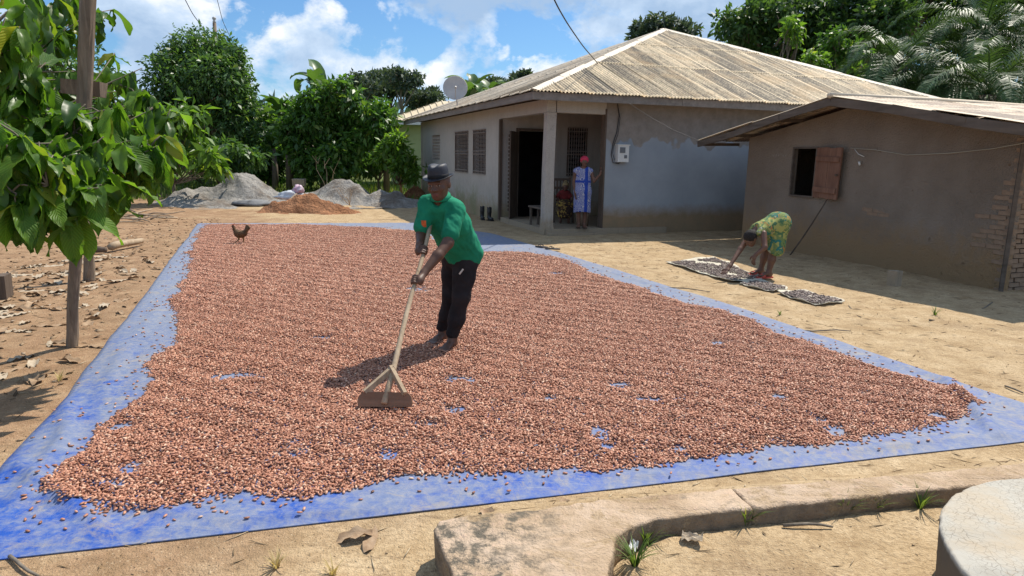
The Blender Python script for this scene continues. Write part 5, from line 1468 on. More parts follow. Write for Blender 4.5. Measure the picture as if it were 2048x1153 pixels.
F.cone((.02, -.03, .79), (.01, 0, .72), .036, .045, .03); F.econe((0, .03, .47), (.01, .01, .70), (.10, .075), (.105, .065), (1, 0, 0), .03)
F.chain([(-.125, .0, .68), (-.17, -.06, .53), (-.08, -.19, .49)], [.036, .028, .020], .02); F.chain([(.14, .0, .68), (.19, -.06, .53), (.11, -.19, .49)], [.036, .028, .020], .02)
open_hand(F, (-.08, -.19, .49), (-.055, -.225, .485), (.5, -.8, -.1), (0, 0, 1), .01, .4, .75); open_hand(F, (.11, -.19, .49), (.085, -.225, .485), (-.5, -.8, -.1), (0, 0, 1), .01, .4, .75)
for s_ in (-1, 1): F.chain([(s_ * .07, 0, .47), (s_ * .09, -.27, .46), (s_ * .09, -.26, .09)], [.07, .05, .03], .02); foot(F, (s_ * .09, -.26, .08), (s_ * .1, -.40, .02), .75)
me = F.mesh('body', .009, 1); paint_face(me, Hh); add_obj('body', me, [SK, EYEW, EYEP, LIP], ch)
simple('red_cloth', (0.20, 0.028, 0.026), (0.08, 0.018, 0.02), 14, .9, .2, 0)
make_dress_mat('brown_wax_print', [(0, (0.05, 0.03, 0.02)), (.45, (0.36, 0.25, 0.06)), (.6, (0.03, 0.02, 0.02)), (.85, (0.30, 0.19, 0.06))], 20)
t = NT('striped_wrap'); v = t.coord('Object'); t.done(t.ramp(t.wave(v, 11, 1.5, 'Z'), [(.45, (0.05, 0.035, 0.03)), (.55, (0.42, 0.33, 0.16))]), .85, .2)
D = Field(); D.econe((0, .03, .47), (.01, .01, .70), (.122, .095), (.122, .080), (1, 0, 0), .03)
for s_ in (-1, 1): D.cone((s_ * .10, 0, .69), (s_ * .15, -.02, .62), .048, .050, .03)
add_obj('shirt', D.mesh('shirt', .012, 1, wrinkles(.008, 12, 12, 8, 5)), MATS['red_cloth'], ch)
D = Field(); D.econe((0, .04, .48), (0, -.26, .47), (.165, .085), (.185, .075), (1, 0, 0), .04); D.econe((0, -.29, .46), (0, -.29, .18), (.18, .06), (.17, .06), (1, 0, 0), .04)
add_obj('wrapper_skirt', D.mesh('wrapper_skirt', .012, 1, wrinkles(.012, 12, 12, 6, 6)), MATS['brown_wax_print'], ch)
D = Field(); P_ = Hh['P']; D.ell(P_(0, -.018, .038), np.array([.088, .104, .088]) * .88, Hh['axes'], .02); D.ell(P_(0, .0, .125), np.array([.04, .04, .03]), Hh['axes'], .03); D.cut(P_(0, .12, -.05), P_(0, .14, -.12), .082, .09)
add_obj('headwrap', D.mesh('headwrap', .009, 1), MATS['striped_wrap'], ch)

# ------------------------------------------------------------------ hen
hen = empty('hen', (-4.90, 12.08, .025)); tag(hen, 'small brown hen walking across the beans near the far hem', 'hen')
F = Field()
F.ell((.0, 0, .165), (.100, .058, .068), None, .03); F.ell((-.055, 0, .180), (.060, .050, .060), None, .03); F.ell((.07, 0, .185), (.060, .042, .055), None, .03)
F.chain([(-.075, 0, .205), (-.105, 0, .255), (-.112, 0, .295)], [.042, .026, .021], .025)
F.ell((-.122, 0, .305), (.027, .020, .022), None, .01); F.cone((-.145, 0, .303), (-.168, 0, .298), .008, .002, .004)
for q in range(5): a = .75 + q * .16; F.cone((.09, 0, .20), (.09 + .125 * math.cos(a) , (q - 2) * .010, .20 + .125 * math.sin(a)), .024, .016, .015)
for s_ in (-1, 1): F.ell((.01, s_ * .048, .175), (.075, .016, .042), None, .012)
for s_, fx, lx in ((-1, -.095, -.03), (1, .035, .03)):
    F.chain([(lx, s_ * .028, .125), (lx + .012, s_ * .030, .075), (fx, s_ * .03, .010)], [.026, .011, .0065], .012)
    for tx, ty in ((-.035, 0), (-.028, .02), (-.028, -.02), (.02, 0)): F.cone((fx, s_ * .03, .008), (fx + tx, s_ * .03 + ty, .005), .0055, .004, .003)
t = NT('hen_feathers'); v = t.coord('Object'); z = t.sepz(v, 'Z')
col = t.ramp(t.noise(t.coord('Object', (1, 1, 2)), 40, 4), [(.35, (0.055, 0.032, 0.016)), (.65, (0.17, 0.095, 0.040))])
col = t.mix(t.ramp(z, [(.105, 1.0), (.115, 0.0)]), col, (0.22, 0.14, 0.05)); t.bump(t.voro(v, 70), .5, .006); t.done(col, .7, .3)
add_obj('body', F.mesh('body', .0042, 1), MATS['hen_feathers'], hen)
cm_ = MB()
for k in range(4): cm_.box((-.135 + k * .010, 0, .328 + .004 * math.sin(k)), (.009, .005, .016))
cm_.box((-.142, 0, .283), (.010, .006, .018)); cm_.build('comb', simple('comb_red', (.40, .03, .025), None, 5, .6, .3, 0), hen)

# ------------------------------------------------------------------ vegetation
wood('bark', (0.10, 0.082, 0.062), (0.22, 0.185, 0.145), 'Z', .8)
leaf_mat('leaf_dark', (0.034, 0.080, 0.026), (0.080, 0.168, 0.050), (0.15, 0.22, 0.06), .36, .40, gloss=.45)
leaf_mat('leaf_cocoa_bush', (0.030, 0.080, 0.016), (0.080, 0.180, 0.032), (0.19, 0.26, 0.05), .40, .42, gloss=.45)
leaf_mat('leaf_light', (0.048, 0.110, 0.018), (0.115, 0.225, 0.036), (0.27, 0.30, 0.06), .45, .42, gloss=.4)
leaf_mat('leaf_forest', (0.026, 0.060, 0.022), (0.068, 0.138, 0.040), (0.13, 0.19, 0.045), .36, .45, gloss=.4)
leaf_mat('leaf_far', (0.045, 0.072, 0.058), (0.075, 0.110, 0.082), None, .25, .6, gloss=.2)
leaf_mat('leaf_palm', (0.026, 0.060, 0.020), (0.065, 0.125, 0.042), None, .18, .50, gloss=.4)
leaf_mat('leaf_banana', (0.035, 0.080, 0.022), (0.075, 0.150, 0.040), None, .35, .40, rnd='obj', gloss=.5)
leaf_mat('grass_blade', (0.060, 0.110, 0.020), (0.130, 0.200, 0.045), (0.30, 0.26, 0.10), .35, .6)
leaf_mat('cocoa_leaf_near', (0.040, 0.105, 0.014), (0.105, 0.215, 0.026), (0.34, 0.33, 0.035), .50, .48, veins=True, rnd='obj', gloss=.32)
leaf_mat('cocoa_leaf_mass', (0.036, 0.090, 0.012), (0.090, 0.190, 0.024), (0.28, 0.29, 0.035), .50, .40, gloss=.5)

def rand_unit(n):
    v = rng.normal(0, 1, (n, 3)); return v / np.linalg.norm(v, axis=1)[:, None]
def clump_points(clumps, n, shell=0.45, seed=0):
    w = np.array([c[1][0] * c[1][1] * c[1][2] for c in clumps]) ** 0.72; w /= w.sum(); k = rng.choice(len(clumps), n, p=w)
    C = np.array([c[0] for c in clumps], float)[k]; R_ = np.array([c[1] for c in clumps], float)[k]
    d = rand_unit(n); rr = rng.uniform(0, 1, n) ** shell
    lump = 1 + 0.55 * vn3(d * 2.6 + k[:, None] * 7.7, 5 + seed) + 0.35 * vn3(d * 6 + k[:, None] * 3.1, 8 + seed)
    P = C + d * R_ * (rr * lump)[:, None]
    gap = vn3(P * (2.2 / max(0.6, R_.mean() * 0.55)), 3 + seed)          # open gaps so sky shows through
    keep = gap > -0.11 + 0.10 * rng.uniform(-1, 1, n)
    return P[keep], d[keep]
def leaf_quads(P, size, droop=0.3, aspect=0.42, out=None, fold=0.18):
    n = len(P); d = rand_unit(n)
    if out is not None: d = d + out * 0.7
    d[:, 2] -= droop * 1.6; d /= np.linalg.norm(d, axis=1)[:, None]
    nr = rand_unit(n) + np.array([0, 0, 0.9]); s = np.cross(d, nr); s /= np.linalg.norm(s, axis=1)[:, None] + 1e-9
    nn = np.cross(s, d)
    L = (size * rng.uniform(0.50, 1.40, n))[:, None]; w = L * aspect * 0.5
    b = P; tip = P + d * L - nn * L * 0.12; m1 = P + d * L * 0.45 + s * w + nn * L * fold * 0.4; m2 = P + d * L * 0.45 - s * w + nn * L * fold * 0.4
    V = np.stack([b, m1, tip, m2], 1).reshape(-1, 3)
    return V, np.arange(4 * n).reshape(n, 4)
def foliage(name, P, out, size, mat, parent, droop=.3, aspect=.42, fold=.18):
    V, Q = leaf_quads(P, size, droop, aspect, out, fold)
    return add_obj(name, mesh_np(name, V, Q), MATS[mat] if isinstance(mat, str) else mat, parent)
def bent(a, b, n=6, sag=0.0, wob=0.06):
    a, b = A3(*a), A3(*b); L = np.linalg.norm(b - a); o = rng.normal(0, wob * L, 3); o2 = rng.normal(0, wob * L * .5, 3)
    return [a + (b - a) * q + (o * math.sin(q * math.pi) + o2 * math.sin(q * 2 * math.pi)) + A3(0, 0, sag * q * (1 - q)) for q in np.linspace(0, 1, n)]
def tree(name, label, base, clumps, n, size, mat, r0, fork=.35, cat='tree', group=None, droop=.3, aspect=.42, barkm='bark', shell=.45, limbs=True):
    base = A3(*base); t_ = empty(name, tuple(base)); tag(t_, label, cat, group)
    cl = [((A3(*c) - base), r) for c, r in clumps]
    ctr = np.mean([c for c, r in cl], 0); top = max(c[2] for c, r in cl)
    fk = A3(ctr[0] * .4, ctr[1] * .4, min(fork * top, min(c[2] for c, r in cl)))
    tb = MB(); tb.tube([tuple(p) for p in bent((0, 0, -.15), fk, 6, 0, .03)], list(np.linspace(r0 * 1.25, r0 * .8, 6)), 9, jit=.06)
    if limbs:
        for c, r in cl:
            p = bent(fk, c, 6, .1); tb.tube([tuple(q) for q in p], list(np.linspace(r0 * .55, r0 * .12, 6)), 6)
            for _ in range(4): e = c + rand_unit(1)[0] * np.array(r) * .8; tb.tube([tuple(q) for q in bent(p[4], e, 4)], list(np.linspace(r0 * .16, r0 * .04, 4)), 4)
    tb.build('trunk', MATS[barkm], t_, True)
    P, d = clump_points(cl, n, shell)
    foliage('crown', P, d, size, mat, t_, droop, aspect)
    return t_
def blob(c, r, k, spread=.75, sz=.5, flat=1.0):
    """k clumps scattered over an ellipsoid"""
    c, r = A3(*c), A3(*r); o = []
    for i in range(k):
        d = rand_unit(1)[0] * rng.uniform(.45, 1.0) * spread
        o.append((tuple(c + d * r), tuple(np.minimum(r * sz * rng.uniform(.75, 1.25), r) * np.array([1, 1, flat]))))
    return o

# big dark tree with small leaves
tree('broad_tree', 'big dense dark green tree with small leaves left of cocoa bush', (-20.87, 46.00) + (0.15,),
     blob((-12.30, 27.50, 4.10), (2.3, 1.9, 2.2), 26, .85, .36) + blob((-13.31, 27.50, 4.93), (1.0, .9, 1.2), 6) + blob((-11.78, 27.50, 5.88), (.9, .9, .9), 7, .9) + blob((-10.63, 27.50, 4.03), (.8, .9, 1.6), 8)
     + blob((-13.61, 27.00, 3.00), (1.0, .9, 1.1), 7) + blob((-10.94, 27.50, 5.34), (.7, .7, .6), 4) + [((-12.47, 27.50, 1.69), (1.8, 1.2, .8)), ((-10.54, 27.50, 2.11), (.9, .9, .9))],
     36000, .19, 'leaf_dark', .24)
# cocoa bush in the middle, cocoa leaves hang
tree('cocoa_bush', 'rounded cocoa bush with large hanging leaves behind sand heaps', (-9.24, 35.05) + (0.0,),
     blob((-6.79, 26.00, 2.42), (1.95, 1.5, 1.6), 26, .92, .40) + blob((-8.08, 26.00, 2.21), (.85, .9, 1.4), 8) + blob((-5.33, 26.00, 2.90), (.8, .9, 1.0), 8) + blob((-7.64, 26.00, 3.67), (.6, .7, .6), 5) + blob((-6.15, 26.00, 3.88), (.7, .7, .6), 6),
     17000, .26, 'leaf_cocoa_bush', .10, .25, 'bush', None, .45, .40)
tree('cocoa_bush', 'young bright green bush between cocoa bush and plastered house', (-4.60, 27.51) + (0.0,),
     blob((-4.08, 24.00, 1.54), (.75, .7, .85), 12, .95, .42) + blob((-3.41, 23.80, 1.22), (.40, .5, .55), 6), 4200, .24, 'leaf_light', .05, .25, 'bush', None, .35, .36)
tree('cocoa_bush', 'loose light green cocoa shrub on thin stems beside grey sand heap', (-11.13, 22.13) + (0.0,),
     blob((-10.64, 21.00, 2.03), (1.25, 1.0, 1.0), 17, .95, .34) + blob((-9.62, 21.00, 1.30), (.65, .7, .5), 7, .9, .5) + blob((-11.26, 21.00, 2.76), (.75, .7, .6), 6) + blob((-9.90, 21.00, 2.78), (.65, .6, .45), 6), 2300, .36, 'leaf_light', .05, .2, 'bush', None, .6, .36)
tree('cocoa_bush', 'dark low shrub at the foot of the big dark tree', (-11.99, 27.76) + (0.0,), blob((-10.45, 24.00, 1.52), (1.5, .8, .6), 10, .9, .45), 3200, .28, 'leaf_dark', .06, .2, 'bush', None, .5, .36)
for lab, c_, r_, n_, mt_ in (('low bush filling the gap under the drooping banana plant', (-10.42, 29.00, 1.37), (1.1, .8, .8), 2600, 'leaf_cocoa_bush'), ('low dark bush behind the single concrete block', (-9.21, 29.50, 1.30), (1.2, .8, .7), 2600, 'leaf_dark'),
                             ('low bush under the crown of the rounded cocoa bush', (-7.27, 29.50, 1.33), (1.5, .8, .8), 3000, 'leaf_cocoa_bush'), ('low bush beside the young bright green bush', (-5.58, 28.00, 1.31), (.9, .7, .7), 2200, 'leaf_dark'),
                             ('leafy bush behind the loose cocoa shrub', (-15.03, 27.00, 1.26), (1.6, .9, .9), 3200, 'leaf_cocoa_bush'), ('shaded bush at the picture edge beyond the posts', (-16.45, 24.00, 1.07), (2.2, 1.0, 1.1), 3600, 'leaf_dark'), ('broad low bush under the big dark tree crown', (-11.39, 28.50, 1.27), (1.2, .8, .7), 2600, 'leaf_light')):
    tree('low_bush', lab, (c_[0], c_[1], .15), blob(c_, r_, 11, .95, .45), n_, .22, mt_, .05, .25, 'bush', 'low bushes closing the grove', .4)
# background trees on the left, seen between the nearer crowns
for lab, px, n_, sz, mt_, r_ in (
        ('mid green tree beyond the big dark tree on its open side', blob((-22.37, 38.00, 2.83), (3.6, 2, 2.0), 16), 9000, .30, 'leaf_dark', .2),
        ('light green tree showing between dark tree and cocoa bush', blob((-11.57, 33.00, 2.34), (1.7, 1.6, 1.5), 12), 5200, .30, 'leaf_light', .14),
        ('far green tree low behind the cocoa bush and banana leaves', blob((-11.26, 40.00, 2.68), (3.6, 2, 2.0), 14), 7000, .32, 'leaf_cocoa_bush', .2),
        ('tall loose tree behind the foreground cocoa leaves', blob((-23.40, 34.00, 4.19), (4.4, 2.4, 3.2), 22), 12000, .30, 'leaf_dark', .25)):
    c_ = np.mean([q[0] for q in px], 0); tree('broad_tree', lab, (c_[0], c_[1], .3), px, n_, sz, mt_, r_)
# far ridge of forest trees
far_list = [(705, 168, 88, 4.5, 2.6), (742, 160, 92, 4.6, 3.2), (772, 158, 95, 4.2, 3.0), (836, 188, 90, 4.0, 1.8), (862, 186, 96, 3.5, 1.6), (690, 190, 96, 5, 2.5), (960, 178, 90, 3.6, 2.4), (1005, 168, 92, 3.2, 1.8), (1040, 152, 96, 2.5, 1.2)]
far_words = ['far forest tree just beyond the banana leaves', 'highest round far tree above the green house', 'far round tree touching the highest one', 'small far tree beside the satellite dish', 'lowest far tree half behind the satellite dish', 'far tree low behind the cocoa bush top', 'far tree between the banana leaves over the roof', 'far tree above the middle of the roof edge', 'small far tree peeping over the roof slope']
FARP = [(-20.46, 88.00, 10.23), (-18.95, 92.00, 11.16), (-17.54, 95.00, 11.64), (-12.53, 90.00, 9.32), (-11.58, 96.00, 10.00), (-23.40, 96.00, 9.53), (-4.56, 90.00, 10.08), (-1.71, 92.00, 10.95), (0.59, 96.00, 12.44)]
for (px, py, Y, rx, rz), c_, lab in zip(far_list, FARP, far_words):
    tree('forest_tree', lab, (c_[0], c_[1], .3), blob((c_[0], c_[1], c_[2] - rz * .25), (rx * .72, rx * .6, rz * .66), 11, .9, .42), 2600, .60, 'leaf_far', .3, .5, 'tree', 'forest trees on the far ridge', .1)
fl = (-14.17, 86.00, 10.31)
tree('forest_tree', 'far flat topped tree with layered branches on the ridge', (fl[0], fl[1], .3), [((fl[0] + dx, fl[1], fl[2] + dz), (w, 1.4, .35)) for dx, dz, w in ((-.6, 1.2, 1.4), (.8, .9, 1.5), (1.6, .1, 1.1), (-1.2, .1, 1.1), (.3, -.5, 1.4), (2.3, .5, .8))], 1500, .6, 'leaf_far', .28, .6, 'tree', 'forest trees on the far ridge', .1)
em = (11.88, 58.00, 12.04)
tree('forest_tree', 'lone flat crowned tree rising behind the roof peak', (em[0], em[1], .3), [((em[0] + dx, em[1], em[2] + dz), (w, 1.4, .55)) for dx, dz, w in ((-1.5, .0, 1.1), (-.4, .5, 1.3), (.9, .2, 1.2), (2.0, -.1, 1.0), (0, -.5, 1.6), (-1.9, -.7, .8))], 3200, .48, 'leaf_far', .3, .6, 'tree', None, .15)
# forest wall on the right
RF = [('tall dark forest tree nearest the roof peak with ragged crown edge', (13.55, 38.00, 8.12), (3.2, 2.6, 3.0), 20, 15000, .34, 'leaf_forest', .35),
      ('dark forest tree with black trunk above the middle of the roof', (16.83, 36.00, 8.20), (3.0, 2.4, 3.4), 18, 14000, .34, 'leaf_forest', .40),
      ('high spreading forest tree reaching out of the picture top', (21.20, 40.00, 11.34), (4.6, 2.6, 3.2), 18, 14000, .36, 'leaf_dark', .45),
      ('lower forest tree filling in behind the roof hip', (17.76, 44.00, 6.95), (4.4, 2.0, 2.6), 16, 9000, .40, 'leaf_forest', .3),
      ('forest tree in the picture corner above the hut', (25.81, 38.00, 9.96), (4.0, 2.6, 3.8), 18, 12000, .36, 'leaf_forest', .4),
      ('shaded forest tree behind the palm fronds', (23.72, 40.00, 7.14), (5.0, 2.4, 3.4), 18, 11000, .38, 'leaf_forest', .35)]
for lab, c_, r_, k_, n_, sz, mt_, tr_ in RF:
    tree('forest_tree', lab, (c_[0], c_[1], .2), blob(c_, r_, k_, .95, .36, .8), n_, sz, mt_, tr_, .45, 'tree', 'forest trees behind the houses', .25)
for lab, c_, r_, n_, mt_ in (('leafy bright bush peeping over the roof hip', (12.49, 30.00, 5.72), (.8, .7, .45), 900, 'leaf_light'), ('small bright shrub beside the black forest trunk', (14.68, 29.00, 5.19), (.9, .7, .40), 900, 'leaf_light'),
                             ('bright sunlit spray of leaves under the dark crowns', (12.65, 33.00, 7.72), (.7, .7, .6), 900, 'leaf_light'), ('yellow green tree top above the palm', (14.36, 31.00, 6.57), (1.2, .7, .8), 1400, 'leaf_cocoa_bush')):
    tree('forest_shrub', lab, (c_[0], c_[1], .2), blob(c_, r_, 8, .9, .5), n_, .26, mt_, .07, .5, 'bush', None, .4)

# ------------------------------------------------------------------ palms and bananas
def palm(label, base, crown_z, nf=22, L=4.2, seed=0):
    base = A3(*base); p = empty('oil_palm', tuple(base)); tag(p, label, 'palm', 'oil palms at the forest edge')
    MB().tube([(0, 0, -.2), (.05, .03, crown_z * .5), (0, 0, crown_z)], [.30, .26, .24], 10, jit=.08).build('trunk', MATS['bark'], p, True)
    for i in range(nf):
        az = i * 2.399 + seed; el = rad(70 - 85 * (i / nf) + rng.uniform(-8, 8)); Lf = L * rng.uniform(.8, 1.1)
        V, Fv = [], []; pos = A3(0, 0, crown_z); d = A3(math.cos(az) * math.cos(el), math.sin(az) * math.cos(el), math.sin(el)); seg = 34; pts = [pos.copy()]
        for k in range(seg):
            d = unit(d + A3(0, 0, -.045 * (1 + k / seg))); pos = pos + d * Lf / seg; pts.append(pos.copy())
            sd_ = unit(np.cross(d, A3(0, 0, 1))); up_ = np.cross(sd_, d); q = k / seg
            if q < .12: continue
            ll = .75 * math.sin(math.pi * min(1, .18 + q * .80)) ** .6
            for s_ in (-1, 1):
                for rep in range(3):
                    b0 = pos - d * Lf / seg * .333 * rep
                    dl_ = unit(sd_ * s_ + d * (.55 + .3 * rng.uniform()) + up_ * rng.uniform(-.15, .45)); e1 = b0 + dl_ * ll * .55; dn = unit(dl_ + A3(0, 0, -.75)); e2 = e1 + dn * ll * .5
                    w_ = np.cross(dl_, up_) * .016; i0 = len(V)
                    V += [b0 - w_ * .6, b0 + w_ * .6, e1 + w_, e1 - w_, e2]; Fv += [(i0, i0 + 1, i0 + 2, i0 + 3), (i0 + 3, i0 + 2, i0 + 4, i0 + 4)]
        Fv = [tuple(dict.fromkeys(f)) for f in Fv]
        fr_ = add_obj('frond', mesh_of('frond', V, Fv), MATS['leaf_palm'], p)
        MB().tube([tuple(q) for q in pts[::4]], list(np.linspace(.035, .008, len(pts[::4]))), 5).build('midrib', MATS['leaf_palm'], fr_)
for lab, c_, nf, L, sd0 in (('oil palm with long fronds arching over the roof hip', (14.69, 27.00, 5.24), 24, 3.6, .3), ('tall oil palm whose fronds reach the top corner', (18.33, 28.00, 6.56), 26, 4.2, 1.9), ('low oil palm with drooping fronds right behind the hut roof', (15.49, 23.00, 3.89), 24, 3.4, 4.0), ('oil palm partly out of the picture beyond the hut roof', (19.48, 26.00, 5.11), 24, 4.0, 5.2), ('short oil palm low over the lower end of the roof hip', (14.62, 25.00, 3.97), 18, 2.4, 2.6)):
    palm(lab, (c_[0], c_[1], .1), c_[2] - .1, nf, L, sd0)
def banana_leaf_mesh(L, w, droop, seed):
    r = np.random.default_rng(seed); V, F = [], []; n = 16; pos = A3(0, 0, 0); el = rad(78)
    for i in range(n + 1):
        q = i / n; d = A3(0, math.cos(el), math.sin(el)); nrm = A3(0, -math.sin(el), math.cos(el))
        ww = w * (0.02 if q < .10 else max(.01, math.sin(math.pi * min(1, (q - .10) / .90) ** .75)) ** .55) * .5
        for s_ in (-1, -.5, 0, .5, 1): V.append(pos + A3(s_ * ww * (1 - .08 * r.uniform() * abs(s_)), 0, 0) + nrm * (abs(s_) * ww * .35))
        pos = pos + d * L / n; el -= droop / n * (.4 + 1.6 * q)
    for i in range(n):
        for j in range(4):
            if r.uniform() < .14 and i > 4 and j in (0, 3): continue
            F.append((i * 5 + j, i * 5 + j + 1, i * 5 + 6 + j, i * 5 + 5 + j))
    return mesh_of('leaf', V, F, True)
def banana(label, base, hz, nl, L, seed):
    base = A3(*base); b = empty('banana_plant', tuple(base)); tag(b, label, 'banana plant', 'banana plants in the grove')
    MB().tube([(0, 0, -.1), (.02, 0, hz * .5), (0, 0, hz)], [.14, .12, .08], 10).build('stem', MATS['bark'], b, True)
    for i in range(nl):
        me_ = banana_leaf_mesh(L * rng.uniform(.75, 1.2), .68, rad(60 + 130 * (i / nl)), seed * 31 + i)
        add_obj('leaf', me_, MATS['leaf_banana'], b, (0, 0, hz - .1), (rng.normal(0, .12), rng.normal(0, .12), i * 2.4 + seed + rng.normal(0, .5)))
for lab, c_, hz, nl, L, sd0 in (('banana plant with folded leaves standing above the cocoa bush', (-7.97, 28.50, 3.78), 3.75, 6, 1.8, 1), ('banana plant drooping over the gap beside the cocoa bush', (-9.22, 28.00, 3.23), 2.5, 6, 1.7, 2), ('banana plant with leaves toward the pale green house', (-5.23, 28.00, 3.49), 2.4, 6, 1.6, 3), ('banana plant with upright leaf behind the satellite dish', (-2.14, 33.00, 4.12), 4.0, 7, 1.8, 4), ('banana plant behind the roof slope beyond the dish', (-1.11, 34.00, 4.45), 4.0, 7, 1.8, 5), ('low banana plant beneath the light green tree', (-9.80, 28.00, 2.63), 1.6, 6, 1.6, 6)):
    banana(lab, (c_[0], c_[1], .2), hz, nl, L, sd0)

# ------------------------------------------------------------------ far wood and ground cover
P = []
for k in range(150):
    a = rng.uniform(-1.25, 1.25); R_ = rng.uniform(105, 150); c_ = A3(math.sin(a) * R_, math.cos(a) * R_, rng.uniform(3, 6.5))
    q = c_ + rand_unit(150) * np.array([6, 5, 4.5]) * (rng.uniform(0, 1, (150, 1)) ** .4); P.append(q)
P = np.concatenate(P); P = P[P[:, 2] > .2]
V, Q = leaf_quads(P, 2.0, .1, .6)
fw = add_obj('far_wood', mesh_np('far_wood', V, Q), MATS['leaf_far']); tag(fw, 'distant band of forest closing the horizon', 'forest', None, 'stuff')
# low weeds and grass at the grove's edge
n = 9000; gx = rng.uniform(-26, -2.5, n); gy = rng.uniform(22.5, 34, n); ok = (fbm2(gx * .5, gy * .5, 3, 71) > -.18) & ~((gx > -4.2) & (gy > 24)) ; gx, gy = gx[ok], gy[ok]; n = len(gx)
a = rng.uniform(0, 6.28, n); hgt = rng.uniform(.10, .42, n); lean = rng.uniform(.1, .6, n) * hgt; z0 = ground_z(gx, gy)
wv = np.stack([np.cos(a), np.sin(a), np.zeros(n)], 1) * .018; b0 = np.stack([gx, gy, z0 - .01], 1); tip = b0 + np.stack([-np.sin(a) * lean, np.cos(a) * lean, hgt], 1); md_ = (b0 + tip) / 2 + np.stack([np.zeros(n), np.zeros(n), hgt * .12], 1)
V = np.stack([b0 - wv, b0 + wv, md_ + wv * .8, tip, md_ - wv * .8], 1).reshape(-1, 3); F1 = np.arange(n)[:, None] * 5 + np.array([[0, 1, 2, 4]]); F2 = np.arange(n)[:, None] * 5 + np.array([[4, 2, 3, 3]])
me = mesh_of('weeds', V, [tuple(q) for q in F1] + [(int(q[0]), int(q[1]), int(q[2])) for q in F2])
tag(add_obj('weeds', me, MATS['grass_blade']), 'green weeds and grass along the edge of the grove', 'grass', None, 'stuff')

# ------------------------------------------------------------------ foreground cocoa tree
def cocoa_leaf_mesh(L, w, curl, droop, seed):
    r = np.random.default_rng(seed); nl = 9; V, F, UV = [], [], []; pos = A3(0, 0, 0); el = 0.0; wav = r.uniform(.5, 1.5)
    for i in range(nl + 1):
        q = i / nl; d = A3(0, math.cos(el), -math.sin(el)); up_ = A3(0, math.sin(el), math.cos(el))
        ww = .5 * w * (math.sin(math.pi * min(1, .06 + q * .94) ** .9) ** .75 if q < .86 else max(.0, (1 - q) / .14) * .30 + .012)
        for s_ in (-1, -.5, 0, .5, 1): V.append(pos + A3(s_ * ww, 0, 0) + up_ * (abs(s_) * ww * curl + .012 * math.sin(q * 14 * wav + s_ * 2) * abs(s_))); UV.append((.5 + s_ * .5, q))
        pos = pos + d * L / nl; el += droop / nl
    for i in range(nl):
        for j in range(4): F.append((i * 5 + j, i * 5 + j + 1, i * 5 + 6 + j, i * 5 + 5 + j))
    me_ = mesh_of('leaf', V, F, True); ul = me_.uv_layers.new(name='UVMap')
    for lp in me_.loops: ul.data[lp.index].uv = UV[lp.vertex_index]
    return me_, np.array([tuple(q) for q in V]), np.array(F)
LEAVES = [cocoa_leaf_mesh(.27 + .02 * (k % 3), .088 + .012 * (k % 4), .18 + .12 * (k % 3), .35 + .22 * k, 50 + k) for k in range(7)]
for L_ in LEAVES: L_[0].materials.append(MATS['cocoa_leaf_near'])
TB = A3(-4.55, 4.75, 0)
ct = empty('cocoa_tree', tuple(TB)); tag(ct, 'cocoa tree with large glossy leaves hanging into the foreground', 'tree')
CL = [((-3.18, 4.50, 2.23), .30, 9), ((-4.17, 6.10, 2.36), .62, 15), ((-4.16, 6.30, 2.85), .62, 13), ((-3.69, 5.20, 2.63), .45, 9), ((-3.57, 6.20, 2.23), .34, 7), ((-2.90, 4.10, 1.67), .42, 13), ((-3.79, 5.90, 1.83), .42, 11), ((-2.93, 4.60, 1.76), .34, 10), ((-2.80, 5.00, 1.77), .32, 10), ((-2.81, 5.40, 1.97), .17, 5), ((-2.59, 4.90, 1.67), .16, 6),
      ((-2.74, 4.00, 1.44), .28, 11), ((-2.88, 3.90, 1.40), .22, 8), ((-2.71, 4.50, 1.53), .27, 10), ((-2.73, 4.90, 1.54), .18, 6), ((-3.28, 4.50, 1.90), .42, 10), ((-2.99, 5.10, 1.88), .28, 7), ((-2.76, 4.20, 1.52), .28, 9), ((-2.71, 4.20, 1.38), .16, 6)]
lv = []; br_pts = []
for c_, r_, k_ in CL:
    c_ = A3(*c_) - TB
    st = A3(.1, -.02, 1.0); path = bent(st, c_, 6, .25, .05); br = MB(); br.tube([tuple(q) for q in path], list(np.linspace(.030, .010, 6)), 6, jit=.05)
    for _ in range(k_):
        e = c_ + rand_unit(1)[0] * r_ * rng.uniform(.35, 1.0); tw = bent(path[rng.integers(3, 6)], e, 4, .08, .06); br.tube([tuple(q) for q in tw], [.0075, .006, .005, .004], 5)
        az0 = rng.uniform(0, 6.28); nlv = rng.integers(5, 9)
        for i in range(nlv):
            az = az0 + i * 2.4 + rng.uniform(-.4, .4); f_ = rng.uniform(0, 1) ** .7; at_ = tw[2] + (tw[3] - tw[2]) * f_
            pit = rng.normal(-.78, .42); lv.append((at_, az, float(np.clip(pit, -1.45, .45)), rng.normal(0, .45), rng.integers(0, 7), rng.uniform(.55, 1.20)))
    br.build('branch', MATS['bark'], ct, True)
MB().tube([tuple(q) for q in bent((0, 0, -.1), (.1, -.02, 1.0), 6, 0, .05)], [.085, .075, .07, .066, .06, .055], 10, jit=.06).build('trunk', MATS['bark'], ct, True)
def leaf_matrix(l):
    at_, az, pit, roll, k, s_ = l
    return Matrix.Translation(Vector(at_)) @ Matrix.Rotation(az, 4, 'Z') @ Matrix.Rotation(pit, 4, 'X') @ Matrix.Rotation(roll, 4, 'Y') @ Matrix.Diagonal((s_, s_, s_, 1))
def in_view(p):
    w = p + TB; return w[1] > .5 and w[0] / w[1] > -.80
lv.sort(key=lambda l: (not in_view(l[0]), np.linalg.norm(l[0] + TB - A3(0, 0, 1.65)) / l[5]))
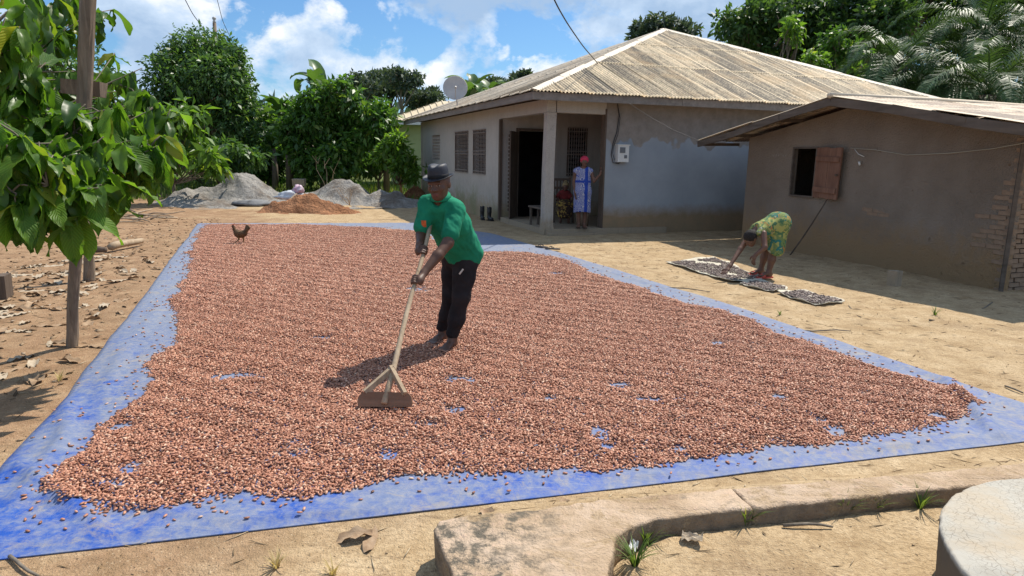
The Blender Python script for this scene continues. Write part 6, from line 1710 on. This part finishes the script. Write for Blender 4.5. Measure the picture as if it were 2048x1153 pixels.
for l in lv[:300]:
    o = bpy.data.objects.new('leaf', LEAVES[l[4]][0]); COL.objects.link(o); o.parent = ct; o.matrix_local = leaf_matrix(l)
VV, FF, b0 = [], [], 0
for l in lv[300:]:
    M_ = np.array(leaf_matrix(l)); v_ = LEAVES[l[4]][1] @ M_[:3, :3].T + M_[:3, 3]; VV.append(v_); FF.append(LEAVES[l[4]][2] + b0); b0 += len(v_)
fo = add_obj('foliage', mesh_np('foliage', np.concatenate(VV), np.concatenate(FF), True), MATS['cocoa_leaf_mass'], ct); fo['kind'] = 'stuff'
print('cocoa leaves', len(lv))

# ------------------------------------------------------------------ posts of the shade frame
def post(label, base, top, r0, r1, wob=.012, name='wooden_post', mat='post_wood', n=14):
    base, top = A3(*base), A3(*top); pts = [base * (1 - q) + top * q + A3(wob * math.sin(q * 7 + r0 * 90), wob * math.cos(q * 5), 0) * (q > 0) for q in np.linspace(0, 1, n)]
    m_ = MB(); m_.tube([tuple(p - base) for p in pts], [(r0 * (1 - q) + r1 * q) * (1 + .06 * math.sin(q * 23)) for q in np.linspace(0, 1, n)], 13, jit=.13)
    o = m_.build(name, MATS[mat], None, False, tuple(base)); return tag(o, label, 'post', 'posts under the cocoa tree')
p1 = (-3.76, 5.54); p2 = (-5.44, 8.51)
post('tall weathered post nearer the hem rising out of the picture top', (p1[0], p1[1], -.12), (-3.24, 5.45, 2.85), .041, .056)
post('short stout post standing behind the tall one', (p2[0], p2[1], -.12), (p2[0] + .05, p2[1], 1.75), .066, .060, .02)
xb = MB(); xb.bar((-3.30, 5.60, 2.11), (-3.61, 5.60, 2.14), .09, .11, jit=.008); tag(xb.build('cross_beam', MATS['post_wood']), 'rough cross beam fixed to the tall post behind the leaves', 'beam', None, 'thing')

# ------------------------------------------------------------------ heaps of sand and soil
def heap(name, label, c, rx, ry, h, mat, seed, rz=0.0, peaks=None, cat='heap'):
    n, mr = 56, 22; V = [(0, 0, 0)]; F = []
    peaks = peaks or [(0, 0, 1.0, .42)]
    def hz(x, y):
        z = max(p[2] * math.exp(-(((x - p[0]) / p[3]) ** 2 + ((y - p[1]) / (p[3] * 1.1)) ** 2)) for p in peaks)
        return z
    for i in range(1, mr + 1):
        q = i / mr
        for k in range(n):
            a = 2 * math.pi * k / n; ew = 1 + .18 * float(vn2(np.array([math.cos(a) * 2 + seed]), np.array([math.sin(a) * 2]), seed)[0]) * 2
            V.append((q * math.cos(a) * ew, q * math.sin(a) * ew, 0))
    V = np.array(V); x, y = V[:, 0].copy(), V[:, 1].copy(); r_ = np.hypot(x, y)
    z = np.array([hz(a, b) for a, b in zip(x, y)]) * (1 - smooth01(.55, 1.02, r_)) * h
    z += (.34 * fbm2(x * 3 + seed, y * 3, 4, seed) + .20 * fbm2(x * 9, y * 9, 3, seed + 3)) * h * (1 - smooth01(.75, 1.0, r_)) - .02 * smooth01(.85, 1.0, r_) - .012
    V = np.stack([x * rx, y * ry, z], 1)
    F = [(0, 1 + k, 1 + (k + 1) % n) for k in range(n)]
    for i in range(mr - 1): F += [(1 + i * n + k, 1 + (i + 1) * n + k, 1 + (i + 1) * n + (k + 1) % n, 1 + i * n + (k + 1) % n) for k in range(n)]
    o = add_obj(name, mesh_of(name, V, F, True), MATS[mat], None, (c[0], c[1], gz(*c) + .01), (0, 0, rz)); return tag(o, label, cat)
t = NT('grey_sand'); v = t.coord('World'); n1 = t.noise(v, 0.9, 6, .65); n2 = t.noise(v, 9, 6, .7)
col = t.ramp(n2, [(.3, (0.22, 0.205, 0.185)), (.7, (0.43, 0.405, 0.37))]); col = t.mix(t.ramp(n1, [(.50, 0.0), (.62, .75)]), col, (0.15, 0.115, 0.085)); t.bump(n2, 1.0, .10); t.done(col, .95, .1)
simple('red_soil', (0.22, 0.105, 0.055), (0.38, 0.19, 0.10), 4.0, .96, .1, 1.0, 16, .08)
c1, c2, c3 = (-8.99, 22.20), (-5.45, 22.61), (-5.81, 19.23)
heap('sand_heap', 'larger grey sand heap with a rounded top beside the cocoa shrub', c1, 2.9, 2.3, .82, 'grey_sand', 3, peaks=[(.05, .1, 1.0, .40), (-.45, -.1, .55, .35), (.55, 0, .35, .4)])
heap('sand_heap', 'grey sand heap with two humps in front of the cocoa bush', c2, 2.9, 2.1, .78, 'grey_sand', 8, peaks=[(-.1, .15, 1.0, .34), (.42, .0, .62, .32), (-.5, 0, .45, .35)])
heap('soil_heap', 'low reddish soil heap just beyond the far tarpaulin hem', c3, 1.7, 1.0, .55, 'red_soil', 5, peaks=[(-.02, 0, 1.0, .40), (.4, 0, .55, .35), (-.45, 0, .5, .35)])
cR = (-3.74, 25.79)
heap('soil_heap', 'dark rubble and leaf heap against the house corner', cR, 1.1, .8, .45, 'red_soil', 11)
# plastic bags and sacks on the heaps
def crumple(name, label, c, r, mat, seed, amp=.35, cat='bag', rz=0.0):
    V, F = ICO3[0].copy(), ICO3[1]; V = V * (1 + amp * vn3(V * 2.3, seed) * 1.6 + amp * .6 * vn3(V * 6, seed + 1))[:, None]; V[:, 2] = np.maximum(V[:, 2], -.45)
    o = add_obj(name, mesh_np(name, V * np.array(r), F), mat, None, c, (0, 0, rz)); return tag(o, label, cat)
simple('pale_plastic_bag', (0.46, 0.49, 0.53), (0.60, 0.62, 0.64), 5, .4, .5, .3)
simple('pink_plastic_bag', (0.42, 0.22, 0.32), (0.60, 0.52, 0.56), 7, .4, .5, .3)
simple('dark_sacking', (0.15, 0.15, 0.15), (0.25, 0.25, 0.25), 8, .8, .2, .3)
crumple('plastic_bag', 'crumpled pale plastic bag on the red soil heap', (-6.58, 19.90, 0.37), (.36, .26, .17), MATS['pale_plastic_bag'], 4, .6)
crumple('plastic_bag', 'small pinkish plastic bag on top of the pale bag', (-6.31, 19.95, 0.56), (.16, .15, .16), MATS['pink_plastic_bag'], 9)
crumple('empty_sack', 'flattened dark sack lying left of the red soil heap', (*(-8.06, 21.06), .07), (.62, .32, .13), MATS['dark_sacking'], 14, .3, 'sack')
m_ = MB(); m_.bar((*(-6.63, 19.06), .06), (-6.25, 19.60, 0.48), .07, .025, jit=.006); tag(m_.build('plank', MATS['handle_wood']), 'pale plank leaning on the red soil heap', 'plank')
def twig(label, base, hgt, k, seed, spread=.35, mat='bark', name='bare_twig', cat='twig'):
    r = np.random.default_rng(seed); m_ = MB()
    for i in range(k):
        d = A3(r.normal(0, spread), r.normal(0, spread), 1); e = d * hgt * r.uniform(.6, 1)
        pts = [(0, 0, 0), tuple(e * .35 + r.normal(0, .03, 3)), tuple(e * .7 + r.normal(0, .04, 3)), tuple(e)]; m_.tube(pts, [.012, .009, .006, .003], 5)
        for _ in range(2): f = e * r.uniform(.4, .9); m_.tube([tuple(f), tuple(f + A3(r.normal(0, .12), r.normal(0, .12), .18) * hgt)], [.005, .002], 4)
    o = m_.build(name, MATS[mat], None, False, (base[0], base[1], base[2])); return tag(o, label, cat)
twig('bare dead sapling standing behind the red soil heap', (*(-6.54, 23.87), .1), 1.5, 3, 3, .25, 'handle_wood', 'dead_sapling', 'sapling')
twig('dead leafless weed with several stems by the far hem', (*(-4.96, 20.55), .1), .8, 4, 8, .4, 'handle_wood', 'dead_sapling', 'sapling')
m_ = MB(); m_.tube([(-7.85, 23.00, 1.32), (-8.06, 22.80, 0.90), (-8.17, 22.60, 1.23)], .03, 6)
lb = MB(); lb.box((0, 0, .13), (.42, .22, .26), jit=.02); o = lb.build('concrete_block', MATS['grey_concrete'], None, False, (*(-7.76, 24.66), .45)); tag(o, 'single dark concrete block set behind the sand heaps', 'block')

# ------------------------------------------------------------------ rubbish, logs and sticks on the left
def stick(a, b, r, mat, label, name='stick', cat='stick', group=None):
    a, b = A3(*a), A3(*b); m_ = MB(); pts = bent(a, b, 5, 0, .03); pts = [p - a for p in pts]; m_.tube([tuple(p) for p in pts], [r, r * .95, r * .9, r * .8, r * .65], 6, jit=.06)
    return tag(m_.build(name, MATS[mat], None, True, tuple(a)), label, cat, group)
lg = (-6.61, 11.01); lg2 = (-6.58, 11.91)
stick((lg[0], lg[1], .07), (lg2[0], lg2[1], .07), .065, 'handle_wood', 'pale split log lying on the soil beyond the posts', 'log', 'log')
la, lb_ = (-6.96, 10.84), (-6.59, 10.83)
stick((la[0], la[1], .06), (lb_[0], lb_[1], .05), .07, 'dark_wood', 'short dark log beside the tall post', 'log', 'log')
bk = (-9.68, 16.04); MBk = MB().box((0, 0, .10), (.32, .18, .20), jit=.01).build('loose_block', MATS['clay_brick'], None, False, (bk[0], bk[1], .0)); tag(MBk, 'reddish block standing beside the heap of sticks', 'block')
hp = (-8.95, 15.92)
for k in range(26):
    a = rng.uniform(0, 6.28); x0, y0 = hp[0] + rng.normal(0, .45), hp[1] + rng.normal(0, .30); L_ = rng.uniform(.4, 1.1); z0 = rng.uniform(.02, .18)
    stick((x0, y0, z0), (x0 + math.cos(a) * L_, y0 + math.sin(a) * L_ * .6, max(.015, z0 + rng.normal(0, .06))), rng.uniform(.012, .022), 'handle_wood' if k % 3 else 'post_wood', 'dry stick in the loose heap beyond the posts', 'dry_stick', 'stick', 'dry sticks in the heap')
bx0 = (-5.66, 7.31); tag(MB().box((0, 0, .13), (.34, .26, .26), .4, jit=.012).build('wooden_stump', MATS['dark_wood'], None, False, (bx0[0] - .12, bx0[1], 0)), 'dark wooden stump at the picture edge under the cocoa tree', 'stump')
# fallen leaves
simple('dry_leaf_brown', (0.24, 0.15, 0.085), (0.40, 0.29, 0.19), 12, .85, .2, .3, 60)
simple('dry_leaf_pale', (0.34, 0.27, 0.19), (0.48, 0.40, 0.30), 12, .85, .2, .3, 60)
DL = []
for k in range(6):
    me_, v_, f_ = cocoa_leaf_mesh(.22 + .02 * k, .085, .7 - .18 * k, .5 - .12 * k, 200 + k); me_.materials.append(MATS['dry_leaf_pale' if k % 2 else 'dry_leaf_brown']); DL.append((me_, v_, f_))
def drop_leaf(x, y, lab, group, s=1.0):
    o = bpy.data.objects.new('dry_leaf', random.choice(DL if group else DL[::2])[0]); COL.objects.link(o); o.location = (x, y, gz(x, y) + .012); o.rotation_euler = (rng.normal(0, .08), rng.normal(0, .12), rng.uniform(0, 6.28)); o.scale = (s, s, s)
    return tag(o, lab, 'leaf', group)
cnt = 0
while cnt < 150:
    x, y = rng.uniform(-6.8, -2.6), rng.uniform(3.2, 10.5)
    if x / y < -.80 or poly_mask(np.array([x]), np.array([y]), TARP_POLY)[0] or dist_poly(np.array([x]), np.array([y]), TARP_POLY)[0] < .12 + .9 * rng.uniform() ** 3: continue
    drop_leaf(x, y, 'dry curled leaf fallen on the soil under the cocoa tree', 'fallen leaves under the cocoa tree', rng.uniform(.6, 1.1)); cnt += 1
for q, s_, lab in (((-0.60, 2.73), .8, 'dry leaf lying between the near tarpaulin hem and the picture bottom'), ((-0.12, 2.94), .8, 'dry curled leaf touching the near tarpaulin hem above the kerb block'), ((0.27, 3.06), .6, 'small dry leaf at the near hem above the kerb'), ((-0.97, 3.06), .55, 'dry leaf lying on the blue tarpaulin by the beans'), ((-0.60, 2.60), .7, 'dry leaf on bare sand left of the kerb block'), ((0.09, 3.83), .3, 'tiny dry leaf among the beans in front')):
    drop_leaf(q[0], q[1], lab, None, s_)
# scraps of stalk and twig over the yard
P = []
n = 4200; x = rng.uniform(-7, 8, n); y = rng.uniform(2.3, 14, n); ok = ~poly_mask(x, y, TARP_POLY) & (rng.uniform(0, 1, n) < .9); x, y = x[ok], y[ok]; n = len(x)
L_ = rng.uniform(.02, .16, n) ** 1.0; a = rng.uniform(0, 6.28, n)
S_ = np.stack([L_ / 2, np.full(n, .0022) + rng.uniform(0, .003, n), np.full(n, .003)], 1)
sc = scatter_mesh('straw_litter', np.column_stack([x, y, ground_z(x, y) + .004]), eul(np.column_stack([rng.normal(0, .1, n), rng.normal(0, .06, n), a])), S_, OCT_V, OCT_F, None)
t = NT('straw_bits'); sc.data.materials.append(t.done(t.ramp(t.island(), [(0, (0.12, 0.08, 0.05)), (.5, (0.30, 0.21, 0.12)), (1, (0.52, 0.42, 0.28))]), .9, .15)); tag(sc, 'scattered bits of straw, twig and bark on the yard', 'litter', None, 'stuff')
n = 2600; x = rng.uniform(-6, 7, n); y = rng.uniform(2.0, 12, n) ; ok = ~poly_mask(x, y, TARP_POLY); x, y = x[ok], y[ok]; n = len(x)
S_ = rng.uniform(.002, .008, (n, 1)) * np.array([[1.2, 1, .7]]); pb = scatter_mesh('pebbles', np.column_stack([x, y, ground_z(x, y) + .001]), eul(rng.normal(0, 1, (n, 3))), S_, OCT_V, OCT_F, None)
t = NT('pebble'); pb.data.materials.append(t.done(t.ramp(t.island(), [(0, (0.18, 0.11, 0.06)), (1, (0.50, 0.38, 0.24))]), .9, .15)); tag(pb, 'small clods and pebbles on the bare yard', 'pebbles', None, 'stuff')
for a_, b_, r_, lab in (((1.53, 8.81), (2.51, 8.40), .008, 'thin dry stalk beside the far half of the right hem'), ((2.83, 6.53), (3.38, 6.53), .008, 'long dry stalk lying near the narrow mat'), ((4.50, 7.08), (5.85, 8.05), .010, 'dark twig in the shade line before the hut'), ((3.97, 7.78), (3.78, 7.11), .006, 'short twig leading away from the narrow mat'), ((-2.05, 2.51), (-1.84, 2.38), .008, 'thin stick at the near tarpaulin corner'), ((1.22, 2.74), (1.44, 2.74), .008, 'pale stalk lying inside the kerb'), ((3.78, 4.93), (3.80, 4.77), .008, 'short dark stick beyond the right tarpaulin corner')):
    stick((*a_, gz(*a_) + .012), (*b_, gz(*b_) + .012), r_, 'bark', lab)

# ------------------------------------------------------------------ grass tufts along the kerb
def tuft(c, n_, hgt, lab, seed):
    r = np.random.default_rng(seed); V, F = [], []
    for i in range(n_):
        a = r.uniform(0, 6.28); ln = hgt * r.uniform(.6, 1.1); bend = r.uniform(.3, .95); d = A3(math.cos(a), math.sin(a), 0); s_ = A3(-d[1], d[0], 0) * .0042; b = len(V); base = d * r.uniform(0, .012)
        for q in (0, .35, .7, 1.0): p = base + d * ln * bend * q ** 1.6 + A3(0, 0, ln * (q - .42 * bend * q * q)); w = s_ * (1 - q) ** .6; V += [tuple(p - w), tuple(p + w)]
        F += [(b + 2 * k, b + 2 * k + 1, b + 2 * k + 3, b + 2 * k + 2) for k in range(3)]
    return tag(add_obj('grass_tuft', mesh_of('grass_tuft', V, F), MATS['grass_blade'], None, (c[0], c[1], gz(*c) - .002)), lab, 'grass', 'grass tufts along the kerb')
for i, (c, n_, h_, lab) in enumerate((((0.59, 2.63), 44, .17, 'fullest grass tuft in the kerb corner by the block'), ((0.51, 2.44), 40, .15, 'grass tuft in front beside the white scrap'), ((0.71, 2.71), 30, .14, 'thin grass tuft against the kerb foot near the crack'), ((1.06, 2.76), 26, .13, 'grass tuft below the crack in the kerb'), ((1.56, 2.88), 16, .13, 'sparse grass tuft midway along the kerb'), ((1.72, 2.91), 20, .10, 'flat little weed at the kerb foot'), ((1.94, 2.93), 26, .15, 'grass tuft nearest the round cement slab'))): tuft(c, n_, h_, lab, 70 + i)
leaf_mat('dry_grass', (0.34, 0.26, 0.13), (0.50, 0.40, 0.22), None, .25, .8)
for i, (c, n_, h_, lab) in enumerate((((-0.94, 2.48), 22, .09, 'dry straw coloured grass tuft at the picture bottom'), ((-0.70, 2.45), 14, .09, 'thin dry grass tuft between leaf and kerb block'), ((4.71, 7.33), 18, .12, 'small green weed on the shade line before the hut'), ((2.95, 7.24), 12, .08, 'tiny weed near the right hem facing the mats'), ((-3.27, 4.67), 18, .10, 'dry grass by the left hem under the tree'))):
    o = tuft(c, n_, h_, lab, 170 + i); o['group'] = 'stray grass on the yard'
    if 'dry' in lab: o.data.materials[0] = MATS['dry_grass']
def scrap(lab, c, w, h, mat, seed):
    r = np.random.default_rng(seed); n = 7; V = [((i / 6 - .5) * w, (j / 6 - .5) * h, .012 + .018 * r.uniform() * (1 + (i in (0, 6)))) for i in range(n) for j in range(n)]
    F = [(i * n + j, i * n + n + j, i * n + n + 1 + j, i * n + 1 + j) for i in range(n - 1) for j in range(n - 1)]
    return tag(add_obj('plastic_scrap', mesh_of('plastic_scrap', V, F), MATS[mat], None, (c[0], c[1], gz(*c) + .003), (0, 0, r.uniform(0, 3))), lab, 'litter')
scrap('small white plastic scrap by the kerb corner grass', (0.52, 2.54), .05, .035, 'white_plastic', 3)
scrap('crumpled pale cloth rag inside the kerb corner', (0.78, 2.60), .085, .06, 'dry_leaf_pale', 5)

# ------------------------------------------------------------------ things about the houses
def rot_h(u, v, z, o): return (o[0] + .941 * u - .339 * v, o[1] + .339 * u + .941 * v, z)
HO, UO = (.67, 14.5), (6.6, 8.93)
a = rot_h(-.06, 3.12, 1.06, UO); b = rot_h(-.42, 3.52, -.02, UO); stick(b, a, .014, 'dark_wood', 'thin crooked prop stick leaning below the hut shutter', 'prop_stick')
tag(MB().box((0, 0, .10), (.15, .12, .21), .5, jit=.008).build('loose_brick', MATS['grey_concrete'], None, False, (*(5.24, 9.12), 0)), 'single brick standing upright on the ground before the hut', 'brick')
def boot(c, rz, lab):
    F_ = Field(); F_.chain([(0, 0, .33), (0, 0, .22), (0, .005, .10)], [.062, .058, .055], .02); F_.econe((0, .01, .055), (0, -.15, .045), (.045, .050), (.048, .040), (1, 0, 0), .03); F_.cut((0, 0, .34), (0, 0, .42), .055, .06)
    o = add_obj('rubber_boot', F_.mesh('rubber_boot', .011, 1), MATS['boot_rubber'], None, c, (0, 0, rz)); so = MB().box((0, -.06, .008), (.095, .27, .022)).build('sole', MATS['boot_rubber'], o); return tag(o, lab, 'boot', 'black boots by the porch')
simple('boot_rubber', (.014, .014, .016), (.025, .025, .027), 8, .4, .5, 0)
q = rot_h(-.20, 3.25, 0, HO); boot((q[0], q[1], .01), .5, 'black rubber boot standing closer to the porch doorway')
q = rot_h(-.30, 3.55, 0, HO); boot((q[0], q[1], .01), .2, 'black rubber boot standing farther from the porch doorway')
simple('dark_foam', (.05, .045, .045), (.09, .08, .075), 9, .8, .2, 0)
for c, rz_, lab in (((0.54, 12.31), .9, 'dark flip flop on the shaded far corner of the tarpaulin'), ((0.73, 12.06), 1.3, 'second dark flip flop nearer the right hem')):
    o = empty('flip_flop', (c[0], c[1], .018), rz_); tag(o, lab, 'sandal', 'flip flops by the porch'); m_ = MB(); m_.lathe([(.0, 0), (.052, .0), (.052, .02), (.0, .02)], (0, 0, 0), 18); m_.v = [(x, y * 2.5 * (1 + .2 * (y > 0)), z) for x, y, z in m_.v]; m_.build('sole', MATS['dark_foam'], o); m_ = MB(); m_.tube([(-.045, -.01, .02), (-.02, .05, .055), (0, .085, .03)], .006, 5); m_.tube([(.045, -.01, .02), (.02, .05, .055), (0, .085, .03)], .006, 5); m_.build('strap', MATS['dark_foam'], o)
bq = rot_h(.17, .62, 0, HO); bn = empty('porch_bench', (bq[0], bq[1], .12), HOUSE_RZ); tag(bn, 'small plain wooden bench half hidden behind the porch column', 'bench')
MB().box((-.02, 0, .42), (.28, .80, .04)).build('seat', MATS['old_plank'], bn)
for y in (-.34, .34):
    for x in (-.11, .07): MB().box((x, y, .20), (.045, .045, .40)).build('leg', MATS['old_plank'], bn)
bkt = MB(); bkt.lathe([(.0, 0), (.13, 0), (.16, .30), (.152, .30), (.125, .01), (0, .01)], (0, 0, 0), 18); q = rot_h(1.16, .55, .125, HO); tag(bkt.build('clay_pot', MATS['clay_brick'], None, True, q), 'low brown bucket at the feet of the standing woman', 'bucket')
# satellite dish on the eave
simple('dish_grey', (0.40, 0.38, 0.36), (0.48, 0.46, 0.43), 3, .5, .4, 0)
dq = rot_h(-.62, 5.1, 3.42, HO); ds = empty('satellite_dish', dq); tag(ds, 'grey satellite dish mounted on the house eave', 'dish')
dn_ = Vector((.10, -.93, .38)).normalized(); Md = dn_.to_track_quat('Z', 'Y').to_matrix()
m_ = MB(); m_.lathe([(.001, 0), (.10, .006), (.20, .024), (.28, .048), (.325, .066), (.333, .066), (.285, .038), (.20, .012), (.10, -.006), (.001, -.012)], (0, 0, 0), 40, Md); m_.v = [(x, y, z * 1.06) for x, y, z in m_.v]; m_.build('bowl', MATS['dish_grey'], ds, True)
lo_ = Md @ Vector((0, -.31, .06)); tip = Md @ Vector((.0, -.16, .38)); m_ = MB(); m_.tube([tuple(lo_), tuple(tip)], .010, 6); m_.build('feed_arm', MATS['dish_grey'], ds); m_ = MB(); m_.tube([tuple(tip), tuple(tip + Vector((0, .05, .03)))], .028, 8); m_.build('feed_horn', MATS['dish_grey'], ds)
m_ = MB(); m_.tube([tuple(Md @ Vector((0, 0, -.02))), (.02, .14, -.12), (.06, .12, -.50)], .022, 8); m_.build('mount', MATS['dish_grey'], ds)
# utility pole and lines
up = empty('utility_pole', (-16.97, 40.00, 1.73)[:2] + (0.2,)); tag(up, 'wooden utility pole rising behind the big dark tree', 'pole')
MB().tube([(0, 0, -.3), (-.02, 0, 4), (0, 0, 8.5)], [.15, .13, .10], 10).build('shaft', MATS['post_wood'], up, True)
MB().lathe([(0, 8.48), (.09, 8.5), (.09, 8.6), (.05, 8.64), (.11, 8.72), (.10, 8.8), (0, 8.85)], (0, 0, 0), 10).build('insulator', MATS['dish_grey'], up, True)
def cable(name, lab, pts, r, mat):
    P_ = np.array(pts, float); s = np.concatenate([[0], np.cumsum(np.linalg.norm(np.diff(P_, axis=0), axis=1))]); q = np.linspace(0, s[-1], 24); C_ = np.stack([np.interp(q, s, P_[:, k]) for k in range(3)], 1)
    for _ in range(3): C_[1:-1] = (C_[:-2] + 2 * C_[1:-1] + C_[2:]) / 4
    o = MB().tube([tuple(c - C_[0]) for c in C_], r, 5).build(name, MATS[mat], None, True, tuple(C_[0])); return tag(o, lab, 'cable')
cable('power_cable', 'thick dark cable slanting down from the sky to the house eave', [(0.35, 10.20, 4.24), (0.55, 10.80, 3.97), (0.88, 12.40, 3.93), (1.35, 14.40, 3.87), (1.92, 16.60, 3.83)], .012, 'black_cable')
cable('service_wire', 'thin wire running from house eave to hut roof corner', [(2.25, 14.00, 2.75), (2.72, 14.00, 2.47), (3.19, 13.80, 2.20), (3.62, 13.40, 1.99)], .0045, 'dark_louvre')
cable('overhead_line', 'dark overhead line dropping behind the big dark tree', [(-15.95, 34.00, 9.11), (-16.35, 36.00, 8.42), (-16.84, 39.00, 7.78)], .020, 'black_cable')
cable('overhead_line', 'thin overhead line meeting the top of the utility pole', [(-15.25, 36.00, 9.81), (-15.86, 38.00, 9.40), (-16.51, 40.00, 8.83), (-17.48, 44.00, 8.00)], .016, 'black_cable')

# trodden leaf litter under the tree: too small to pick apart
n = 2600; x = rng.uniform(-8.5, -2.3, n); y = rng.uniform(2.8, 17, n)
wgt_ = np.clip(-(x + .40 * y) * .55 + .25 + .8 * fbm2(x * 1.2, y * 1.2, 3, 91), 0, 1)
ok = ~poly_mask(x, y, TARP_POLY) & (rng.uniform(0, 1, n) < wgt_); x, y = x[ok], y[ok]; n = len(x)
S_ = rng.uniform(.012, .055, (n, 1)) * np.column_stack([np.ones(n), rng.uniform(.3, .6, n), rng.uniform(.08, .22, n)])
ll = scatter_mesh('leaf_litter', np.column_stack([x, y, ground_z(x, y) + .006]), eul(np.column_stack([rng.normal(0, .25, n), rng.normal(0, .25, n), rng.uniform(0, 6.28, n)])), S_, OCT_V, OCT_F, None)
t = NT('litter_bits'); ll.data.materials.append(t.done(t.ramp(t.island(), [(0, (0.07, 0.045, 0.028)), (.5, (0.19, 0.12, 0.07)), (.85, (0.33, 0.23, 0.14)), (1, (0.48, 0.40, 0.30))]), .9, .15)); tag(ll, 'crumbled brown leaf litter on the soil under the trees', 'litter', None, 'stuff')
